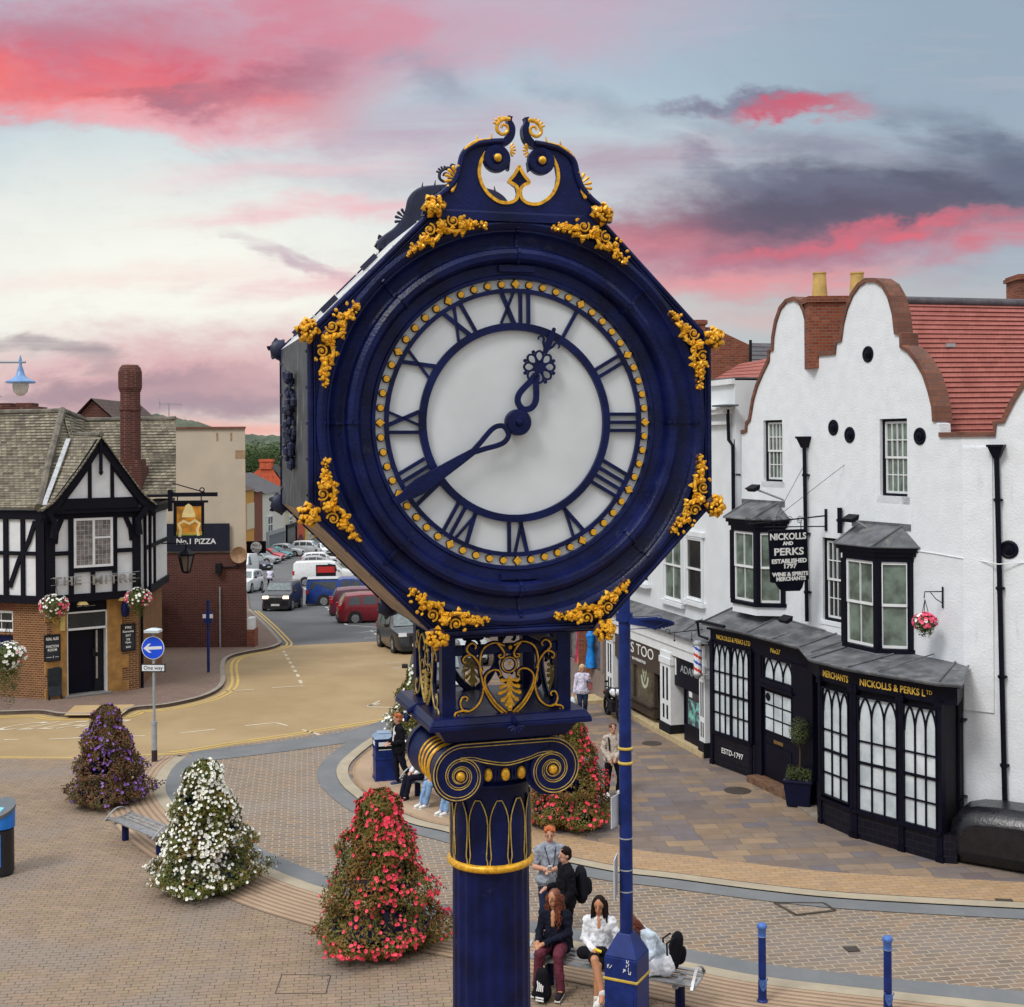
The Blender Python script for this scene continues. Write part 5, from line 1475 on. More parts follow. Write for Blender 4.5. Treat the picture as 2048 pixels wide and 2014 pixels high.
text('HIS TOO', .46, WHITET, 'lettering', sb, C.M @ MX.Translation((pil[1] + (pil[2] - pil[1]) * .52, -.036, zs0 - .26)), width=(pil[2] - pil[1]) * .62, ext=.004)
text('HOLD BARBERS', .12, WHITET, 'lettering', sb, C.M @ MX.Translation((pil[1] + (pil[2] - pil[1]) * .42, -.036, zs0 - .57)), width=(pil[2] - pil[1]) * .5, ext=.004)
text('ADAMS', .3, GREYP, 'lettering', sb2, C.M @ MX.Translation(((pil[3] + pil[4]) / 2 + .08, .012, zs0 - .32)), width=(pil[4] - pil[3]) * .62, ext=.004)
b = MB(C.M); b.box(pil[3] + .08, pil[3] + .16, .0, .018, zs0 - .55, zs0 - .05); b.build('lettering', WHITET, sb2)
BGLASS = glassmat('brown_shop_glass', (.10, .085, .055, 1), var=.5, scale=1.6)
b = MB(C.M); b.box(pil[1], pil[2] - .75, .06, .10, .62, zs0 - .75); sw_ = b.build('shop_window', BGLASS, wh)
b = MB(C.M); b.box(pil[1], pil[2] - .72, -.02, .14, .30, .62); b.box(pil[1], pil[2] - .72, -.10, .10, .60, .66)
for u in (pil[1] + (pil[2] - .75 - pil[1]) * .48, pil[2] - .75): b.box(u - .06, u + .06, .0, .12, .62, zs0 - .75)
b.build('shop_frame', BROWN, wh)
b = MB(C.M); b.box(pil[2] - .69, pil[2], .4, .44, .2, zs0 - .75); b.build('door', glassmat('shop_door_glass', (.03, .012, .01, 1)), wh)
b = MB(C.M); b.box(pil[3] + .02, pil[3] + .75, .35, .4, .2, zs0 - .85); b.build('door', BLACK, wh)
b = MB(C.M); b.box(pil[3] + .75, pil[4], .05, .09, .62, zs0 - .85); sw2 = b.build('shop_window', DGLASS, wh)
b = MB(C.M); b.box(pil[3] + .72, pil[4], .0, .3, .12, .62); b.box(pil[3] + .70, pil[3] + .77, .0, .36, .62, zs0 - .85); b.build('shop_frame', BLACK, wh)
b = MB(C.M); b.box(cu0, C.L - .05, -.18, .3, 0, .16); b.build('shop_step', mat('buff_step', (.46, .36, .20, 1), .8, var=.15), wh)
# window graphics: a crest on a shield with a ribbon, and poster
CRM = mat('cream_transfer', (.50, .55, .38, 1), .5)
cu = (pil[1] + (pil[2] - .75 - pil[1]) * .74); b = MB(C.M)
sh_ = [(-.26, .55), (.26, .55), (.25, .1), (.15, -.25), (0, -.5), (-.15, -.25), (-.25, .1)]
b.ribbon2([(cu + x * .8, 1.75 + z) for x, z in sh_], .05, .045, .055, True)
b.ribbon2([(cu - .13, 1.65), (cu - .02, 2.0), (cu, 2.02), (cu + .02, 2.0), (cu + .13, 1.65)], .045, .046, .056)
b.ribbon2([(cu - .05, 1.5), (cu, 1.72), (cu + .05, 1.5)], .03, .047, .056)
for s_ in (-1, 1): b.prism([(cu + s_ * .05, 2.1), (cu + s_ * .15, 2.2), (cu + s_ * .15, 2.08), (cu + s_ * .07, 2.04)], .047, .056)
b.ribbon2([(cu + .26 * math.cos(a * PI / 10), 1.42 + .33 * math.sin(a * PI / 10)) for a in range(10, 21)], .09, .046, .057)
b.build('window_crest', CRM, sw_)
text('BC', .26, CRM, 'lettering', sw_, C.M @ MX.Translation((pil[1] + .45, .05, 1.75)), ext=.003)
b = MB(C.M); b.box(pil[3] + .95, pil[4] - .12, .03, .045, .66, 1.35); po = b.build('poster', mat('teal_poster', (.16, .42, .36, 1), .5, var=.6, scale=5, c2=(.06, .05, .08, 1), thr=(.45, .55), s2=4), sw2)
b = MB(C.M); b.box(pil[3] + 1.0, pil[3] + 1.2, .03, .045, 1.42, 1.85); b.build('notice', WOODW, sw2)
# barber pole and its scroll bracket
bu = C.uv(*cB(1480, 1200), .35)[0]; bz0, bz1 = C.uv(*cB(1480, 1580), .35)[1], C.uv(*cB(1480, 1050), .35)[1]
bp_ = thing('barber_pole', 'red white and blue striped barber pole on the white pilaster', 'barber pole', M=C.M)
b = MB(C.M); H = bz1 - bz0; N = 20; K = 24
for i in range(K):
    for j in range(N):
        a0_, a1_ = 2 * PI * j / N, 2 * PI * (j + 1) / N
        ph = (i / K * 2.0 + j / N) % 1.0; b.m = 1 if ph < .2 else (2 if .5 < ph < .7 else 0)
        z0_, z1_ = bz0 + H * i / K, bz0 + H * (i + 1) / K
        b.add([(bu + .11 * math.cos(a0_), -.35 + .11 * math.sin(a0_), z0_), (bu + .11 * math.cos(a1_), -.35 + .11 * math.sin(a1_), z0_), (bu + .11 * math.cos(a1_), -.35 + .11 * math.sin(a1_), z1_), (bu + .11 * math.cos(a0_), -.35 + .11 * math.sin(a0_), z1_)], [(0, 1, 2, 3)])
b.build('pole', [WHITE, mat('barber_red', (.62, .03, .02, 1), .35), mat('barber_blue', (.02, .08, .50, 1), .35)], bp_)
b = MB(C.M); b.lathe([(.0, 0), (.12, 0), (.13, .04), (.12, .08), (.08, .12), (0, .13)], 16, c=(bu, -.35, bz1)); b.lathe([(0, -.14), (.07, -.12), (.12, -.06), (.13, -.03), (.12, 0), (0, 0)], 16, c=(bu, -.35, bz0)); b.tube([(bu, -.35, bz1 + .06), (bu + .12, -.10, bz1 + .04)], .02, 6); b.tube([(bu, -.35, bz0 - .05), (bu + .12, -.10, bz0 - .04)], .02, 6); b.build('cap', GREYP, bp_, smooth=40)
b = MB(C.M); zk = bz1 + .33; b.tube([(pil[5] - .05, -.12, zk + .06), (pil[5] - .05, -1.1, zk)], .012, 6); b.tube([(pil[5] - .05, -.12, zk + .35), (pil[5] - .05, -.7, zk + .03)], .008, 6)
lo = [(pil[5] - .05, -1.15 - .06 * math.cos(i * .5), zk + .05 + .06 * math.sin(i * .5)) for i in range(10)]; b.tube(lo, .01, 5)
for y in (-.45, -.95): b.tube([(pil[5] - .05, y, zk), (pil[5] - .05, y, zk - .18)], .008, 5); b.ball((pil[5] - .05, y, zk - .2), .03, 6)
b.build('sign_bracket', BLACKM, bp_)
# brick gable and slates showing above the white parapet
gb = thing('brick_house', 'brown brick gable end with chimney rising behind the white parapet', 'building', loc=(4.2, 43, 0))
p = [at(*q, 44) for q in ((1330, 650), (1395, 640), (1403, 642), (1425, 655), (1500, 690), (1502, 780), (1330, 780))]
b = MB(); b.prism([(p[0].x - 3, p[0].z - 1.6), (p[0].x, p[0].z), (p[3].x, p[3].z), (p[4].x, p[4].z), (p[4].x, 0), (p[0].x - 3, 0)], 44, 44.4)
b.build('wall', REDBRICK, gb)
b = MB(); b.box(p[1].x - .55, p[1].x + .25, 43.9, 44.9, p[3].z - .3, p[1].z); b.box(p[1].x - .62, p[1].x + .32, 43.85, 44.95, p[1].z - .15, p[1].z - .02); b.build('chimney', REDBRICK, gb)
a0, a1 = at(1500, 690, 43.9), at(1545, 690, 43.9)
tiled('roof', gb, at(1498, 790, 43.6), at(1600, 790, 43.6), at(1600, 688, 46), at(1498, 686, 46), 12, SLATE)
b = MB(); b.tube([at(1501, 680, 43.8), at(1501, 800, 43.8)], .05, 6); b.build('vent_pipe', BLACKM, gb)
tiled('roof', gb, at(1420, 765, 41), at(1540, 765, 41), at(1545, 715, 43), at(1480, 728, 43), 6, PANT, label='small patch of red tiles behind the parapet')
# shop beyond, seen through the legs of the clock
fs_ = thing('display_shop', 'grey and cream shop with dressed display window beyond the white shops', 'building', M=C.M)
b = MB(C.M); b.box(7.0, 22.0, .02, 7, 0, 9.2); b.build('wall', mat('cream_wall', (.42, .37, .31, 1), .8, var=.1), fs_)
for k in range(4):
    for z in (4.6, 7.2): sash(fs_, C.M, 8.2 + k * 3.4, 9.4 + k * 3.4, z, z + 1.6, 2, (1, 1), y=-.05, fw=.05, frame=WOODW, depth=.068)
TAUPE = mat('taupe_stall', (.24, .19, .165, 1), .7, var=.1)
b = MB(C.M); b.box(7.0, 22.0, -.08, .0, 0, .95); b.box(7, 22, -.12, .0, 2.9, 3.7)
for u in (7.1, 10.2, 13.4, 17.0, 19.6, 21.8): b.box(u - .12, u + .12, -.10, .0, .95, 2.9)
b.build('shopfront', TAUPE, fs_)
b = MB(C.M); b.box(7.1, 21.9, -.04, -.01, .97, 2.88); gw_ = b.build('shop_window', glassmat('display_glass', (.10, .09, .09, 1), var=.7, scale=2), fs_)
for u, m_, h in ((20.9, (.0, .20, .62, 1), 1.35), (20.1, (.55, .25, .06, 1), 1.5), (19.8, (.4, .02, .08, 1), 1.6), (18.3, (.5, .45, .4, 1), 1.4), (16.3, (.05, .06, .1, 1), 1.5), (15.2, (.6, .3, .1, 1), 1.2)):
    mn = MB(C.M); mn.lathe([(.20, 1.0), (.15, 1.0 + h * .3), (.10, 1.0 + h * .55), (.17, 1.0 + h * .8), (.05, 1.0 + h * .92), (.07, 1.0 + h), (0, 1.05 + h)], 12, c=(u, -.16, 0)); mn.build('display_figure', mat('dress_%d' % int(u * 10), m_, .6, var=.4, scale=5), gw_, smooth=40)
b = MB(C.M); b.box(21.0, 22.1, -.9, -.09, 0, .12); b.build('door_step', mat('buff_step', (.46, .36, .20, 1)), fs_)
# ---------------------------------------------------------------- timber framed pub on the left
k1 = crop(0, 680, 2.573); k4 = crop(0, 1200, 5.378); k2 = crop(400, 820, 3.174); k8 = crop(480, 900, 4.759)
PA, PB = gpt(*k1(250, 1850), .11), gpt(*k1(715, 1795), .11)
D = Plane(PA[:2], PB[:2]); L0 = gpt(*k4(-60, 1034), .11)
PLd = (PA - L0).normalized(); L1 = PA - PLd * 7
LF = Plane(L1[:2], PA[:2]); EW = Plane(PB[:2], (PB + V((-.105, .994, 0)) * 5)[:2])
PBRICK = brickmat('pub_brick', [(.13, .042, .022, 1), (.22, .08, .035, 1), (.17, .06, .03, 1), (.27, .12, .05, 1)], (.36, .24, .12, 1), .225, .075, .012, dirt=(.12, .06, .04, 1))
DBRICK = brickmat('dark_wall_brick', [(.10, .028, .022, 1), (.14, .042, .032, 1), (.08, .025, .025, 1)], (.16, .10, .08, 1), .225, .075, .010, dirt=(.06, .03, .03, 1))
TIMBER = mat('black_timber', (.005, .005, .011, 1), .6, var=.3, scale=8, bump=.4, spec=.15)
PLASTER = mat('white_plaster', (.70, .72, .74, 1), .8, var=.05, scale=3, c2=(.50, .50, .50, 1), thr=(.62, .85), s2=1.2)
STONE = mat('ochre_stone', (.38, .20, .055, 1), .8, var=.25, scale=3, c2=(.22, .11, .04, 1), thr=(.5, .8), s2=2, bump=.3)
STONET = brickmat('mossy_stone_tile', [(.15, .125, .085, 1), (.30, .265, .19, 1), (.42, .375, .27, 1), (.22, .19, .135, 1)], (.045, .04, .035, 1), .30, .108, .014, bump=.7, dirt=(.09, .08, .07, 1), vary=.5, diff=True)
DTILE = brickmat('dark_roof_tile', [(.10, .07, .06, 1), (.15, .10, .085, 1)], (.05, .04, .04, 1), .2, .2, .008)
CREAMR = mat('cream_render', (.52, .44, .34, 1), .85, var=.06, scale=1, c2=(.42, .34, .26, 1), thr=(.6, .8), s2=.6)
pub = thing('timber_framed_pub', 'black and white timber framed pub on brick ground floor with stone tiled roof', 'pub', M=D.M)
OV = .25
# ground floor brick
def brickw(P, u0, u1, z0, z1, t_=.3, name='wall', m=PBRICK):
    b = MB(P.M); b.box(u0, u1, 0, t_, z0, z1); return b.build(name, m, pub)
PBRICK2 = brickmat('pub_brick_side', [(.13, .042, .022, 1), (.22, .08, .035, 1), (.17, .06, .03, 1), (.27, .12, .05, 1)], (.36, .24, .12, 1), .225, .075, .012, dirt=(.12, .06, .04, 1), diff=True)
lw = brickw(LF, 0, LF.L, 0, 3.45, m=PBRICK2)
ct = MB(LF.M); wl = LF.uv(*k4(-300, 110))[0], LF.uv(*k4(140, 345))
wu1 = wl[1][0]; ct.box(wu1 - 1.5, wu1, -.1, .2, 2.3, 3.02); ct.box(wu1 - 1.5, wu1 + .0, -.1, .15, 1.2, 2.2); cut(lw, ct)
sash(pub, LF.M, wu1 - 1.5, wu1, 2.3, 3.02, 3, (1, 1), .06, fw=.04, sw=.05, frame=WOODW, depth=.1)
b = MB(LF.M); b.box(wu1 - 1.5, wu1, .10, .13, 1.2, 2.2); b.build('window_panel', NAVY, pub)
b = MB(LF.M); [b.box(wu1 - 1.5 + i * .08, wu1 - 1.44 + i * .08, -.012, .0, 3.04, 3.27) for i in range(20)]; b.build('brick_arch', REDBRICK, pub)
brickw(D, -.04, .14, 0, 3.45); brickw(D, 2.5, D.L, 0, 3.45); brickw(EW, 0, 5, 0, 3.45)
b = MB(D.M); b.box(.14, .62, -.012, .3, 0, 3.45); b.box(1.99, 2.5, -.012, .3, 0, 3.45)
for k in range(7):
    if k % 2 == 0: b.box(-.10, .14, -.016, .1, .45 * k, .45 * k + .44); b.box(2.5, 2.72, -.016, .1, .45 * k, .45 * k + .44)
b.build('stone_surround', STONE, pub)
b = MB(D.M); b.box(.62, 1.99, .10, .3, 2.95, 3.45); b.build('lintel', TIMBER, pub)
b = MB(D.M); b.box(.66, 1.95, .30, .34, .12, 2.33); door = b.build('door', BLACK, pub)
b = MB(D.M); b.box(1.62, 1.90, .24, .29, .14, 2.33); b.box(1.55, 1.62, .22, .27, 1.35, 1.62); b.build('door_leaf', BLACKM, door)
b = MB(D.M); b.box(1.66, 1.72, .21, .245, 1.5, 2.25); b.box(1.66, 1.72, .21, .245, .6, 1.35); b.build('door_handle', STEEL, door)
b = MB(D.M); b.box(.62, .66, .02, .34, .12, 2.95); b.box(1.95, 1.99, .02, .34, .12, 2.95); b.box(.62, 1.99, .02, .2, 2.33, 2.40); b.box(.62, 1.99, .02, .2, 2.90, 2.95); b.build('door_frame', WOODW, pub)
b = MB(D.M); b.box(.66, 1.95, .08, .12, 2.40, 2.90); b.build('fanlight', DGLASS, pub)
b = MB(D.M); b.box(.5, 2.1, -.25, .30, .0, .16); b.build('doorstep', mat('grey_step', (.17, .16, .15, 1), .8), pub)
# jetty and upper storey: plaster panels behind black posts
zj = 3.42; ze = 6.42
def upper(P, u0, u1, x, t_=.2):
    b = MB(P.M); b.box(u0, u1, -OV + .05, t_, zj, ze + .1); b.build('plaster_panel', PLASTER, pub)
    b = MB(P.M)
    for bar_ in x:
        if len(bar_) == 4: b.box(bar_[0], bar_[1], -OV - .03 - .004 * (bar_[3] - bar_[2] < .5), -OV + .06, bar_[2], bar_[3])
        else:
            pts, w = bar_[0], bar_[1]; b.ribbon2(pts, w, -OV - .022, -OV + .06)
    return b.build('timber_frame', TIMBER, pub)
upper(D, -.12, D.L - .02, [(-.12, D.L, zj - .10, zj + .16), (-.13, .17, zj + .16, ze), (2.80, D.L, zj + .16, ze), (.62, .78, zj + .16, 6.2), (2.10, 2.26, zj + .16, 6.2), (.17, .62, 4.90, 5.04), (2.26, 2.80, 4.90, 5.04), (.78, 2.10, 4.30, 4.46), (1.36, 1.50, zj + .16, 4.30), (-.05, D.L - .1, 6.1, 6.5),
    ([(.18, 5.3), (.22, 5.7), (.40, 6.12)], .16), ([(2.78, 5.3), (2.74, 5.7), (2.56, 6.12)], .16)])
wo = LF.L
upper(LF, 0, wo + .1, [(0, wo + .08, zj - .10, zj + .16), (wo + .08 - .34, wo + .08, zj + .16, ze), (wo - .86, wo - .72, zj + .16, ze), (wo - 1.55, wo - 1.38, zj + .16, ze), (wo - 2.6, wo - 2.45, zj + .16, ze), (wo - 3.6, wo - 3.45, zj + .16, ze), (wo - 1.38, wo - .86, 4.92, 5.05), (wo - .72, wo - .26, 4.92, 5.05), (0, wo - 1.55, 4.92, 5.05), (0, wo + .08, 6.12, 6.42),
    ([(wo - .30, 6.05), (wo - .55, 5.4), (wo - .95, 4.75), (wo - 1.32, 3.85)], .15)])
upper(EW, .05, 5, [(.0, 5, zj - .10, zj + .16), (0.0, .14, zj + .16, ze), (.9, 1.1, zj + .16, ze), (1.9, 2.05, zj + .16, ze), (.14, 5, 4.92, 5.05), (0, 5, 6.12, 6.42)])
# leaded casement
LEADG = mat('leaded_glass', (.20, .17, .16, 1), .2, var=.5, scale=6, c2=(.12, .03, .03, 1), thr=(.62, .7), s2=6, spec=.8)
b = MB(D.M); b.box(.82, 2.06, -OV - .02, -OV, 4.52, 6.06); wn = b.build('window', LEADG, pub)
b = MB(D.M)
for x0, x1, z0, z1 in ((.78, .86, 4.46, 6.12), (2.02, 2.10, 4.46, 6.12), (.86, 2.02, 4.46, 4.54), (.86, 2.02, 6.04, 6.12), (1.41, 1.49, 4.54, 6.04), (1.49, 2.02, 5.42, 5.48)): b.box(x0, x1, -OV - .06, -OV + .02, z0, z1)
b.build('frame', WOODW, wn)
b = MB(D.M)
for i in range(1, 9):
    z = 4.54 + 1.5 * i / 9; b.box(.86, 1.41, -OV - .026, -OV - .018, z - .008, z + .008); b.box(1.49, 2.02, -OV - .027, -OV - .019, z - .008, z + .008)
for x in (1.0, 1.14, 1.27, 1.62, 1.75, 1.89): b.box(x - .008, x + .008, -OV - .028, -OV - .018, 4.54, 6.04)
b.build('lead_came', GREYP, wn)
# gable on the corner
pk = (1.62, 8.86); gl0, gr0 = (-.36, 6.36), (3.50, 6.44)
b = MB(D.M); b.prism([(.0, 6.45), (pk[0], 8.55), (3.1, 6.45)], -.42, -.30); b.build('gable_panel', PLASTER, pub)
b = MB(D.M)
lcur = smooth_line([pk, (1.05, 8.0), (.45, 7.2), (.05, 6.72), (-.36, 6.42)], 4); rcur = smooth_line([pk, (2.2, 8.05), (2.75, 7.3), (3.1, 6.85), (3.52, 6.50)], 4)
for cv in (lcur, rcur): b.ribbon2([(p.x, p.y - .16) for p in cv], .30, -.56, -.46)
b.box(1.22, 1.34, -.47, -.40, 6.7, 8.3); b.box(1.98, 2.10, -.47, -.40, 6.7, 8.2); b.box(.3, 2.95, -.50, -.38, 6.44, 6.80)
b.ribbon2([(p.x, p.y - .36) for p in lcur[3:]], .16, -.50, -.44); b.ribbon2([(p.x, p.y - .36) for p in rcur[3:]], .16, -.50, -.44)
b.box(pk[0] - .05, pk[0] + .05, -.60, -.52, 7.75, 8.95); b.lathe([(0, -.2), (.05, -.16), (.08, -.08), (.05, 0), (.07, .05), (.05, .1), (0, .1)], 10, c=(pk[0], -.56, 7.75))
b.box(-.30, 3.4, -.46, -.30, 6.30, 6.44)
for x in (.05, 2.95): b.ribbon2([(x, 5.5), (x + (.05 if x < 1 else -.05), 6.0), (x + (-.2 if x < 1 else .25), 6.4)], .16, -.62, -.30)
b.build('barge_board', TIMBER, pub)
# roofs: ridge of the gable runs back into the main slopes
toW = lambda u, z, w: D.pt(u, z, w)
ridge_f, ridge_b = toW(pk[0], pk[1] + .02, .62), toW(pk[0] + .2, pk[1] + .04, -2.6)
def gslope(cur, name_label=None, flip=False):
    b = MB(); n = len(cur); P = []
    rowsn = 10
    for i, p in enumerate(cur):
        P.append(toW(p.x, p.y + .05, .66)); P.append(toW(p.x, p.y + .05, -2.8)); P.append(toW(p.x, p.y - .02, .66)); P.append(toW(p.x, p.y - .02, -2.8))
    fs = []
    for i in range(n - 1):
        a, c = 4 * i, 4 * i + 4
        fs += [(a, a + 1, c + 1, c), (a, c, c + 2, a + 2)]
    fs += [(4 * n - 4, 4 * n - 3, 4 * n - 1, 4 * n - 2)]
    b.add(P, fs); return b.build('roof', STONET, pub, label=name_label)
gslope(lcur, 'left slope of the corner gable'); gslope(rcur, 'right slope of the corner gable')
hip_t = at(*k1(322, 372), 48.2); el = at(*k1(198, 866), 42.9); e0 = at(*k1(-500, 850), 44.6); r0_ = at(*k1(-500, 395), 49.9)
tiled('roof', pub, e0, el, hip_t, r0_, 30, STONET, .03, label='mossy front slope of the main roof')
vb = at(*k1(440, 415), 51.0); er = at(*k1(800, 802), 46.2)
tiled('roof', pub, el + V((.02, 0, 0)), toW(1.4, 6.6, .2), at(*k1(345, 380), 48.6), hip_t, 26, STONET, .028)
tiled('roof', pub, toW(1.4, 6.6, .2), at(*k1(500, 802), 46.9), at(*k1(438, 417), 51.1), hip_t, 24, STONET, .028)
rb0, rb1, re1 = at(*k1(430, 417), 51.2), at(*k1(905, 410), 51.2), at(*k1(905, 802), 47.0)
tiled('roof', pub, at(*k1(430, 802), 47.0), re1, rb1, rb0, 24, STONET, .03, label='right hand slope behind the brick chimney')
b = MB(); back = [at(*k1(905, 802), 54.5), at(*k1(-500, 820), 54.5)]
b.add([rb1, rb0, hip_t, r0_, back[1], back[0]], [(0, 1, 2, 3, 4, 5)]); b.add([rb1, re1, back[0]], [(0, 1, 2)]); b.build('roof', STONET, pub, label='rear slope')
b = MB()
for p_, q_, r_ in ((el + V((0, 0, .06)), hip_t + V((0, 0, .08)), .13), (r0_ + V((0, 0, .04)), hip_t + V((0, 0, .06)), .11), (rb0 + V((0, 0, .04)), rb1 + V((0, 0, .04)), .10), (hip_t + V((0, 0, .06)), rb0 + V((0, .1, .04)), .12), (ridge_f + V((0, 0, .06)), ridge_b + V((0, 0, .06)), .09)):
    b.tube([p_.lerp(q_, i / 8) + V((random.uniform(-.02, .02), 0, random.uniform(-.02, .02))) for i in range(9)], r_, 7)
b.build('ridge_tile', mat('mossy_ridge', (.13, .115, .09, 1), .85, var=.4, scale=3), pub, smooth=50)
b = MB(); v0, v1 = at(*k1(352, 508), 46.0), at(*k1(226, 850), 42.95); b.bar(v0, v1, .16, .02, (0, -1, .5)); b.build('lead_valley', mat('pale_lead', (.38, .40, .42, 1), .5, var=.2), pub)
# walls of the body so the roof is carried
b = MB(); pts = [LF.pt(.1, 0, -.32), LF.pt(LF.L - .1, 0, -.32), D.pt(.3, 0, -.5), D.pt(D.L - .45, 0, -.5), EW.pt(4.9, 0, -.4), V((-18.5, 54.5, 0)), V((-22.5, 52, 0))]
b.slab([(p.x, p.y) for p in pts], 0, 6.4); b.build('inner_wall', PLASTER, pub)
b = MB(EW.M); b.box(-.1, 5, -.52, -.30, 6.42, 6.54); b.tube([(.2, -.40, 6.45), (.2, -.36, 3.2), (.2, -.08, 3.1), (.2, -.08, .1)], .05, 8); b.build('gutter', BLACK, pub)
# brick chimney
def octl(b, cx_, cy_, r_, z0, z1, r1=None):
    r1 = r1 or r_; b.lathe([(0, z0), (r_, z0), (r1, z1), (0, z1)], 8, c=(cx_, cy_, 0), M=MX.Identity(4))
cb0 = at(*k1(667, 450), 47.6); X_, Y_ = cb0.x, 47.6
zc = lambda y: at(*k1(667, y), 47.6).z
b = MB(); b.box(X_ - .42, X_ + .52, Y_ - .35, Y_ + .6, zc(860), zc(650)); b.box(X_ - .36, X_ + .44, Y_ - .30, Y_ + .55, zc(650), zc(615))
octl(b, X_, Y_ + .1, .38, zc(615), zc(360)); octl(b, X_, Y_ + .1, .41, zc(362), zc(345)); octl(b, X_, Y_ + .1, .37, zc(345), zc(268)); octl(b, X_, Y_ + .1, .38, zc(268), zc(245), .44); octl(b, X_, Y_ + .1, .44, zc(245), zc(165)); octl(b, X_, Y_ + .1, .44, zc(165), zc(140), .38); octl(b, X_, Y_ + .1, .36, zc(140), zc(128), .30)
b.build('chimney', DBRICK, pub)
b = MB(); p = at(*k1(75, 365), 49.5); b.box(p.x - 1.0, p.x + 1.0, 49.3, 50.2, p.z - .8, p.z + .15); b.box(p.x - .7, p.x - .1, 49.35, 50.1, p.z + .15, p.z + .3); b.box(p.x + .1, p.x + .7, 49.35, 50.1, p.z + .15, p.z + .3); b.build('chimney', DBRICK, pub)
# lettering over the door
for s_, px_, w_ in (('THE', 345, 145), ('MITRE', 585, 218)):
    u_, z_ = D.uv(*k1(px_, 1250 if s_ == 'THE' else 1238), .34); ww = D.uv(*k1(px_ + w_ / 2, 1250), .34)[0] - D.uv(*k1(px_ - w_ / 2, 1250), .34)[0]
    text(s_, .42, mat('pale_metal_letter', (.24, .23, .21, 1), .5, var=.3), 'lettering', pub, D.M @ MX.Translation((u_, -.38, z_ + .04)), width=ww, ext=.035, track=1.15, bold=.003)
b = MB(D.M); b.tube([(.0, -.35, 4.16), (3.0, -.35, 4.22)], .008, 5); b.tube([(.0, -.35, 3.93), (3.0, -.35, 3.99)], .008, 5); b.build('letter_rail', GREYP, pub)
for u_, z_ in ((.95, 3.28), (2.35, 3.32)):
    b = MB(D.M); b.tube([(u_ + .05, -.22, z_ + .02), (u_, -.62, z_ + .06)], .015, 6); b.taper(u_ - .16, u_ + .16, -.78, -.52, z_ - .02, u_ - .10, u_ + .10, -.74, -.56, z_ + .07); b.build('brass_lamp', mat('brass_lamp', (.45, .33, .12, 1), .4, metal=.4), pub)
b = MB(D.M); b.lathe([(0, -.3), (.12, -.24), (.16, 0), (.12, .2), (0, .25)], 12, c=(2.55, -.2, 2.95)); b.build('alarm_bell', NAVY, pub, smooth=50)
b = MB(D.M); b.box(.40, .55, -.05, -.013, 2.36, 2.85); b.build('notice', mat('yellow_notice', (.55, .45, .15, 1)), pub)
text('Smart - Casual dress', .05, WHITET, 'lettering', pub, D.M @ MX.Translation((1.3, .095, 3.12)), width=.62, ext=.002)
# chalkboards
CHALK = mat('blackboard', (.015, .022, .03, 1), .7, var=.4, scale=5)
def chalkb(M, u0, u1, z0, z1, y, label, lines, root=None):
    t_ = root or thing('chalkboard', label, 'chalkboard', M=M)
    b = MB(M); b.box(u0, u1, y - .03, y, z0, z1); bd = b.build('board', CHALK, t_)
    b = MB(M); f_ = .025
    b.box(u0 - f_, u0, y - .05, y, z0 - f_, z1 + f_); b.box(u1, u1 + f_, y - .05, y, z0 - f_, z1 + f_); b.box(u0, u1, y - .05, y, z1, z1 + f_); b.box(u0, u1, y - .05, y, z0 - f_, z0); b.build('frame', BLACKM, t_)
    for s_, f, sz in lines:
        text(s_, sz, WHITET, 'lettering', bd, M @ MX.Translation(((u0 + u1) / 2, y - .034, z0 + (z1 - z0) * f)), width=min((u1 - u0) * .86, sz * .62 * len(s_)), ext=.002, bold=.003)
chalkb(D.M, -.12, .36, 1.40, 2.24, -.02, 'framed blackboard on the brick left of the pub door', [('REAL ALES', .86, .13), ('FUNCTION', .56, .12), ('ROOM', .42, .12), ('~~~ 1 ~~', .14, .10)])
chalkb(D.M, 2.47, 2.92, 1.50, 2.38, -.02, 'framed blackboard with faint writing right of the pub door', [('FRI', .88, .11), ('Karaoke', .73, .09), ('SAT', .57, .10), ('DJ', .42, .09), ('Open', .30, .08), ('SUN', .12, .09)])
ab = gpt(*k1(285, 1850), .11); AM = TR(ab.x, ab.y, .11, D.rot)
asg = thing('a_board', 'narrow black a-board standing on the pavement by the pub door', 'a-board', M=AM)
b = MB(AM @ MX.Rotation(R(-8), 4, 'X')); b.box(-.22, .22, -.02, .0, .10, 1.06); fr_ = b.build('panel', CHALK, asg)
b = MB(AM @ MX.Rotation(R(8), 4, 'X')); b.box(-.22, .22, .10, .12, .10, 1.02); b.build('panel', CHALK, asg)
for x in (-.20, .20):
    b = MB(AM); b.box(x - .03, x + .03, -.03, .02, 0, .12); b.build('leg', BLACKM, asg)
for s_, z in (('FREE', .95), ('POOL', .82), ('Mon', .68), ('& Sun', .52)): text(s_, .13, WHITET, 'lettering', fr_, AM @ MX.Rotation(R(-8), 4, 'X') @ MX.Translation((0, -.024, z)), width=.30, ext=.002)
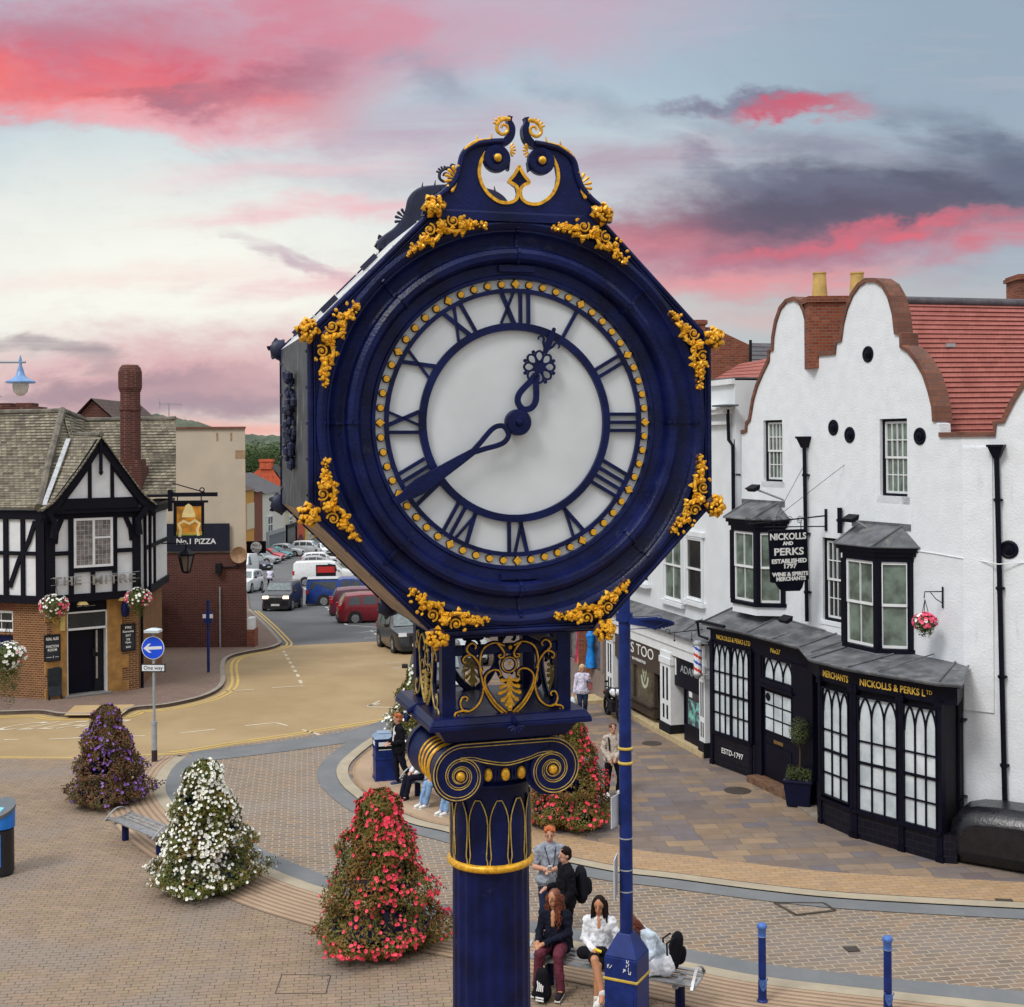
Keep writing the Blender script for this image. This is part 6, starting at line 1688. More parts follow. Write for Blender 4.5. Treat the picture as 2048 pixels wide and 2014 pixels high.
# pictorial hanging sign on its bracket
sgp = at(*k1(975, 900), 47.0); SM = TR(sgp.x, 47.0, 0, R(8))
ps = thing('pub_sign', 'gold pictorial pub sign with mitre emblem hanging from a timber bracket', 'sign', M=SM)
zz = lambda y: at(*k1(975, y), 47.0).z
b = MB(SM); b.box(-.56, .52, -.06, .06, zz(1005), zz(838)); b.box(-.70, .66, -.09, .09, zz(838), zz(826)); brd = b.build('board', TIMBER, ps)
AMB = mat('amber_panel', (.50, .20, .01, 1), .45, var=.5, scale=2)
b = MB(SM); b.box(-.44, .42, -.068, -.061, zz(998), zz(856)); pn = b.build('picture', AMB, brd)
b = MB(SM); b.box(-.46, .44, -.066, -.0605, zz(1004), zz(984)); b.build('name_strip', mat('green_strip', (.30, .38, .05, 1)), brd)
text('THE MITRE', .12, GOLDT, 'lettering', brd, SM @ MX.Translation((0, -.068, zz(994))), width=.6, ext=.002)
EMB = mat('pale_gold_emblem', (.72, .58, .26, 1), .5)
b = MB(SM); zc0 = zz(905); b.prism([(-.26, zc0 - .05), (-.24, zc0 + .10), (-.13, zc0 + .38), (-.02, zc0 + .45), (.10, zc0 + .36), (.20, zc0 + .10), (.22, zc0 - .05)], -.078, -.067)
b.ribbon2([(-.34, zc0 - .75), (-.30, zc0 - .5), (-.38, zc0 - .3), (-.2, zc0 - .18), (0, zc0 - .28), (.2, zc0 - .16), (.36, zc0 - .28), (.28, zc0 - .5), (.32, zc0 - .72)], .10, -.077, -.067)
b.build('emblem', EMB, brd)
b = MB(SM); b.box(-.62, 1.0, -.05, .05, zz(806), zz(785)); b.box(-.75, -.62, -.08, .3, zz(880), zz(770)); b.tube([(-.6, 0, zz(735)), (.55, 0, zz(785))], .02, 6); b.tube([(-.75, .1, zz(800)), (-2.2, .1, zz(800))], .05, 6)
for x in (-.42, .42): b.tube([(x, 0, zz(806)), (x, 0, zz(828))], .02, 6)
b.lathe([(.06, -.02), (.1, 0), (.06, .02)], 10, M=MX.Translation((.45, 0, zz(772))) @ MX.Rotation(PI / 2, 4, 'X'))
b.build('bracket', TIMBER, ps)
# lantern under the sign
lm = at(*k1(958, 1142), 47.4); LM = TR(lm.x, 47.4, lm.z)
ln = thing('wall_lantern', 'black hexagonal lantern below the gold pub sign', 'lantern', M=LM)
b = MB(LM); b.lathe([(.0, .62), (.03, .62), (.05, .5), (.34, .30), (.32, .24), (.0, .24)], 6); b.lathe([(.0, -.42), (.12, -.40), (.16, -.34), (.0, -.34)], 6)
for i in range(6):
    a = i * PI / 3; b.bar((.29 * math.cos(a), .29 * math.sin(a), .25), (.15 * math.cos(a), .15 * math.sin(a), -.36), .03, .03)
b.tube([(0, 0, .6), (0, 0, .68), (-.9, 0, .68)], .02, 6); b.build('frame', BLACK, ln)
b = MB(LM); b.lathe([(0, .23), (.27, .23), (.14, -.33), (0, -.33)], 6); b.build('glass', glassmat('lantern_glass', (.08, .06, .05, 1)), ln)

# ---- rendered gable end with the pizza board
PZ = Plane((-30, 57.5), (30, 57.5), -.45)
pz = thing('takeaway_building', 'cream rendered gable end over dark brick with a black shop board', 'building', loc=(-13.5, 57.5, -.45))
u0, u1 = PZ.uv(*k1(700, 600))[0], PZ.uv(*k1(1262, 600))[0]
zt_, zb_ = PZ.uv(*k1(1100, 457))[1], PZ.uv(*k1(1100, 1095))[1]
b = MB(PZ.M); b.slab([(u0, 0), (u1, 0), (u1 - 2.4, 8), (u0 - 2.4, 8)], zb_, zt_); b.build('wall', CREAMR, pz)
b = MB(PZ.M); b.slab([(u0, -.06), (u1 + .03, -.06), (u1 - 2.4, 8), (u0 - 2.4, 8)], -.1, zb_); b.build('wall', DBRICK, pz, label='dark brick lower wall')
b = MB(PZ.M); b.slab([(u0 - .02, -.08), (u1 + .05, -.08), (u1 - 2.3, 8), (u0 - 2.4, 8)], zt_, zt_ + .09); b.build('coping', COPE, pz)
b = MB(PZ.M); b.box(u1 + .031, u1 + .30, -.02, .6, .85, 1.35); b.build('pilaster', WOODW, pz)
b = MB(PZ.M); b.box(u1 + .032, u1 + .38, -.08, .7, -.1, .85); b.build('pilaster_base', REDBRICK, pz)
b = MB(PZ.M)
for x in (1118, 1190): a = PZ.uv(*k1(x, 498)); b.box(a[0] - .04, a[0] + .04, -.012, -.001, a[1] - .18, a[1] + .18)
a = PZ.uv(*k1(1237, 588)); b.box(a[0] - .22, a[0] + .22, -.012, -.001, a[1] - .18, a[1] + .18)
b.build('vent', mat('rusty_vent', (.34, .22, .13, 1), .8, var=.2), pz)
bo = PZ.uv(*k1(845, 945)), PZ.uv(*k1(1185, 1085))
b = MB(PZ.M); b.box(bo[0][0], bo[1][0], -.16, -.08, bo[1][1], bo[0][1]); bb_ = b.build('shop_board', mat('navy_black_board', (.008, .010, .025, 1), .45), pz)
text('No.1 PiZZA', .33, WHITET, 'lettering', bb_, PZ.M @ MX.Translation((PZ.uv(*k1(1013, 1038))[0], -.17, PZ.uv(*k1(1013, 1036))[1])), width=PZ.uv(*k1(1115, 1038))[0] - PZ.uv(*k1(912, 1038))[0], ext=.008, bold=.006)
a = PZ.uv(*k1(1235, 1103)); b = MB(PZ.M); b.lathe([(0, .02), (.10, .03), (.36, .14), (.38, .12), (.36, .10), (0, 0)], 24, M=MX.Translation((a[0], -.15, a[1])) @ MX.Rotation(PI / 2, 4, 'X')); b.build('satellite_dish', mat('tan_dish', (.34, .20, .11, 1), .5, var=.2), pz, smooth=50)
a = PZ.uv(*k1(1130, 1170)); b = MB(PZ.M); b.box(a[0] - .12, a[0] + .12, -.3, -.07, a[1] - .25, a[1] + .2); b.tube([(a[0] + .1, -.1, a[1]), (a[0] + .9, -.12, a[1] + .05)], .03, 6); b.build('alarm_box', BLACKM, pz)
a = PZ.uv(*k1(1135, 1400)); b = MB(PZ.M); b.tube([(a[0], -.12, 0), (a[0], -.12, PZ.uv(*k1(1135, 1270))[1])], .035, 6); b.build('white_pipe', GREYP, pz)
# stone steps with rails at its foot
st_ = thing('entrance_steps', 'worn stone steps with iron handrail against the dark brick wall', 'steps', loc=(-14.2, 53.5, -.2))
sp0 = gpt(*k1(990, 1560), .1)
for k in range(4):
    b = MB(); b.box(sp0.x - .65, sp0.x + .65, sp0.y - 1.5 + .3 * k, sp0.y - 1.2 + .3 * k, -.4, .30 + .18 * k); b.build('step', mat('worn_stone', (.22, .18, .15, 1), .9, var=.3), st_)
for x in (-.7, .75):
    b = MB(); b.tube([(sp0.x + x, sp0.y - 1.6, 0), (sp0.x + x, sp0.y - 1.6, 1.1), (sp0.x + x, sp0.y - .3, 1.75), (sp0.x + x, sp0.y - .3, .6)], .035, 6); b.build('handrail', BLACKM, st_)
# yard wall between pub and takeaway
yw = thing('yard_wall', 'low dark brick wall beside the steps behind the pub', 'wall', loc=(-15.5, 55, -.2))
b = MB(); b.box(-18, sp0.x - .8, 56.6, 56.95, -.4, 2.3); b.build('wall', DBRICK, yw); b = MB(); b.box(-18.05, sp0.x - .75, 56.55, 57.0, 2.3, 2.38); b.build('coping', COPE, yw)
# roof peak and aerial behind the pub
rp = thing('tiled_house', 'dark tiled gable roof peeping over the pub ridge', 'house', loc=(-22, 64, 0))
a_, c_, d_ = at(*k1(415, 385), 64), at(*k1(475, 312), 64), at(*k1(590, 420), 64)
b = MB(); b.prism([(a_.x, -1), (a_.x, a_.z), (c_.x, c_.z), (d_.x + .6, d_.z - .5), (d_.x + .6, -1)], 64, 72); b.build('wall', DBRICK, rp)
b = MB(); b.add([(a_.x - .2, 63.8, a_.z), (c_.x, 63.8, c_.z + .12), (c_.x, 72, c_.z + .12), (a_.x - .2, 72, a_.z), (d_.x + .8, 63.8, d_.z - .55), (d_.x + .8, 72, d_.z - .55)], [(0, 1, 2, 3), (1, 4, 5, 2)]); b.build('roof', DTILE, rp)
ae = thing('tv_aerial', 'thin rooftop television aerial above the stone tiles', 'aerial', loc=tuple(at(*k1(870, 410), 52)))
b = MB(); p0_, p1_ = at(*k1(870, 412), 52), at(*k1(868, 325), 52); b.tube([p0_, p1_], .02, 5)
q0_, q1_ = at(*k1(822, 328), 52), at(*k1(930, 330), 52); b.tube([q0_, q1_], .012, 5)
for i in range(9): p = q0_.lerp(q1_, i / 8); b.tube([p + V((0, -.2, .05)), p + V((0, .2, -.05))], .008, 4)
b.tube([q0_ + V((0, 0, .2)), q0_ + V((0, 0, -.2))], .012, 4); b.build('mast', GREYP, ae)

# ---- round board projecting from the takeaway
RB = Plane((-40, 62), (40, 62)); rbp = thing('projecting_sign', 'black projecting board with a white round pizza emblem', 'sign', loc=(0, 62, 0))
a, c_ = RB.uv(*k8(62, 868)), RB.uv(*k8(246, 982))
b = MB(RB.M); b.box(a[0], c_[0], 0, .08, c_[1], a[1]); bd = b.build('board', BLACK, rbp)
m_ = ((a[0] + c_[0]) / 2, (a[1] + c_[1]) / 2); b = MB(RB.M); b.lathe([(0, .01), ((a[1] - c_[1]) * .46, .01), ((a[1] - c_[1]) * .46, 0), (0, 0)], 24, M=MX.Translation((m_[0], -.001, m_[1])) @ MX.Rotation(PI / 2, 4, 'X')); b.build('emblem', WHITE, bd)
text('No.1', .2, BLACKM, 'lettering', bd, RB.M @ MX.Translation((m_[0], -.016, m_[1] + .1)), width=.4, ext=.002, shear=.3); text('Pizza', .25, BLACKM, 'lettering', bd, RB.M @ MX.Translation((m_[0], -.016, m_[1] - .13)), width=.55, ext=.002, shear=.3)
b = MB(RB.M); b.tube([(a[0] - .3, .04, m_[1] + .2), (a[0], .04, m_[1] + .2)], .03, 6); b.build('bracket', BLACKM, rbp)

# ---- terrace closing the street
T = Plane((-31.0, 148), (-29.2, 192), -5)
def far_house(name, label, x0, x1, ytop, wallm, roof=None, windows=(), shopf=None, extra=None):
    xa, za = T.uv(*k8(x0, ytop)); xb, zb = T.uv(*k8(x1, ytop))
    z = (za + zb) / 2
    h = thing(name, label, 'house', M=T.M @ MX.Translation((xa, 0, 0)))
    b = MB(T.M); b.box(xa, xb, 0, 9, 0, z); b.build('wall', wallm, h)
    if roof:
        b = MB(T.M); b.add([(xa - .1, -.3, z), (xb + .1, -.3, z), (xb + .1, 4.5, z + roof[0]), (xa - .1, 4.5, z + roof[0]), (xb + .1, 9.3, z), (xa - .1, 9.3, z)], [(0, 1, 2, 3), (3, 2, 4, 5), (0, 3, 5), (1, 4, 2)]); b.build('roof', roof[1], h)
    for (wx0, wy0, wx1, wy1) in windows:
        (ua, zt2), (ub, zb2) = T.uv(*k8(wx0, wy0)), T.uv(*k8(wx1, wy1))
        b = MB(T.M); b.box(ua, ub, -.12, -.06, zb2, zt2); w = b.build('window', DGLASS, h)
        b = MB(T.M); f_ = .16
        b.box(ua - f_, ua, -.18, -.001, zb2 - f_, zt2 + f_); b.box(ub, ub + f_, -.18, -.001, zb2 - f_, zt2 + f_); b.box(ua, ub, -.18, -.001, zt2, zt2 + f_); b.box(ua, ub, -.18, -.001, zb2 - f_, zb2); b.box((ua + ub) / 2 - .06, (ua + ub) / 2 + .06, -.17, -.05, zb2, zt2); b.box(ua, ub, -.168, -.05, (zb2 + zt2) / 2 - .06, (zb2 + zt2) / 2 + .06); b.build('frame', WOODW, w)
    if shopf:
        (ua, zt2), (ub, zb2) = T.uv(*k8(shopf[0], shopf[1])), T.uv(*k8(shopf[2], shopf[3]))
        b = MB(T.M); b.box(ua, ub, -.3, -.001, zt2 - .5, zt2); b.box(ua, ua + .4, -.25, -.001, 0, zt2 - .5); b.box(ub - .4, ub, -.25, -.001, 0, zt2 - .5); b.build('shopfront', shopf[4], h)
        b = MB(T.M); b.box(ua + .4, ub - .4, -.15, -.001, .3, zt2 - .5); b.build('shop_window', shopf[5], h)
    return h
ORANGE = mat('orange_paint', (.56, .28, .05, 1), .7, var=.08); CREAMP = mat('cream_paint', (.60, .54, .38, 1), .7, var=.06); WHITEP = mat('offwhite_paint', (.62, .60, .52, 1), .7, var=.06)
ORED = mat('orange_red_brick', (.55, .10, .04, 1), .8, var=.2, scale=3)
h = far_house('painted_house', 'narrow orange and cream painted house front at the far end', 40, 132, 380, ORANGE, (2.0, DTILE))
(ua, zt2), (ub, zb2) = T.uv(*k8(60, 512)), T.uv(*k8(130, 742)); b = MB(T.M); b.box(ua, ub, -.1, -.001, zb2, zt2); b.build('render_panel', CREAMP, h)
far_house('brick_house', 'plain dark red brick house between orange and cream fronts', 134, 212, 395, REDBRICK, (2.2, SLATE))
far_house('cream_townhouse', 'cream georgian townhouse with slate roof and grey shopfront', 214, 428, 400, WHITEP, (2.4, SLATE), [(256, 640, 300, 775)], (250, 780, 415, 980, mat('grey_shop_paint', (.33, .34, .34, 1)), mat('grey_shutter', (.15, .17, .19, 1), .5, var=.3)))
far_house('black_shop', 'narrow cream house above a black shopfront at the far bend', 430, 532, 560, CREAMP, (2.0, DTILE), [(462, 640, 490, 700)], (432, 715, 530, 915, BLACK, DGLASS))
hh = far_house('red_house', 'bright red house with a dark arched doorway at the far bend', 533, 618, 640, ORED, (1.8, DTILE))
(ua, zt2), (ub, zb2) = T.uv(*k8(550, 808)), T.uv(*k8(596, 895)); b = MB(T.M); b.prism([(ua, 0), (ua, zt2 - .6), ((ua + ub) / 2 - .6, zt2 - .1), ((ua + ub) / 2, zt2), ((ua + ub) / 2 + .6, zt2 - .1), (ub, zt2 - .6), (ub, 0)], -.12, -.001); b.build('door', mat('dark_door', (.10, .015, .012, 1)), hh)
far_house('yellow_house', 'small yellow painted house right of the red one', 620, 760, 700, mat('yellow_paint', (.62, .48, .14, 1), .7), (1.6, DTILE), [(650, 800, 670, 880)])
# orange gable with chimney standing behind
og = thing('gabled_house', 'tall orange red brick gable with a stepped chimney behind the terrace', 'house', loc=(-33, 182, -5))
P_ = lambda x, y: at(*k8(x, y), 182)
b = MB(); q = [P_(70, 268), P_(185, 175), P_(300, 172), P_(350, 215), P_(420, 330), P_(420, 700), P_(70, 700)]
b.prism([(p.x, p.z) for p in q], 182, 190); b.build('wall', ORED, og)
b = MB(); a, c_ = P_(188, 112), P_(302, 180); b.box(a.x, c_.x, 181.8, 183.5, c_.z, a.z); a, c_ = P_(196, 88), P_(298, 112); b.box(a.x - .2, c_.x + .2, 181.7, 183.6, c_.z, a.z); b.build('chimney', ORED, og)
b = MB(); b.add([P_(300, 168), P_(360, 130), P_(470, 330), P_(418, 330)], [(0, 1, 2, 3)]); b.build('roof', SLATE, og)
# hills on the horizon
HILL = noisy_ground('wooded_hill', (.055, .08, .045, 1), (.11, .12, .075, 1), .004, .03, .5)
def hill(name, d, pts, depth, seedv):
    rnd = random.Random(seedv); b = MB(); q = [at(x, y, d) for x, y in pts]
    fine = smooth_line(q, 14); n = len(fine); P = []
    for i, p in enumerate(fine):
        j = rnd.uniform(-1, 1) * d * .0011
        P += [(p.x, d - depth, -6), (p.x, d - depth * .4, (p.z - 6) * .55), (p.x, d, p.z + j), (p.x, d + depth, -6)]
    fs = []
    for i in range(n - 1):
        for k in range(3): a = 4 * i + k; fs.append((a, a + 4, a + 5, a + 1))
    b.add(P, fs); o = b.build(name, HILL, smooth=30); o['kind'] = 'structure'
hill('hills', 2600, [(-700, 880), (-200, 850), (100, 838), (200, 824), (260, 825), (330, 832), (400, 847), (470, 866), (560, 872), (700, 868), (1000, 870), (1400, 860), (2100, 872), (2800, 880)], 900, 3)
hill('hills', 1100, [(-500, 886), (300, 884), (470, 872), (520, 875), (600, 873), (800, 880), (1400, 882), (2600, 884)], 300, 4)
# ---------------------------------------------------------------- street furniture
YBAND = mat('yellow_band', (.52, .36, .05, 1), .45, var=.2)
# tall navy lamp column with its box base
g = at(1254, 889 + 8.5 * 2600 / 18.4, 18.4); LX = at(1252, 1700, 18.4).x
LMx = TR(LX, 18.4, 0, R(-27))
lamp = thing('lamp_column', 'tall navy street column with pyramid topped box base and yellow bands', 'lamp post', M=LMx)
b = MB(LMx); s = .245
b.box(-s, s, -s, s, 0, 1.30); b.taper(-s, s, -s, s, 1.30, -.10, .10, -.10, .10, 1.60)
bs = b.build('base', NAVYF, lamp, bevel=.015)
b = MB(LMx); b.box(-s - .014, s + .014, -s - .014, s + .014, .97, 1.01); b.build('band', YBAND, bs, bevel=.012)
b = MB(LMx); b.box(-s + .05, s - .05, -s - .006, -s - .001, .15, .86); b.build('access_door', NAVYF, bs)
rnd = random.Random(2); b = MB(LMx)
for (x, z) in ((.05, 1.12), (.10, 1.17), (.09, 1.23), (.13, 1.10), (-.18, 1.16)):
    for k in range(4):
        x0, z0 = x + rnd.uniform(-.03, .03), z + rnd.uniform(-.03, .03); b.bar((x0, -s - .004, z0), (x0 + rnd.uniform(-.035, .035), -s - .004, z0 + rnd.uniform(.01, .05)), .008, .004, (0, 1, 0))
b.build('scratched_mark', WHITE, bs)
b = MB(LMx); b.tube([(0, 0, 1.55), (0, 0, 2.9), (0, 0, 8.55)], [.094, .092, .078], 20); b.lathe([(0, 8.55), (.10, 8.55), (.11, 8.62), (.05, 8.7), (.03, 8.8), (0, 8.82)], 16); po = b.build('pole', NAVYF, lamp, smooth=40)
zb = lambda y: at(1250, y, 18.4).z
for y in (1496, 1525):
    b = MB(LMx); b.lathe([(.085, -.022), (.104, -.018), (.112, 0), (.104, .018), (.085, .022)], 24, c=(0, 0, zb(y))); b.build('band', YBAND, po, smooth=60)
for y in (1738, 1781, 1675):
    b = MB(LMx); b.lathe([(.09, -.008), (.099, -.008), (.099, .008), (.09, .008)], 20, c=(0, 0, zb(y))); b.build('clip_band', GREYP, po)
T_ = MX.Translation((LX, 18.4, 0))
for y0_, y1_, x_, a_ in ((1712, 1792, -.155, 78), (1588, 1650, -.13, 60)):
    M = T_ @ MX.Translation((x_, -.02, 0)) @ MX.Rotation(R(a_), 4, 'Z'); b = MB(M); b.box(-.19, .19, -.012, .0, zb(y1_), zb(y0_)); p_ = b.build('sign_plate', mat('pale_plate', (.55, .58, .62, 1), .45), lamp)
    b = MB(M)
    for f in (.2, .4, .6, .8): b.box(-.15, .15, .001, .004, zb(y1_) + (zb(y0_) - zb(y1_)) * f - .015, zb(y1_) + (zb(y0_) - zb(y1_)) * f + .015)
    b.build('printed_line', GREYP, p_)
# spiked fan of blue rods
b = MB(T_); zf = zb(1242)
for i in range(13):
    a = R(-20 + i * 3.8); l = .62 - .012 * abs(i - 6) ** 1.6; sx = .06; b.bar((sx, -.05, zf + .02), (sx + l * math.cos(a) + .02, -.05 - .22 * math.sin(a * 2.2), zf - .13 + .20 * i / 12), .036, .012, (0, 1, 0))
b.tube([(.0, -.06, zf + .06), (-.25, -.1, zf + .0), (.05, -.2, zf - .09), (.4, -.2, zf - .07), (.58, -.1, zf + .0), (.5, .02, zf + .07), (.05, .02, zf + .05)], .006, 5, True)
b.prism([(.05, zf + .06), (.42, zf + .045), (.46, zf - .01), (.40, zf - .085), (.05, zf - .03)], -.12, -.10); b.tube([(.0, 0, zf), (.0, 0, zf + .12)], .12, 10)
b.build('fan_bracket', NAVYF, lamp)

# bollards
def bollard(px, top, d, label):
    p = at(px, top, d); M = TR(p.x, d)
    t_ = thing('bollard', label, 'bollard', M=M, group='navy bollards in the foreground')
    b = MB(M); b.lathe([(0, 0), (.085, 0), (.085, .03), (.066, .05), (.064, .30), (.060, .34), (.058, 1.03), (0, 1.03)], 20); b.build('post', NAVYF, t_, smooth=40)
    b = MB(M); b.lathe([(.055, 1.0), (.066, 1.0), (.068, 1.015), (.060, 1.02), (.062, 1.12), (.076, 1.135), (.078, 1.165), (.066, 1.185), (.04, 1.205), (0, 1.212)], 20); b.build('cap', NAVYL, t_, smooth=50)
    b = MB(M); b.lathe([(.059, -.008), (.067, -.006), (.067, .006), (.059, .008)], 20, c=(0, 0, 1.008)); b.build('ring', GREYP, t_)
    b = MB(M @ MX.Translation((0, -.062, .27)))
    b.prism([(-.05, .09), (.05, .09), (.055, .02), (.03, -.05), (0, -.08), (-.03, -.05), (-.055, .02)], -.014, .02); b.ball((0, -.016, .02), (.02, .01, .03), 8)
    for s_ in (-1, 1): b.tube([(s_ * .05, -.01, .08), (s_ * .07, -.01, .11), (s_ * .055, -.01, .13)], .008, 5)
    b.build('crest', NAVYL, t_, smooth=40)
bollard(1524, 1872, 19.75, 'navy bollard with pale blue cap, nearer the bench')
bollard(1775, 1896, 19.2, 'navy bollard with pale blue cap, nearer the right edge')

# curved slatted steel benches
def bench(M, L, label, grp='curved slatted steel benches'):
    t_ = thing('bench', label, 'bench', M=M, group=grp)
    prof = [(-.30, .40), (-.24, .455), (-.14, .475), (0, .47), (.14, .475), (.24, .50), (.30, .53)]
    for x in (-L / 2 + .28, L / 2 - .28):
        b = MB(M); b.lathe([(0, 0), (.075, 0), (.075, .36), (0, .36)], 16, c=(x, 0, 0)); b.build('leg', NAVY, t_, smooth=40)
        b = MB(M); b.lathe([(.0, .36), (.078, .36), (.078, .42), (0, .42)], 16, c=(x, 0, 0)); b.ribbon2([(-.0, .43)] * 2, .01, 0, .001); b.bar((x, -.26, .41), (x, .26, .45), .08, .03); b.build('bracket', STEEL, t_, smooth=40)
    for i in range(7):
        y = -.26 + i * .087; z = .452 + .03 * math.cos(i * 1.1) + (.02 if i > 5 else 0); b = MB(M); b.box(-L / 2, L / 2, y - .034, y + .034, z - .012, z + .012); b.build('slat', STEEL, t_)
    for s_ in (-1, 1):
        x = s_ * L / 2; b = MB(M)
        arc = [(x, -.33 + .66 * i / 12, .44 + .20 * math.sin(PI * i / 12) + .05 * i / 12) for i in range(13)]
        for i in range(12): b.bar(arc[i], arc[i + 1], .045, .014, (0, 0, 1))
        low_ = [(x, -.33 + .66 * i / 8, .44 - .03 * math.sin(PI * i / 8) + .05 * i / 8) for i in range(9)]
        for i in range(8): b.bar(low_[i], low_[i + 1], .045, .03, (0, 0, 1))
        b.build('end_frame', STEEL, t_)
    return t_
b0, b1 = gpt(250, 1678), gpt(330, 1712)
BL_ = TR((b0.x + b1.x) / 2 - .05, (b0.y + b1.y) / 2, 0, math.atan2(b1.y - b0.y, b1.x - b0.x))
bench(BL_, 2.0, 'curved steel bench with no one on it, between purple and white flower towers')
BR = TR(1.50, 20.0, 0, R(-25.0)); bench(BR, 2.7, 'curved steel bench seating people behind the navy lamp column')
BH = TR(-1.75, 30.75, 0, R(-50)); bench(BH, 2.4, 'curved steel bench mostly hidden behind the clock capital')

# navy litter bin
p = gpt(765, 1563); M = TR(p.x + .02, p.y + .22, 0, R(14))
t_ = thing('litter_bin', 'navy square litter bin with sloped pale lid beside a standing man', 'bin', M=M)
b = MB(M); b.box(-.25, .25, -.25, .25, .05, .80); b.box(-.27, .27, -.27, .27, 0, .06); b.box(-.265, .265, -.265, .265, .55, .60)
for x in (-.23, .23):
    for y in (-.23, .23): b.box(x - .03, x + .03, y - .03, y + .03, .80, 1.06)
b.box(-.26, .26, -.26, .26, 1.02, 1.08); b.build('body', NAVYF, t_, bevel=.01)
b = MB(M); b.taper(-.28, .28, -.28, .28, 1.08, -.16, .16, -.16, .16, 1.20); b.box(-.17, .17, -.17, .17, 1.2, 1.215); b.build('lid', mat('pale_blue_lid', (.22, .30, .42, 1), .4), t_, bevel=.01)
b = MB(M); b.box(-.17, .17, -.258, -.25, .90, 1.0); b.box(-.17, .17, -.258, -.251, .80, .815); b.box(-.258, -.25, -.17, .17, .90, 1.0); b.build('label_plate', WHITE, t_)
b = MB(M); b.box(-.2, .2, -.2, .2, .79, 1.03); b.build('liner', BLACKM, t_)

# blue topped recycling bin at the left edge
p = gpt(-4, 1757); M = TR(p.x - .12, p.y + .28, 0, R(-25))
t_ = thing('recycling_bin', 'black and bright blue recycling bin cut by the left edge', 'bin', M=M)
RB_ = mat('recycle_blue', (.01, .17, .62, 1), .4, var=.15)
ov = [(.34 * math.cos(a * PI / 10), .30 * math.sin(a * PI / 10)) for a in range(20)]
b = MB(M); b.slab([(x * .92, y * .92) for x, y in ov], 0, .06); b.slab(ov, .06, .92); b.build('body', mat('black_plastic', (.012, .011, .016, 1), .4), t_, smooth=30)
b = MB(M); n = 20; P = []
for x, y in ov: P += [(x * 1.06, y * 1.06, .95), (x * 1.06, y * 1.06, 1.26 + y * .42 + .0)]
b.add(P, [(2 * i, 2 * ((i + 1) % n), 2 * ((i + 1) % n) + 1, 2 * i + 1) for i in range(n)] + [[2 * i for i in range(n)][::-1]]); b.build('hood', RB_, t_, smooth=30)
b = MB(M); P = []
for x, y in ov: P += [(x * 1.1, y * 1.1, 1.25 + y * .44), (x * 1.1, y * 1.1, 1.32 + y * .46)]
b.add(P, [(2 * i, 2 * ((i + 1) % n), 2 * ((i + 1) % n) + 1, 2 * i + 1) for i in range(n)] + [[2 * i + 1 for i in range(n)]]); b.build('lid', mat('grey_plastic', (.10, .115, .13, 1), .45), t_, smooth=30)
b = MB(M); b.add([(-.15, -.18, 1.243), (.18, -.18, 1.243), (.18, .02, 1.335), (-.15, .02, 1.335)], [(0, 1, 2, 3)]); b.build('lid_panel', mat('pale_cyan', (.16, .50, .62, 1), .4), t_)
b = MB(M)
for i in (14, 15, 16, 17): 
    (x0, y0), (x1, y1) = ov[i], ov[i + 1]; b.add([(x0 * 1.02, y0 * 1.02, .22), (x1 * 1.02, y1 * 1.02, .22), (x1 * 1.02, y1 * 1.02, .86), (x0 * 1.02, y0 * 1.02, .86)], [(0, 1, 2, 3)])
b.build('label_panel', RB_, t_)

# one way sign
p = gpt(309, 1524); M = TR(p.x, p.y, 0, R(-4)); z_ = lambda y: at(309, y, p.y).z
t_ = thing('one_way_sign', 'grey post with round blue arrow sign above a One way plate', 'road sign', M=M)
b = MB(M); b.tube([(0, 0, z_(1450)), (0, 0, z_(1262))], .038, 12); b.tube([(0, 0, z_(1500)), (0, 0, z_(1448))], .075, 14); b.tube([(0, 0, z_(1449)), (0, 0, z_(1443))], .085, 14); ps_ = b.build('post', GREYP, t_, smooth=40)
b = MB(M); b.tube([(0, 0, 0), (0, 0, z_(1500) + .005)], .077, 14); b.build('base_sleeve', mat('dark_brown_sleeve', (.03, .015, .02, 1), .6), ps_, smooth=40)
b = MB(M); b.box(-.20, .20, -.20, .12, z_(1264), z_(1259)); b.taper(-.20, .20, -.20, .12, z_(1259), -.06, .06, -.06, .06, z_(1256)); b.build('lamp_hood', mat('pale_lamp_unit', (.55, .62, .66, 1), .4), t_)
r = (z_(1272) - z_(1318)) / 2; zc = (z_(1272) + z_(1318)) / 2; DM = M @ MX.Translation((0, -.05, zc)) @ MX.Rotation(PI / 2, 4, 'X')
BLUE = mat('sign_blue', (.005, .075, .72, 1), .35, var=.05); SWH = mat('sign_white', (.75, .78, .80, 1), .35, var=.04)
b = MB(DM); b.lathe([(0, .012), (r, .012), (r, 0), (0, 0)], 36); dsc = b.build('sign_disc', SWH, t_)
b = MB(DM); b.lathe([(0, .016), (r * .945, .016), (r * .945, .0125), (0, .0125)], 36); b.build('blue_field', BLUE, dsc)
b = MB(M @ MX.Translation((0, -.068, zc)) @ MX.Rotation(R(-3), 4, 'Y')); k = r
b.prism([(-.84 * k, 0), (-.36 * k, .38 * k), (-.14 * k, .38 * k), (-.42 * k, .12 * k), (.80 * k, .12 * k), (.80 * k, -.14 * k), (-.42 * k, -.14 * k), (-.14 * k, -.40 * k), (-.36 * k, -.40 * k)], -.003, 0); b.build('arrow', SWH, dsc)
w_ = .335; h0, h1 = z_(1343.5), z_(1327)
b = MB(M); b.box(-w_, w_, -.055, -.04, h0, h1); pl = b.build('plate', BLACKM, t_, bevel=.03)
b = MB(M); b.box(-w_ + .03, w_ - .03, -.059, -.0555, h0 + .03, h1 - .03); b.build('plate_face', SWH, pl)
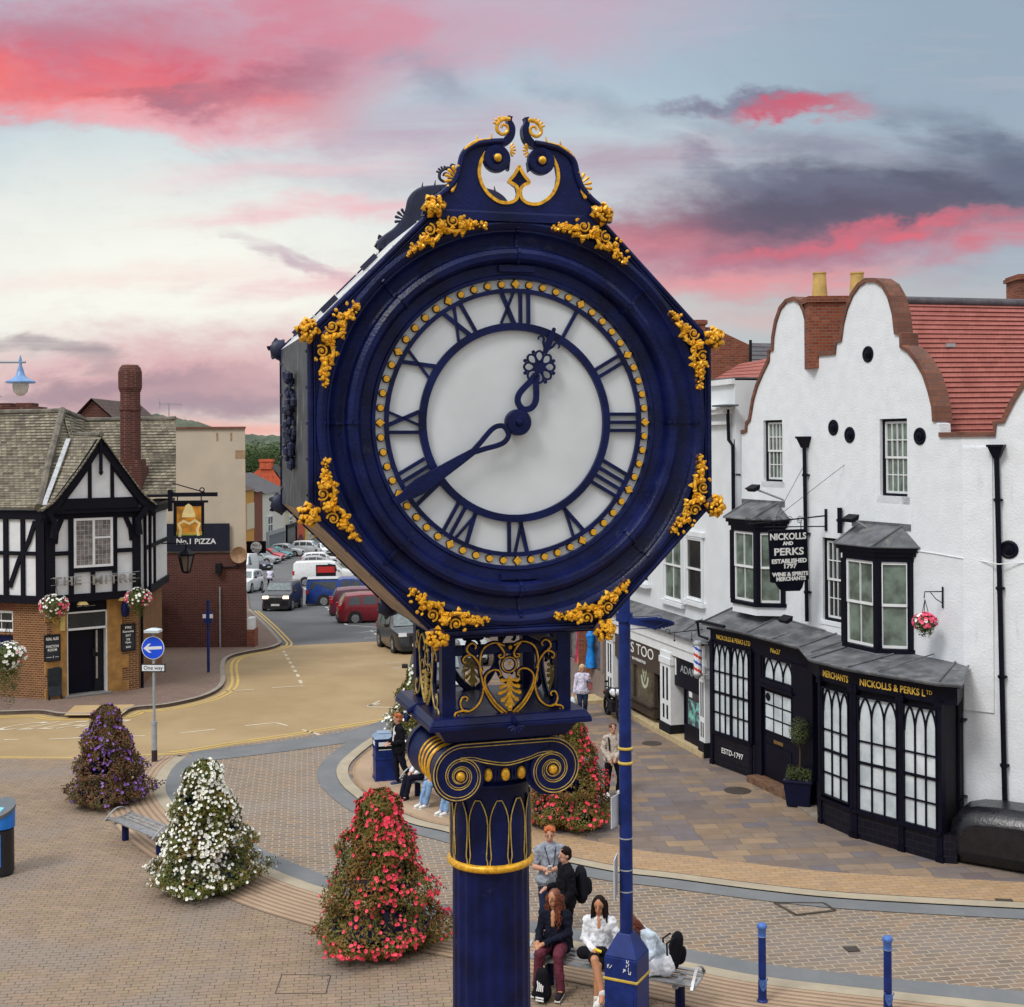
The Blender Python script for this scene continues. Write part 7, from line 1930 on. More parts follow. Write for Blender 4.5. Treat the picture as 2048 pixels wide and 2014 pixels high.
text('One way', .15, BLACKM, 'lettering', pl, M @ MX.Translation((0, -.0615, (h0 + h1) / 2)), width=.52, ext=.002)

# navy bus-stop style post by the dark brick wall
p = gpt(417, 1345, .11); M = TR(p.x, p.y, .11); z_ = lambda y: at(417, y, p.y).z - .11
t_ = thing('flag_post', 'slim navy post with small white plates on the brick pavement', 'post', M=M)
b = MB(M); b.tube([(0, 0, 0), (0, 0, z_(1200))], .055, 10); b.box(-.16, .16, -.04, .04, z_(1246), z_(1224)); b.build('post', NAVYF, t_, smooth=40)
b = MB(M)
for s_ in (-1, 1): b.box(s_ * .13 - .06, s_ * .13 + .06, -.06, -.041, z_(1236), z_(1228))
b.build('plate', WHITE, t_)

# swan necked lamp reaching in from the left
d = 30.0; p = at(41, 760, d); M = TR(p.x, d); z_ = lambda y: at(41, y, d).z
t_ = thing('street_lamp', 'pale blue pendant street lamp on an arm from the left edge', 'street lamp', M=M)
b = MB(M); b.lathe([(0, z_(709)), (.012, z_(712)), (.04, z_(722)), (.03, z_(730)), (.07, z_(740)), (.10, z_(750)), (.18, z_(757)), (.33, z_(763)), (.33, z_(766)), (.18, z_(765)), (0, z_(762))], 24); b.build('lamp_shade', mat('lamp_pale_blue', (.16, .30, .55, 1), .4, var=.15), t_, smooth=50)
b = MB(M); b.lathe([(.18, z_(766)), (.185, z_(772)), (.15, z_(784)), (.07, z_(791)), (0, z_(792))], 20); b.build('bowl', mat('lamp_bowl', (.62, .60, .55, 1), .15, spec=.8), t_, smooth=60)
b = MB(M); b.tube([(.12, 0, z_(724)), (-1.9, 0, z_(723))], .03, 8); b.tube([(-.42, 0, z_(724)), (-.6, 0, z_(717)), (-1.9, 0, z_(716))], .02, 6); b.tube([(-.45, 0, z_(792)), (-1.9, 0, z_(794))], .015, 6); b.tube([(-1.9, 0, z_(690)), (-1.9, 0, 0)], .09, 10); b.build('arm', GREYP, t_, smooth=40)
# ---------------------------------------------------------------- planting
LF_RED = leafmat('red_tower_leaf', [(.14, .055, .013, 1), (.21, .10, .022, 1), (.09, .10, .018, 1), (.16, .14, .03, 1)])
LF_WHT = leafmat('white_tower_leaf', [(.24, .10, .018, 1), (.17, .145, .028, 1), (.06, .10, .02, 1), (.20, .17, .045, 1)])
LF_PUR = leafmat('purple_tower_leaf', [(.11, .038, .022, 1), (.17, .07, .03, 1), (.065, .07, .018, 1), (.12, .05, .045, 1)])
LF_GRN = leafmat('basket_leaf', [(.04, .07, .015, 1), (.09, .13, .03, 1), (.13, .11, .03, 1)])
FL_RED = leafmat('coral_petal', [(.72, .03, .06, 1), (.85, .08, .13, 1), (.62, .02, .05, 1)])
FL_WHT = leafmat('white_petal', [(.78, .78, .70, 1), (.86, .85, .80, 1), (.72, .74, .62, 1)])
FL_PUR = leafmat('violet_petal', [(.10, .03, .24, 1), (.20, .08, .42, 1), (.32, .18, .50, 1), (.07, .02, .14, 1)])
FL_PNK = leafmat('pink_petal', [(.80, .05, .16, 1), (.85, .16, .28, 1), (.7, .02, .06, 1)])
STEM = mat('green_stem', (.05, .05, .02, 1), .8)


def leaf_quad(b, p, n_, size, rnd):
    n_ = V(n_); n_ = n_.normalized() if n_.length > 1e-6 else V((0, 0, 1))
    t1 = n_.orthogonal().normalized(); a = rnd.random() * 6.283
    u = t1 * math.cos(a) + n_.cross(t1) * math.sin(a); w = n_.cross(u)
    l, k = size * rnd.uniform(.7, 1.3), size * rnd.uniform(.3, .5)
    b.add([p - u * l * .5, p + w * k * .5 + n_ * k * .15, p + u * l * .5, p - w * k * .5 + n_ * k * .15], [(0, 1, 2, 3)])


def flower(b, p, n_, r, rnd, eye=1):
    n_ = V(n_).normalized(); t1 = n_.orthogonal().normalized(); t2 = n_.cross(t1); k = 6; a0 = rnd.random()
    P = [p + n_ * r * .1]
    for i in range(k):
        a = a0 + 2 * PI * i / k; rr = r * rnd.uniform(.85, 1.1); P.append(p + (t1 * math.cos(a) + t2 * math.sin(a)) * rr + n_ * r * .38)
    P += [p - n_ * r * .8]
    b.m = 0; b.add(P, [(0, i, i % k + 1) for i in range(1, k + 1)] + [(k + 1, i % k + 1, i) for i in range(1, k + 1)])
    if eye:
        b.m = 1; b.add([p + n_ * r * .17 + (t1 * math.cos(i * 2.1) + t2 * math.sin(i * 2.1)) * r * .26 for i in range(3)], [(0, 1, 2)]); b.m = 0


EYE = {'red': mat('dark_red_eye', (.30, .0, .03, 1)), 'white': mat('pale_green_eye', (.40, .45, .12, 1)), 'purple': mat('dark_violet_eye', (.03, .0, .06, 1))}


def tower(M, H, Rb, kind, label, seed, nl, nf, lsize=.055, fr=.036):
    lf, fl = {'red': (LF_RED, FL_RED), 'white': (LF_WHT, FL_WHT), 'purple': (LF_PUR, FL_PUR)}[kind]
    rnd = random.Random(seed); ey = EYE[kind]
    t_ = thing('flower_tower', label, 'planter', M=M, group='tiered flower towers on the square')
    tiers = [(.10, Rb * .80), (H * .34, Rb * .58), (H * .58, Rb * .42), (H * .80, Rb * .24)]
    b = MB(M); b.tube([(0, 0, 0), (0, 0, H * .95)], .05, 8); b.build('post', NAVY, t_)
    for z, r in tiers:
        b = MB(M); b.lathe([(0, z), (r * .72, z), (r * .95, z + .26), (r * .98, z + .26), (r * .98, z + .29), (r * .9, z + .29), (r * .86, z + .22), (0, z + .22)], 24); b.build('planter', NAVY, t_, smooth=40)
    ph = [rnd.uniform(0, 6.3) for _ in range(8)]
    def rad(f, a):      # outline of the planting: widest low down, stepped by the tiers, uneven round
        base = Rb * ((1 - f) ** .9 * .84 + .20) if f > .10 else Rb * (.76 + 2.2 * f)
        step = 1 + .115 * math.sin(f * 3.6 * 2 * PI - 1.0)
        lump = 1 + .13 * math.sin(3 * a + ph[0] + f * 5) + .09 * math.sin(7 * a + ph[1] - f * 11) + .05 * math.sin(13 * a + ph[2] + f * 23)
        return base * step * lump * (.45 + .55 * min(1, (1.02 - f) * 12))
    fb, bb = MB(M), MB(M)
    holes = [(rnd.uniform(0, 6.28), rnd.uniform(.15, .8), rnd.uniform(.10, .20)) for _ in range(9)]
    for i in range(int(nl * 1.35)):
        f = rnd.random() ** 1.15; a = rnd.random() * 2 * PI
        if any(abs((a - ha + PI) % (2 * PI) - PI) < hr * 1.6 and abs(f - hf) < hr * .35 for ha, hf, hr in holes) and rnd.random() < .8: continue
        r = rad(f, a); k = 1 - abs(rnd.gauss(0, .13)); k = max(.45, k)
        if rnd.random() < .06: k *= 1 + rnd.random() * .13
        z = .06 + f * (H - .06) + rnd.gauss(0, .02); p = V((r * k * math.cos(a), r * k * math.sin(a), max(.03, z)))
        leaf_quad(fb, p, (math.cos(a) + rnd.gauss(0, .6), math.sin(a) + rnd.gauss(0, .6), .6 + rnd.gauss(0, .6)), lsize * 1.35, rnd)
    fb.build('foliage', lf, t_, fix=False)
    patch = [(rnd.random() * 6.28, rnd.random()) for _ in range(20)]
    m_ = 0
    while m_ < nf:
        f = rnd.random() ** 1.05; a = rnd.random() * 2 * PI
        near_ = min(abs((a - pa + PI) % (2 * PI) - PI) * .35 + abs(f - pf) for pa, pf in patch)
        if rnd.random() > math.exp(-near_ * 9) + .06: continue
        r = rad(f, a) * rnd.uniform(.97, 1.07); z = .06 + f * (H - .04)
        flower(bb, V((r * math.cos(a), r * math.sin(a), z)), (math.cos(a) + rnd.gauss(0, .35), math.sin(a) + rnd.gauss(0, .35), .35 + rnd.gauss(0, .35)), fr * rnd.uniform(.75, 1.2), rnd); m_ += 1
    bb.build('blossom', [fl, ey], t_, fix=False)['kind'] = 'stuff'
    if kind == 'purple' and True:
        pass
    return t_


def spot(px, py, back=0.0):
    p = gpt(px, py); return TR(p.x * (p.y + back) / p.y, p.y + back)
tower(spot(762, 1930, .85), 2.62, 1.10, 'red', 'flower tower covered in coral red petunias, nearest of all', 21, 15000, 900, .060, .034)
tower(spot(412, 1803, .80), 2.42, 1.06, 'white', 'flower tower of white petunias beside the empty bench', 22, 14000, 1150, .058, .033)
tower(spot(216, 1622, .75), 2.30, .98, 'purple', 'dark flower tower with violet blooms at the edge of the road', 23, 13000, 420, .060, .036)
tower(spot(1138, 1668, .75), 2.40, 1.02, 'red', 'flower tower of coral red petunias right behind the clock column', 24, 12000, 420, .062, .038)
tower(TR(at(836, 1500, 36.5).x, 36.5), 2.35, .95, 'white', 'white petunia tower half hidden behind the clock plate', 25, 8000, 420, .065, .045)


def basket(M, R_, kinds, label, seed, nl=2200, nf=130, drop=.5, pot=True):
    rnd = random.Random(seed); t_ = thing('hanging_basket', label, 'hanging basket', M=M, group='hanging flower baskets')
    if pot:
        b = MB(M); b.lathe([(0, -R_ * .85), (R_ * .25, -R_ * .7), (R_ * .55, -R_ * .2), (R_ * .6, 0), (0, 0)], 16); b.build('pot', mat('moss_pot', (.10, .06, .03, 1), .9, var=.3), t_)
    b = MB(M)
    for k in range(3): a = k * 2.1; b.tube([(R_ * .5 * math.cos(a), R_ * .5 * math.sin(a), 0), (0, 0, R_ * 2.0)], .008, 4)
    b.build('chain', BLACKM, t_)
    fb = MB(M)
    for i in range(nl):
        v = V((rnd.gauss(0, 1), rnd.gauss(0, 1), rnd.gauss(0, 1))).normalized(); k = R_ * rnd.uniform(.6, 1.02)
        p = V((v.x * k, v.y * k, v.z * k * .75 + (0 if v.z > 0 else v.z * drop * rnd.random())))
        leaf_quad(fb, p, v + V((0, 0, .3)), .06, rnd)
    fb.build('foliage', LF_GRN, t_, fix=False)
    tot = sum(w for _, w in kinds)
    for kd, w in kinds:
        bb = MB(M); sg = rnd.uniform(0, 6.28)
        for i in range(int(nf * w / tot)):
            v = V((rnd.gauss(0, 1), rnd.gauss(0, 1), rnd.gauss(.45, .8))).normalized(); k = R_ * rnd.uniform(.98, 1.1)
            if kd is FL_PNK and kinds[0][0] is not FL_PNK: v = (v + V((rnd.choice((-1.2, 1.2)), 0, -.25))).normalized()
            flower(bb, V((v.x * k, v.y * k, v.z * k * .8)), v, .042 * rnd.uniform(.8, 1.2), rnd, 0)
        bb.build('blossom', [kd, STEM], t_, fix=False)['kind'] = 'stuff'
    return t_
bp = at(108, 1212, 42.6); basket(MX.Translation(bp), .45, [(FL_WHT, 5), (FL_PNK, 4)], 'hanging basket of white and pink flowers left of the pub door', 1, 2000, 150)
bp = at(277, 1196, 44.2); basket(MX.Translation(bp), .42, [(FL_WHT, 4), (FL_PNK, 4)], 'hanging basket of mixed flowers under the right end of the pub letters', 2, 2000, 120)
bp = at(15, 1312, 31.0); basket(MX.Translation(bp), .40, [(FL_WHT, 7), (FL_PNK, 1)], 'large trailing basket of white flowers at the left edge', 3, 3200, 150, 1.1)
uvb = W.uv(1850, 1244, .5); bp = W.pt(uvb[0], uvb[1], .5); basket(MX.Translation(bp), .24, [(FL_PNK, 5), (FL_WHT, 1)], 'pink flower basket hanging on the white wall of the gabled building', 4, 1100, 75, .2)
b = MB(W.M); uz = uvb[1] + .62; b.tube([(uvb[0], -.02, uz + .1), (uvb[0], -.02, uz - .35)], .02, 6); b.tube([(uvb[0], -.02, uz), (uvb[0], -.5, uz + .02), (uvb[0], -.52, uz - .12)], .012, 6); b.tube([(uvb[0], -.02, uz - .25), (uvb[0], -.2, uz - .15), (uvb[0], -.35, uz)], .010, 6); b.build('basket_bracket', BLACKM, shop)
# planted box by the shop door
p = W.pt(4.35, 0, 1.2); M = TR(p.x, p.y, .03, R(-22)); t_ = thing('planter_box', 'square navy planter with a small standard bush beside the shop door', 'planter', M=M)
b = MB(M); b.taper(-.26, .26, -.26, .26, 0, -.33, .33, -.33, .33, .58); b.box(-.35, .35, -.35, .35, .56, .62); b.build('box', mat('dark_navy_box', (.004, .006, .028, 1), .5, spec=.2), t_, bevel=.015)
b = MB(M); b.tube([(0, 0, .6), (.02, 0, 1.2), (0, 0, 1.6)], .022, 6); b.build('trunk', mat('bark', (.07, .05, .03, 1), .9), t_)
rnd = random.Random(9); b = MB(M)
for i in range(1500):
    v = V((rnd.gauss(0, 1), rnd.gauss(0, 1), rnd.gauss(0, 1))).normalized() * .27 * rnd.random() ** .4; leaf_quad(b, V((v.x, v.y, 1.72 + v.z * 1.3)), v + V((0, 0, .2)), .05, rnd)
for i in range(900): leaf_quad(b, V((rnd.uniform(-.3, .3), rnd.uniform(-.3, .3), .62 + rnd.random() * .22)), (rnd.gauss(0, 1), rnd.gauss(0, 1), rnd.random()), .07, rnd)
b.build('foliage', leafmat('bush_leaf', [(.03, .05, .015, 1), (.07, .09, .03, 1), (.05, .06, .02, 1)]), t_, fix=False)
# planter with red spiky plant seen between the clock's legs
p = at(857, 1345, 44.0); M = TR(p.x, 44.0, 0); zt = at(857, 1318, 44.0).z; t_ = thing('raised_planter', 'dark planter with red spiky plant seen between the clock legs', 'planter', M=M)
b = MB(M); b.taper(-.28, .28, -.25, .25, zt - .5, -.36, .36, -.3, .3, zt); b.box(-.06, .06, -.06, .06, 0, zt - .5); b.build('box', NAVY, t_)
b = MB(M); rnd = random.Random(4)
for i in range(40):
    a = rnd.random() * 6.28; e = rnd.uniform(.5, 1.5); l = rnd.uniform(.45, .75); d_ = V((math.cos(a) * math.cos(e), math.sin(a) * math.cos(e), math.sin(e))); s_ = V((-math.sin(a), math.cos(a), 0)) * .025
    b.add([V((0, 0, zt)) - s_, V((0, 0, zt)) + s_, V((0, 0, zt)) + d_ * l], [(0, 1, 2)])
b.build('leaf', leafmat('red_spike', [(.25, .03, .03, 1), (.35, .08, .05, 1)]), t_, fix=False)
b = MB(M)
for i in range(400): leaf_quad(b, V((rnd.uniform(-.42, .42), rnd.uniform(-.35, .35), zt + rnd.random() * .2)), (rnd.gauss(0, 1), rnd.gauss(0, 1), 1), .09, rnd)
b.build('foliage', leafmat('orange_bedding', [(.35, .10, .03, 1), (.10, .10, .03, 1), (.45, .14, .06, 1)]), t_, fix=False)

# trees behind the terrace
TL = leafmat('tree_leaf', [(.025, .05, .018, 1), (.05, .085, .025, 1), (.07, .11, .03, 1), (.04, .07, .03, 1)])
def tree(px, d, ytop, rx, label, seed, n=4200):
    rnd = random.Random(seed); top = at(px, ytop, d); M = TR(top.x, d, -5)
    H = top.z + 5; t_ = thing('tree', label, 'tree', M=M, group='trees beyond the end of the street')
    b = MB(M); b.tube([(0, 0, 0), (.1, 0, H * .3), (0, .1, H * .6)], [.45, .35, .2], 7)
    for k in range(5): a = k * 1.3; b.tube([(0, 0, H * (.3 + .05 * k)), (rx * .5 * math.cos(a), rx * .5 * math.sin(a), H * (.55 + .05 * k))], [.2, .06], 5)
    b.build('trunk', mat('bark', (.07, .05, .03, 1)), t_)
    cl = [(rnd.gauss(0, .45) * rx, rnd.gauss(0, .4) * rx, H * rnd.uniform(.38, .9), rx * rnd.uniform(.28, .5)) for _ in range(20)]
    b = MB(M)
    for i in range(n):
        x, y, z, r = rnd.choice(cl); v = V((rnd.gauss(0, 1), rnd.gauss(0, 1), rnd.gauss(0, 1))).normalized(); p = V((x, y, min(z, H - r))) + v * r * rnd.uniform(.75, 1.05)
        leaf_quad(b, p, v, .55, rnd)
    b.build('crown', TL, t_, fix=False)
for i, (px, d, y, rx, l) in enumerate(((502, 225, 886, 5.5, 'dense green tree left of the orange gable chimney'), (530, 240, 876, 6.5, 'tall rounded tree peeking above the orange gable'), (556, 232, 888, 5, 'green tree beside the clock case above the terrace'), (585, 236, 890, 6, 'broad tree mostly hidden behind the clock case'), (478, 238, 892, 6, 'tree mostly hidden by the cream rendered wall'))):
    tree(px, d, y, rx, l, i)
# ---------------------------------------------------------------- vehicles
CGL = mat('car_glass', (.03, .04, .045, 1), .12, var=.2, spec=.9)
CGLF = mat('windscreen_glass', (.13, .165, .17, 1), .12, var=.3, spec=.9)  # base colour lightened to imitate a pale reflection in the glass
TRIM = mat('black_trim', (.012, .012, .013, 1), .6)
HLAMP = mat('headlamp_glass', (.62, .64, .66, 1), .15, spec=.8)
HLIT = mat('lit_headlamp', (.9, .7, .45, 1), .3, emit=(1, .72, .40, 1), es=6)
TLAMP = mat('tail_lamp', (.45, .01, .01, 1), .25)
RIM = mat('alloy_rim', (.30, .31, .32, 1), .4, metal=.5)
PLATEW = mat('plate_white', (.70, .70, .66, 1), .5); PLATEY = mat('plate_yellow', (.62, .48, .06, 1), .5)
# (x from nose 0..1, top height 0..1), belt height, cabin span, wheel centres, side glass spans
KINDS = {
    'hatch': ([(0, .33), (.02, .46), (.10, .55), (.27, .63), (.42, .93), (.52, 1), (.70, .99), (.84, .93), (.95, .66), (1, .42)], .62, (.27, .42, .84, .95), (.19, .81), [(.36, .53), (.55, .72), (.74, .83)]),
    'suv': ([(0, .36), (.02, .52), (.08, .58), (.26, .63), (.38, .94), (.48, 1), (.72, 1), (.90, .96), (.97, .66), (1, .44)], .62, (.26, .38, .90, .97), (.19, .80), [(.34, .52), (.54, .71), (.74, .88)]),
    'van': ([(0, .36), (.02, .50), (.05, .56), (.20, .66), (.32, .94), (.40, 1), (.70, 1), (.95, .98), (.985, .90), (1, .40)], .58, (.20, .32, .95, .985), (.18, .80), [(.27, .43)]),
    'estate': ([(0, .34), (.02, .48), (.10, .56), (.28, .64), (.41, .94), (.50, 1), (.75, .99), (.90, .94), (.97, .68), (1, .44)], .63, (.28, .41, .90, .97), (.18, .79), [(.36, .53), (.55, .72), (.74, .88)]),
    'pickup': ([(0, .36), (.02, .52), (.08, .57), (.24, .62), (.34, .95), (.42, 1), (.54, 1), (.60, .96), (.99, .96), (1, .40)], .58, (.24, .34, .99, 1.0), (.17, .78), [(.30, .43), (.45, .56), (.63, .96)]),
}


def car(M, kind, L, Wd, H, colr, label, lit=False, grp='vehicles parked along the street', cat=None, gl=.16, trimlow=True, name=None, canopy=None):
    prof, belt, (c0, c1_, c2_, c3_), wheels, sides = KINDS[kind]
    nm = name or {'van': 'van', 'pickup': 'pickup_truck', 'suv': 'parked_car', 'hatch': 'parked_car', 'estate': 'parked_car'}[kind]
    t_ = thing(nm, label, cat or {'van': 'van', 'pickup': 'pickup'}.get(kind, 'car'), M=M, group=grp)
    paint = mat('car_paint_%d_%d_%d' % tuple(int(c * 255) for c in colr[:3]), colr, .30, var=.06, coat=.5, spec=.5)
    xs = sorted(set([p[0] for p in prof] + [.01, .15, .33, .47, .62, .78, .88]))
    def top(x):
        for (x0, z0), (x1, z1) in zip(prof, prof[1:]):
            if x0 <= x <= x1: return H * (z0 + (z1 - z0) * (x - x0) / (x1 - x0))
    w = Wd / 2
    def half(x): e = min(x, 1 - x); return w * (1 - .16 * max(0, 1 - e / .10) ** 2)
    def sec(x):
        zt = top(x); zb_ = min(zt - .02, belt * H); h = half(x); up = max(0, zt - zb_) / (H * (1 - belt))
        wr = h * (1 - .20 * min(1, up)); y = (x - .5) * L
        return [(0, y, gl), (h * .9, y, gl), (h, y, gl + .18), (h * 1.0, y, zb_), (wr, y, zt - .05 * min(1, up + .3)), (wr * .86, y, zt), (0, y, zt + .015)]
    S = [sec(x) for x in xs]; b = MB(M); P = []; n = 7
    for s in S: P += s + [(-q[0], q[1], q[2]) for q in s[1:6]][::-1]
    k = 12; fs = []
    for i in range(len(S) - 1):
        for j in range(k): fs.append((i * k + j, i * k + (j + 1) % k, (i + 1) * k + (j + 1) % k, (i + 1) * k + j))
    fs += [list(range(k)), list(range((len(S) - 1) * k, len(S) * k))]
    b.add(P, fs); body = b.build('body', paint, t_, smooth=38)
    def P4(x, j, f):      # point on side panel between belt and roof
        s = sec(x); a, c = V(s[3]), V(s[4]); return a.lerp(c, f)
    for sg in (-1, 1):
        for (a, c) in sides:
            b = MB(M); q = []
            f1 = lambda x: .86 if top(x) > .93 * H else .70
            pts = [P4(a, 3, .10), P4(c, 3, .10), P4(c - (.03 if c > .8 else 0), 3, f1(c)), P4(a + (.045 if a < .4 else 0), 3, .86)]
            b.poly([((p.x + .012) * sg, p.y, p.z) for p in pts]); b.build('window', CGL, t_)
    for (a, c), nm_ in (((c0, c1_), 'windscreen'), ((c2_, c3_), 'rear_window')):
        if kind == 'van' and nm_ == 'rear_window': continue
        b = MB(M); sa, sc = sec(a), sec(c)
        o = V((0, -.012 if nm_ == 'windscreen' else .012, .012))
        A, B_ = (V(sa[5]), V(sc[5]))
        if nm_ == 'windscreen': p0, p1 = A.lerp(B_, .06), A.lerp(B_, .93)
        else: p0, p1 = A.lerp(B_, .1), A.lerp(B_, .85)
        w0, w1 = (sec(a)[3][0] * .84, B_.x * 1.02) if nm_ == 'windscreen' else (A.x * .98, half(c) * .84)
        b.poly([(-w0, p0.y + o.y, p0.z + .02), (w0, p0.y + o.y, p0.z + .02), (w1, p1.y + o.y, p1.z + .02), (-w1, p1.y + o.y, p1.z + .02)]); b.build(nm_, CGLF, t_)
    r = .33 if H < 1.65 else .36
    for wx in wheels:
        for sg in (-1, 1):
            Mw = M @ MX.Translation((sg * (w - .10), (wx - .5) * L, r)) @ MX.Rotation(sg * PI / 2, 4, 'Y')
            b = MB(Mw); b.lathe([(r + .07, .03), (r + .07, .108), (r * .6, .106), (0, .104)], 18); b.build('wheel_arch', TRIM, t_)
            b = MB(Mw); b.lathe([(r * .60, -.08), (r * .92, -.10), (r, -.06), (r, .09), (r * .92, .125), (r * .66, .12), (r * .6, .07)], 18); wl_ = b.build('wheel', RUBBER, t_, smooth=40)
            b = MB(Mw); b.lathe([(0, .122), (r * .18, .125), (r * .62, .112), (r * .66, .12), (r * .62, .1), (0, .1)], 16)
            for k_ in range(5): a = k_ * 2 * PI / 5; b.bar((.06 * math.cos(a), .06 * math.sin(a), .125), (r * .6 * math.cos(a), r * .6 * math.sin(a), .125), .06, .02)
            b.build('rim', RIM, wl_)
    fy = -L / 2; by = L / 2
    for sg in (-1, 1):
        x0 = w * .52; zz_ = prof[1][1] * H
        b = MB(M); b.taper(*sorted((sg * x0, sg * w * .90)), fy - .005, fy + .25, zz_ - .12, *sorted((sg * x0, sg * w * .88)), fy + .045, fy + .25, zz_ + .03); b.build('headlight', HLIT if lit else HLAMP, t_)
        zr = belt * H; b = MB(M); b.box(*sorted((sg * w * .70, sg * w * .93)), by - .16, by - .0 + .005, zr - .22, zr + (.02 if kind != 'van' else .1)); b.build('tail_light', TLAMP, t_)
        b = MB(M); ym = (c0 + .05 - .5) * L; b.box(*sorted((sg * (w + .02), sg * (w + .22))), ym - .05, ym + .05, belt * H + .02, belt * H + .17); b.build('wing_mirror', TRIM, t_, bevel=.03)
    b = MB(M); b.box(-w * .80, w * .80, fy - .03, fy + .10, gl - .02, gl + .17); b.box(-w * .40, w * .40, fy - .025, fy + .05, gl + .22, prof[1][1] * H - .08); b.build('grille', TRIM, t_)
    b = MB(M); b.box(-w * .84, w * .84, by - .1, by + .03, gl - .02, gl + .22); b.build('bumper', TRIM, t_)
    b = MB(M); b.box(-.26, .26, fy - .04, fy - .031, gl + .17, gl + .29); b.build('number_plate', PLATEW, t_)
    b = MB(M); b.box(-.26, .26, by + .031, by + .04, gl + .3, gl + .42); b.build('number_plate', PLATEY, t_)
    if canopy:
        b = MB(M); b.box(-w * .80, w * .80, (.60 - .5) * L, (.985 - .5) * L, H * .965, H * 1.0); b.build('canopy', canopy, t_, bevel=.03)
    return t_


def park(px, py, rz, kind, L, Wd, H, c, label, d=None, **k):
    p = gpt(px, py) if d is None else at(px, py, d)
    z = gz(p.y); return car(TR(p.x, p.y, z + .01, R(rz)) @ MX.Rotation(-math.atan(KS) if p.y > KD else 0, 4, 'X') if abs(rz) < 40 else TR(p.x, p.y, z + .01, R(rz)), kind, L, Wd, H, c, label, **k)


SILV = (.36, .37, .38, 1); WHT = (.72, .74, .75, 1); BLK = (.012, .013, .017, 1); NVY = (.012, .016, .035, 1)
park(566, 1218, -3, 'van', 4.1, 1.78, 1.78, (.014, .012, .018, 1), 'black van driving towards the square with both headlights lit', lit=True, grp='moving vehicles')
park(490, 1184, -4, 'suv', 4.6, 1.86, 1.70, WHT, 'white suv half hidden behind the brick wall corner')
park(484, 1160, -4, 'van', 4.9, 1.95, 2.35, WHT, 'tall white van behind the white suv by the wall')
park(505, 1140, 62, 'hatch', 4.2, 1.75, 1.45, NVY, 'dark navy car parked nearest the round pizza board')
park(522, 1127, 66, 'estate', 4.5, 1.78, 1.48, SILV, 'silver estate car behind the dark navy car')
park(541, 1121, 70, 'hatch', 3.6, 1.62, 1.45, (.55, .02, .03, 1), 'small bright red car between silver and teal cars')
park(553, 1117, 74, 'hatch', 3.6, 1.62, 1.42, (.02, .28, .30, 1), 'small teal car beside the small red one')
park(572, 1112, 84, 'hatch', 4.3, 1.76, 1.55, (.52, .54, .55, 1), 'pale silver hatchback seen side on in front of the grey shopfront')
park(618, 1107, 84, 'suv', 4.4, 1.8, 1.62, (.58, .60, .61, 1), 'pale silver crossover side on in front of the red house')
park(652, 1110, 20, 'hatch', 4.0, 1.74, 1.5, WHT, 'white car at the far bend next to the clock edge')
park(642, 1131, 98, 'estate', 4.5, 1.78, 1.5, WHT, 'white car with roof rails behind the white van')
park(636, 1140, 98, 'hatch', 4.2, 1.75, 1.5, SILV, 'silver car just behind the white van')
wv = park(648, 1170, 96, 'van', 5.0, 1.98, 2.0, WHT, 'white panel van parked side on with dark side opening')
rM = WM[wv]
b = MB(rM @ MX.Rotation(PI, 4, 'Z')); b.box(1.0, 1.006, -.6, 1.0, .35, 1.75); b.build('side_opening', BLACKM, wv)
b = MB(rM @ MX.Rotation(PI, 4, 'Z')); b.box(1.007, 1.02, -.5, .9, 1.1, 1.6); b.build('red_panel', mat('red_panel', (.5, .02, .02, 1), .5), wv)
park(694, 1209, 96, 'pickup', 5.2, 1.82, 1.78, (.012, .045, .22, 1), 'bright blue pickup truck with silver hard top', canopy=mat('silver_top', (.45, .47, .48, 1), .4))
park(737, 1229, 99, 'suv', 4.5, 1.8, 1.62, (.10, .012, .03, 1), 'burgundy car between blue pickup and red suv')
park(757, 1243, 102, 'suv', 4.5, 1.82, 1.62, (.22, .012, .022, 1), 'dark red suv with rear to the road beside burgundy car')
park(812, 1298, 18, 'suv', 4.5, 1.84, 1.68, (.025, .027, .032, 1), 'charcoal suv facing the square left of the clock legs')
park(874, 1392, 2, 'suv', 4.4, 1.84, 1.72, (.016, .016, .02, 1), 'black suv with bright headlights seen between the clock legs')
park(922, 1322, 10, 'hatch', 4.1, 1.75, 1.5, (.45, .50, .50, 1), 'pale grey car behind the black suv seen through the clock legs')

# motorcycle by the shop pilaster
p = gpt(1226, 1442); M = TR(p.x + .05, p.y + .3, 0, R(12)); t_ = thing('motorcycle', 'black motorcycle with white tank parked behind the navy lamp column', 'motorcycle', M=M)
for y in (-.68, .68):
    Mw = M @ MX.Translation((0, y, .31)) @ MX.Rotation(PI / 2, 4, 'Y'); b = MB(Mw); b.lathe([(.23, -.05), (.29, -.06), (.31, 0), (.29, .06), (.23, .05)], 20); wl_ = b.build('wheel', RUBBER, t_, smooth=40)
    b = MB(Mw); b.lathe([(0, -.03), (.05, -.04), (.05, .04), (0, .03)], 10)
    for k in range(6): a = k * PI / 3; b.bar((0, 0, 0), (.235 * math.cos(a), .235 * math.sin(a), 0), .03, .02)
    b.build('rim', RIM, wl_)
b = MB(M); b.tube([(0, .68, .31), (0, .2, .45), (0, -.25, .75), (0, -.42, .92)], .035, 8); b.box(-.15, .15, -.28, .22, .26, .58); b.tube([(.07, -.68, .31), (.07, -.40, 1.0)], .025, 8); b.tube([(-.07, -.68, .31), (-.07, -.40, 1.0)], .025, 8); b.box(-.08, .08, .35, .9, .62, .70); b.build('frame', BLACKM, t_, bevel=.02)
b = MB(M); b.ball((0, -.12, .84), (.16, .26, .13), 12); b.build('fuel_tank', WHITE, t_, smooth=60)
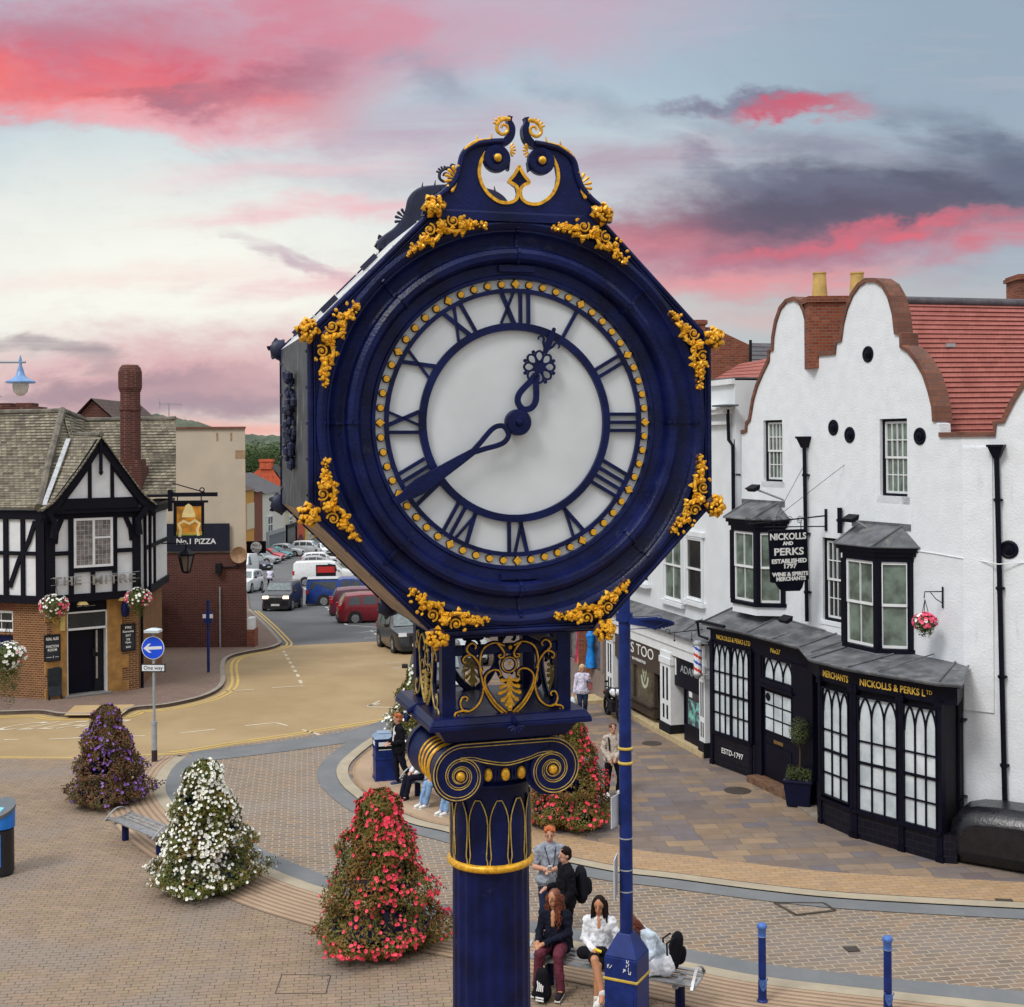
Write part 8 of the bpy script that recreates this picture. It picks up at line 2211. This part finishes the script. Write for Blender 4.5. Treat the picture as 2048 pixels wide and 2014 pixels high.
b = MB(M); b.ball((0, .32, .80), (.14, .38, .07), 12); b.build('seat', BLACK, t_, smooth=60)
b = MB(M); b.tube([(-.36, -.30, 1.08), (-.1, -.40, 1.02), (.1, -.40, 1.02), (.36, -.30, 1.08)], .018, 8)
for s_ in (-1, 1): b.tube([(s_ * .3, -.32, 1.06), (s_ * .34, -.36, 1.22)], .008, 5); b.ball((s_ * .34, -.36, 1.24), (.06, .02, .04), 8)
b.build('handlebar', BLACKM, t_, smooth=40)
b = MB(M); b.tube([(.14, -.1, .30), (.16, .3, .30), (.16, .75, .45)], [.03, .04, .05], 8); b.build('exhaust', CHROME, t_, smooth=40)
b = MB(M); b.ball((0, -.52, .92), (.10, .08, .10), 10); b.build('headlight', HLAMP, t_, smooth=60)
b = MB(M); b.box(-.06, .06, .88, .95, .66, .72); b.build('tail_light', TLAMP, t_)
# ---------------------------------------------------------------- people (bodies are fused into one surface by a voxel remesh)
SKIN = mat('skin', (.52, .27, .18, 1), .55, var=.08, scale=10); SKINT = mat('tanned_skin', (.44, .20, .10, 1), .5, var=.08, scale=10)


FOLD = bpy.data.textures.new('cloth_fold', 'CLOUDS'); FOLD.noise_scale = .085; FOLD.noise_depth = 2


def fuse(b, name, m, parent, vox, label=None, fold=0):
    o = b.build(name, m, parent, fix=True, label=label)
    md = o.modifiers.new('fuse', 'REMESH'); md.mode = 'VOXEL'; md.voxel_size = vox; md.use_smooth_shade = True
    sm = o.modifiers.new('smooth', 'SMOOTH'); sm.factor = .5; sm.iterations = 3
    if fold:
        d = o.modifiers.new('folds', 'DISPLACE'); d.texture = FOLD; d.strength = fold; d.mid_level = .5; d.texture_coords = 'LOCAL'
    return o


STAND = dict(hip=(0, 0, .93), chest=(0, .0, 1.22), neck=(0, .01, 1.46), head=(0, -.01, 1.62), shl=(-.165, .01, 1.375), shr=(.165, .01, 1.375), ell=(-.215, .03, 1.12), elr=(.22, .03, 1.12), wrl=(-.22, -.04, .88), wrr=(.22, -.04, .88),
             hpl=(-.09, 0, .90), hpr=(.09, 0, .90), knl=(-.10, -.02, .49), knr=(.10, -.02, .49), anl=(-.10, .03, .09), anr=(.10, .03, .09), tol=None, tor=None, look=0.0, tilt=0.0)
SIT = dict(STAND, hip=(0, .06, .56), chest=(0, .05, .84), neck=(0, .03, 1.08), head=(0, -.01, 1.24), shl=(-.16, .04, .985), shr=(.16, .04, .985), ell=(-.22, .0, .76), elr=(.22, .0, .76), wrl=(-.10, -.22, .66), wrr=(.10, -.22, .66),
           hpl=(-.09, .06, .55), hpr=(.09, .06, .55), knl=(-.11, -.36, .54), knr=(.11, -.36, .54), anl=(-.10, -.38, .10), anr=(.10, -.38, .10))


def person(M, label, pose, topc, legc, shoec, hairc, hair='short', base=STAND, sleeve=1.0, legs=1.0, skin=None, sc=1.0, vox=.012, female=False, fat=0.0, extra=None, grp=None):
    j = dict(base); j.update(pose); J = {k: (V(v) if isinstance(v, tuple) else v) for k, v in j.items()}
    M = M @ MX.Diagonal((sc, sc, sc, 1)); sk = skin or SKIN
    Mr = MX.Translation(M.to_translation()) @ M.to_euler().to_matrix().to_4x4()
    t_ = thing('person', label, 'person', M=Mr, group=grp)
    sw = .92 if female else 1.0
    HM = MX.Translation(J['head']) @ MX.Rotation(J['look'], 4, 'Z') @ MX.Rotation(J['tilt'], 4, 'X')
    b = MB(M)
    def torso(b, g=0.0):
        b.limb(J['hip'], J['chest'], .145 * (1.05 if female else 1) + g, .135 * sw + g); b.limb(J['chest'], J['neck'] - V((0, 0, .08)), .14 * sw + g, .10 + g)
        b.limb(J['hpl'], J['hpr'], .125 + g, .125 + g); b.limb(J['shl'], J['shr'], .060 + g, .060 + g)
        for s in 'lr': b.limb(J['sh' + s].lerp(J['neck'], .15), J['neck'], .058 + g, .05 + g)
        for s in 'lr': b.limb(J['sh' + s], J['chest'], .07 + g, .12 * sw + g)
    def arm(b, s, g=0.0, f=1.0):
        if f <= .5: b.limb(J['sh' + s], J['sh' + s].lerp(J['el' + s], f * 2), .058 * sw + g, .05 * sw + g); return
        b.limb(J['sh' + s], J['el' + s], .058 * sw + g, .045 * sw + g); e = J['el' + s].lerp(J['wr' + s], (f - .5) * 2); b.limb(J['el' + s], e, .045 * sw + g, .034 * sw + g)
    def leg(b, s, g=0.0, f=1.0):
        if f <= .5: b.limb(J['hp' + s], J['hp' + s].lerp(J['kn' + s], f * 2), .092 + g, .075 + g); return
        b.limb(J['hp' + s], J['kn' + s], .092 + g, .062 + g); b.limb(J['kn' + s], J['kn' + s].lerp(J['an' + s], (f - .5) * 2), .060 + g, .046 + g)
    torso(b)
    for s in 'lr':
        arm(b, s); leg(b, s)
        d = (J['wr' + s] - J['el' + s]).normalized(); w_ = J['wr' + s]; side = d.cross(V((0, 0, 1))); side = side.normalized() if side.length > .1 else V((1, 0, 0)); dn = d.cross(side)
        b.limb(w_, w_ + d * .075, .030, .034)
        for q, ln in ((-.027, .075), (-.009, .088), (.009, .083), (.026, .066)):
            k0 = w_ + d * .085 + side * q; k1 = k0 + d * ln * .55 + dn * .012; b.limb(k0, k1, .0105, .0098, 6); b.limb(k1, k1 + d * ln * .4 + dn * .025, .0098, .008, 6)
        b.limb(w_ + d * .03 + side * .03, w_ + d * .075 + side * .058 + dn * .02, .013, .010, 6)
        if legs < 1 or True: b.limb(J['an' + s], J['an' + s] + V((0, -.12, -.05)), .045, .035)
    b.limb(J['neck'] - V((0, 0, .08)), J['head'] - V((0, 0, .05)), .055, .05)
    o_ = b.T; b.T = o_ @ HM
    b.ball((0, 0, .025), (.077, .096, .105), 14); b.ball((0, -.018, -.05), (.058, .070, .075), 12); b.limb((0, -.092, .02), (0, -.108, -.018), .010, .015, 6)
    for s in (-1, 1): b.ball((s * .077, .005, -.005), (.014, .022, .032), 8)
    b.T = o_
    body = fuse(b, 'body', sk, t_, vox * .85)
    # face
    b = MB(M @ HM)
    for s in (-1, 1): b.ball((s * .031, -.0885, .010), (.0095, .005, .0055), 8); b.bar((s * .018, -.094, .030), (s * .046, -.087, .032), .004, .004)
    b.build('eye', mat('dark_eye', (.03, .02, .015, 1), .3), body)
    b = MB(M @ HM); b.ball((0, -.086, -.058), (.024, .010, .008), 8); b.build('mouth', mat('lip', (.42, .12, .10, 1), .5), body)
    # clothes
    if topc:
        b = MB(M); torso(b, .020)
        for s in 'lr': arm(b, s, .018, sleeve)
        tp = fuse(b, 'top', topc, t_, vox, fold=.045)
    if legc:
        b = MB(M); b.limb(J['hpl'], J['hpr'], .140 + fat, .140 + fat); b.limb(J['hip'], J['hip'] + V((0, 0, .06)), .155 + fat, .14 + fat)
        for s in 'lr': leg(b, s, .016 + fat * .7, legs)
        fuse(b, 'trousers' if legs > .6 else 'skirt', legc, t_, vox, fold=.03)
    for s in 'lr':
        a = J['an' + s]; fd = J['to' + s] if J['to' + s] is not None else V((0, -1, -.0)); fd = fd.normalized()
        b = MB(M); b.limb(a + V((0, 0, -.02)) - fd * .05, a + fd * .16 + V((0, 0, -.045)), .052, .042); b.limb(a, a + V((0, 0, .03)), .05, .05); sh = fuse(b, 'shoe', shoec, t_, vox)
        b = MB(M); p0, p1 = a - fd * .09 + V((0, 0, -.078)), a + fd * .20 + V((0, 0, -.082)); b.bar(p0, p1, .085, .022); b.build('sole', mat('pale_sole', (.6, .58, .52, 1)), sh, bevel=.008)
    # hair
    rnd = random.Random(len(label)); b = MB(M @ HM)
    b.ball((0, .018, .050), (.090, .098, .092), 12); b.ball((0, .045, .0), (.083, .070, .085), 12)
    if hair == 'short':
        for k in range(26): a = rnd.uniform(0, PI); b.ball((.07 * math.cos(a), -.07 + .13 * rnd.random(), .075 + .05 * math.sin(a) * rnd.random()), rnd.uniform(.022, .034), 7)
    elif hair == 'bob':
        for s in (-1, 1): b.limb((s * .075, .0, .06), (s * .085, -.01, -.07), .038, .035)
        b.limb((0, .06, .05), (0, .08, -.09), .07, .055)
    else:
        n_ = 170 if hair == 'curly' else 120
        for k in range(n_):
            s = rnd.choice((-1, 1)); x = s * rnd.uniform(.05, .095); y = rnd.uniform(-.035, .085); L_ = rnd.uniform(.28, .50); pts = [(x, y, .05)]
            for i in range(1, 8):
                f = i / 7; wv_ = (.022 if hair == 'curly' else .007) * math.sin(f * (15 if hair == 'curly' else 6) + k); pts.append((x * (1 + .35 * f) + wv_, y - (.02 * f if y < .02 else -.03 * f) + wv_ * .6, .05 - L_ * f))
            b.tube(pts, [.010, .012, .012, .012, .011, .010, .008, .003], 5)
    b.build('hair', hairc, t_, smooth=70)
    if extra: extra(M, t_, J)
    return t_


def bag(M, label, size, m, name='backpack', cat='backpack', straps=True):
    t_ = thing(name, label, cat, M=M); w, d, h = size
    b = MB(M); b.limb((0, 0, -h * .32), (0, 0, h * .28), w * .5, w * .42, 12); sh = fuse(b, 'body', m, t_, .014)
    sh.scale = (1, d / w, 1)
    b = MB(M); b.limb((0, -d * .42, -h * .22), (0, -d * .42, -.02 * h), w * .30, w * .28, 10); fuse(b, 'pocket', m, t_, .014)
    b = MB(M); b.tube([(-.03, 0, h * .46), (0, 0, h * .54), (.03, 0, h * .46)], .010, 6); b.build('handle', BLACKM, t_)
    if straps:
        for s in (-1, 1): b = MB(M); b.tube([(s * w * .3, d * .4, h * .4), (s * w * .32, d * .85, h * .2), (s * w * .3, d * .5, -h * .3)], .016, 6); b.build('strap', BLACKM, t_)
    return t_


cl = lambda n, c, **k: mat(n, c, .9, spec=.15, var=.22, scale=9, bump=.25, bscale=25, **k)
BLKC = cl('black_cloth', (.006, .006, .009, 1)); NVC = cl('dark_navy_cloth', (.008, .009, .02, 1)); JEAN = cl('dark_denim', (.02, .03, .07, 1)); LJEAN = cl('pale_denim', (.20, .32, .50, 1)); WHC = cl('white_cloth', (.68, .69, .72, 1)); LILC = cl('lilac_white_cloth', (.58, .56, .68, 1))
BEIGE = cl('beige_hoodie', (.46, .39, .33, 1)); GREYC = cl('grey_marl', (.26, .29, .34, 1)); WINE = cl('wine_trousers', (.11, .025, .04, 1)); LBLUE = cl('pale_blue_denim', (.50, .58, .66, 1))
WSH = cl('white_shoe', (.66, .66, .63, 1)); BSH = cl('dark_shoe', (.02, .015, .02, 1)); NSH = cl('navy_shoe', (.06, .07, .16, 1))
GING = mat('ginger_hair', (.42, .10, .02, 1), .6, var=.4, scale=30); DKH = mat('dark_hair', (.012, .007, .006, 1), .75, var=.4, scale=30, spec=.15); AUB = mat('auburn_hair', (.14, .035, .015, 1), .5, var=.6, scale=25); BLND = mat('blonde_hair', (.52, .40, .22, 1), .6, var=.3, scale=30); BRN = mat('brown_hair', (.10, .045, .02, 1), .6, var=.4, scale=30)
def G(px, py, rz=0, dy=0.0): p = gpt(px, py); return TR(p.x, p.y + dy, gz(p.y) + .01, R(rz))

# walkers
Mw = G(1165, 1438, 4); person(Mw, 'woman with blonde bob in white top and blue jeans walking past the shops', dict(wrl=(-.26, -.05, .86), elr=(.26, .05, 1.16), wrr=(.22, -.12, 1.28), knl=(-.09, -.10, .50), anl=(-.09, -.02, .12), anr=(.08, .14, .11), look=R(10), tilt=R(14)), LILC, JEAN, BSH, BLND, 'bob', sc=.96, female=True)
M_ = Mw @ MX.Translation((-.30, -.06, .55)); t_ = thing('carrier_bag', 'pale plastic bag hanging from the hand of the white topped woman', 'bag', M=M_); b = MB(M_); b.limb((0, 0, -.12), (0, 0, .06), .15, .09, 10); b.tube([(-.05, 0, .1), (0, 0, .27), (.05, 0, .1)], .01, 5); b.build('sack', mat('thin_plastic', (.55, .60, .62, 1), .3), t_, smooth=50)
M_ = Mw @ MX.Translation((.24, .06, 1.02)); t_ = thing('shoulder_bag', 'dusky pink shoulder bag on the arm of the white topped woman', 'bag', M=M_); b = MB(M_); b.box(-.07, .07, -.12, .12, -.12, .10); b.tube([(0, -.1, .1), (-.04, -.05, .40), (0, .1, .1)], .012, 5); b.build('pouch', mat('pink_leather', (.32, .10, .10, 1), .5), t_, bevel=.03)
Mh = G(1226, 1592, 14); person(Mh, 'young man in beige hoodie and black jeans walking behind the lamp column', dict(wrl=(-.14, -.16, .92), wrr=(.02, -.20, .98), ell=(-.25, .02, 1.14), elr=(.22, .02, 1.14), knl=(-.13, -.02, .48), anl=(-.16, .02, .09), knr=(.14, -.12, .50), anr=(.15, .05, .12)), BEIGE, BLKC, WSH, BRN, 'short', sc=1.0)
bag(Mh @ MX.Translation((0, .24, 1.18)) @ MX.Rotation(PI, 4, 'Z'), 'black backpack worn by the young man in the beige hoodie', (.30, .18, .44), BLKC)
b = MB(Mh); b.tube([(-.12, -.135, 1.12), (-.13, -.11, 1.40), (-.12, .08, 1.44)], .022, 6); b.build('strap', BLACKM, [o for o in bpy.data.objects if o.get('label', '').startswith('black backpack worn by the young man in the beige')][0])
# man by the bin, leaning with one foot forward
Mb = G(797, 1572, -62); person(Mb, 'man in black jacket and white shirt leaning beside the navy litter bin', dict(chest=(0, .03, 1.24), wrl=(-.08, -.22, 1.06), wrr=(.10, -.20, 1.06), ell=(-.24, -.02, 1.12), elr=(.25, .0, 1.12), knr=(.10, .10, .48), anr=(.11, .34, .10), look=R(-10)), BLKC, NVC, NSH, GING, 'short', sc=1.03,
    extra=lambda M, t, J: MB(M).limb((0, -.075, 1.08), (0, -.055, 1.40), .075, .06).build('shirt', WHC, t, smooth=60))
# three on the bench behind the capital
for (x, lab, tc, lc, sc_, hr, hs) in ((-.75, 'seated person in dark trousers and dark trainers partly hidden by the capital', WHC, NVC, BSH, BRN, 'short'), (.05, 'seated person in cropped pale jeans and white trainers partly hidden by the capital', NVC, LJEAN, WSH, DKH, 'long'), (.85, 'seated person in pale blue jeans almost hidden behind the clock column', GREYC, LJEAN, WSH, AUB, 'long')):
    person(BH @ MX.Translation((x, -.02, .0)), lab, dict(anl=(-.12, -.50, .10), anr=(.02, -.46, .10), knr=(.08, -.38, .56)), tc, lc, sc_, hr, hs, SIT, vox=.016)
# group round the near bench
Mg = TR(.60, 22.5, 0, R(10)); person(Mg, 'ginger haired young man in grey t-shirt looking at a phone', dict(wrl=(-.14, -.26, 1.16), wrr=(-.02, -.28, 1.14), ell=(-.25, -.02, 1.12), elr=(.25, -.04, 1.12), look=R(-8), tilt=R(8)), GREYC, JEAN, BSH, GING, 'short', sleeve=.32, sc=1.08, vox=.010,
    extra=lambda M, t, J: (MB(M).tube([(-.09, -.06, 1.44), (-.05, -.155, 1.25), (0, -.165, 1.05), (.05, -.155, 1.25), (.09, -.06, 1.44)], .007, 5).build('lanyard', BLACKM, t)))
M_ = Mg @ MX.Translation((-.09, -.43, 1.30)) @ MX.Rotation(R(40), 4, 'X'); t_ = thing('mobile_phone', 'white cased phone held by the ginger haired young man', 'phone', M=M_); b = MB(M_); b.box(-.04, .04, -.008, .008, -.08, .08); b.build('case', WHITE, t_, bevel=.006)
bag(Mg @ MX.Translation((0, .27, 1.26)) @ MX.Rotation(PI, 4, 'Z'), 'black backpack on the back of the ginger haired young man', (.32, .18, .44), BLKC)
Md = TR(.84, 21.55, 0, R(-72)); person(Md, 'dark haired young man in black jumper standing side on behind the bench', dict(wrl=(-.16, -.24, 1.08), wrr=(.20, -.12, .92), look=R(8)), BLKC, BLKC, BSH, DKH, 'short', sc=1.04, vox=.010)
bag(Md @ MX.Translation((.0, .27, 1.20)) @ MX.Rotation(PI, 4, 'Z'), 'large black backpack on the dark haired young man in black', (.36, .22, .52), cl('rucksack_black', (.009, .010, .015, 1)))
def chestskin(M, t, J): MB(M).limb((0, -.068, .88), (0, -.03, 1.03), .035, .06).build('neckline', SKINT, t, smooth=60)
seat = lambda x, y=.0, rz=0: BR @ MX.Translation((x, y, .02)) @ MX.Rotation(R(rz), 4, 'Z')
M9 = seat(-.98, 0, 8); person(M9, 'seated woman with long curly auburn hair in dark jacket and wine trousers', dict(look=R(-22), wrl=(-.18, -.24, .70), wrr=(-.06, -.26, .68), knl=(-.12, -.38, .56), knr=(.15, -.36, .56), anl=(-.16, -.36, .10), anr=(.20, -.42, .10)), NVC, WINE, BSH, AUB, 'curly', SIT, skin=SKINT, sc=1.09, vox=.010, female=True, extra=chestskin)
M10 = seat(-.22, 0, 14); person(M10, 'seated woman with long dark hair, white top and crossed bare legs', dict(look=R(-4), tilt=R(6), wrl=(-.06, -.24, .70), wrr=(.30, -.02, .52), elr=(.26, .02, .78), knl=(-.02, -.40, .62), knr=(.02, -.40, .54), anl=(.10, -.55, .20), anr=(.02, -.46, .10), tol=V((.2, -1, -.35)) if False else (-.35, -1, -.30), ), WHC, BLKC, WSH, DKH, 'long', SIT, legs=.42, skin=SKINT, sc=1.09, vox=.010, female=True, extra=lambda M, t, J: MB(M).limb((0, -.06, .95), (0, -.03, 1.04), .035, .055).build('neckline', SKINT, t, smooth=60))
M_ = M10 @ MX.Translation((-.10, -.20, .70)); t_ = thing('handbag', 'black soft bag on the lap of the woman with bare legs', 'bag', M=M_); b = MB(M_); b.limb((-.14, .02, -.03), (.18, -.04, .02), .10, .09); fuse(b, 'pouch', BLKC, t_, .014)
M_ = M10 @ MX.Translation((.02, -.38, .80)); t_ = thing('yellow_wallet', 'small bright yellow wallet in the hand of the bare legged woman', 'wallet', M=M_); b = MB(M_ @ MX.Rotation(R(20), 4, 'Y')); b.box(-.06, .06, -.03, .03, -.012, .012); b.build('case', mat('bright_yellow', (.75, .55, .02, 1), .5), t_, bevel=.006)
M11 = seat(.70, .04, -42); person(M11, 'person in white trousers and pale denim jacket leaning forward behind the column', dict(chest=(-.02, -.10, .84), neck=(-.05, -.26, 1.02), head=(-.06, -.38, 1.12), shl=(-.20, -.22, 1.0), shr=(.16, -.20, 1.0), ell=(-.28, -.34, .76), elr=(.28, -.24, .80), wrl=(-.14, -.46, .62), wrr=(.16, -.40, .64), tilt=R(35)), LBLUE, WHC, WSH, AUB, 'curly', SIT, fat=.035, sc=1.09, vox=.010, female=True)
bag(M11 @ MX.Translation((.12, .24, .80)) @ MX.Rotation(R(165), 4, 'Z') @ MX.Rotation(R(14), 4, 'X'), 'black backpack hanging on the leaning person at the bench end', (.34, .22, .50), BLKC)
M_ = BR @ MX.Translation((-.92, -.62, .20)); t_ = thing('tote_bag', 'black bag with white print on the ground between seated feet', 'bag', M=M_); b = MB(M_); b.limb((0, 0, -.06), (0, 0, .22), .15, .10, 12); fuse(b, 'sack', BLKC, t_, .014)
b = MB(M_)
for k in range(4): b.ribbon2([(-.02 + k * .03, .02), (.0 + k * .025, .10), (-.01 + k * .03, .17 - .02 * k)], .016, -.165, -.15)
for k in range(2): b.box(-.04, .09, -.168, -.155, -.09 - k * .04, -.07 - k * .04)
b.build('print', WHITET, t_)
# cyclist and a passer-by far down the street
Mc = G(540, 1180, 176); t_ = thing('bicycle', 'dark bicycle ridden down the street beyond the black van', 'bicycle', M=Mc)
for y in (-.52, .52):
    b = MB(Mc @ MX.Translation((0, y, .34)) @ MX.Rotation(PI / 2, 4, 'Y')); b.lathe([(.31, -.02), (.34, 0), (.31, .02)], 18); b.build('wheel', RUBBER, t_)
b = MB(Mc)
for q in (((0, .52, .34), (0, .05, .32)), ((0, .05, .32), (0, .2, .85)), ((0, .2, .85), (0, -.38, .82)), ((0, -.38, .82), (0, .05, .32)), ((0, -.52, .34), (0, -.36, .98)), ((-.25, -.36, 1.0), (.25, -.36, 1.0)), ((0, .2, .85), (0, .52, .34))): b.tube(list(q), .02, 6)
b.box(-.08, .08, .08, .32, .86, .92); b.build('frame', BLACKM, t_)
person(Mc @ MX.Translation((0, .12, 0)), 'cyclist in pale shirt seen from behind beyond the black van', dict(hip=(0, .06, .98), hpl=(-.09, .06, .97), hpr=(.09, .06, .97), chest=(0, -.04, 1.22), neck=(0, -.16, 1.42), head=(0, -.22, 1.56), shl=(-.19, -.13, 1.36), shr=(.19, -.13, 1.36), ell=(-.25, -.28, 1.18), elr=(.25, -.28, 1.18), wrl=(-.24, -.44, 1.04), wrr=(.24, -.44, 1.04), knl=(-.11, -.26, .74), knr=(.11, -.18, .62), anl=(-.11, -.08, .40), anr=(.11, -.06, .22)), LILC, BLKC, BSH, DKH, 'short', vox=.02)
person(G(782, 1292, 150), 'person in bright red top between parked cars left of the clock legs', {}, cl('red_cloth', (.45, .015, .03, 1)), BLKC, BSH, DKH, 'short', vox=.02)
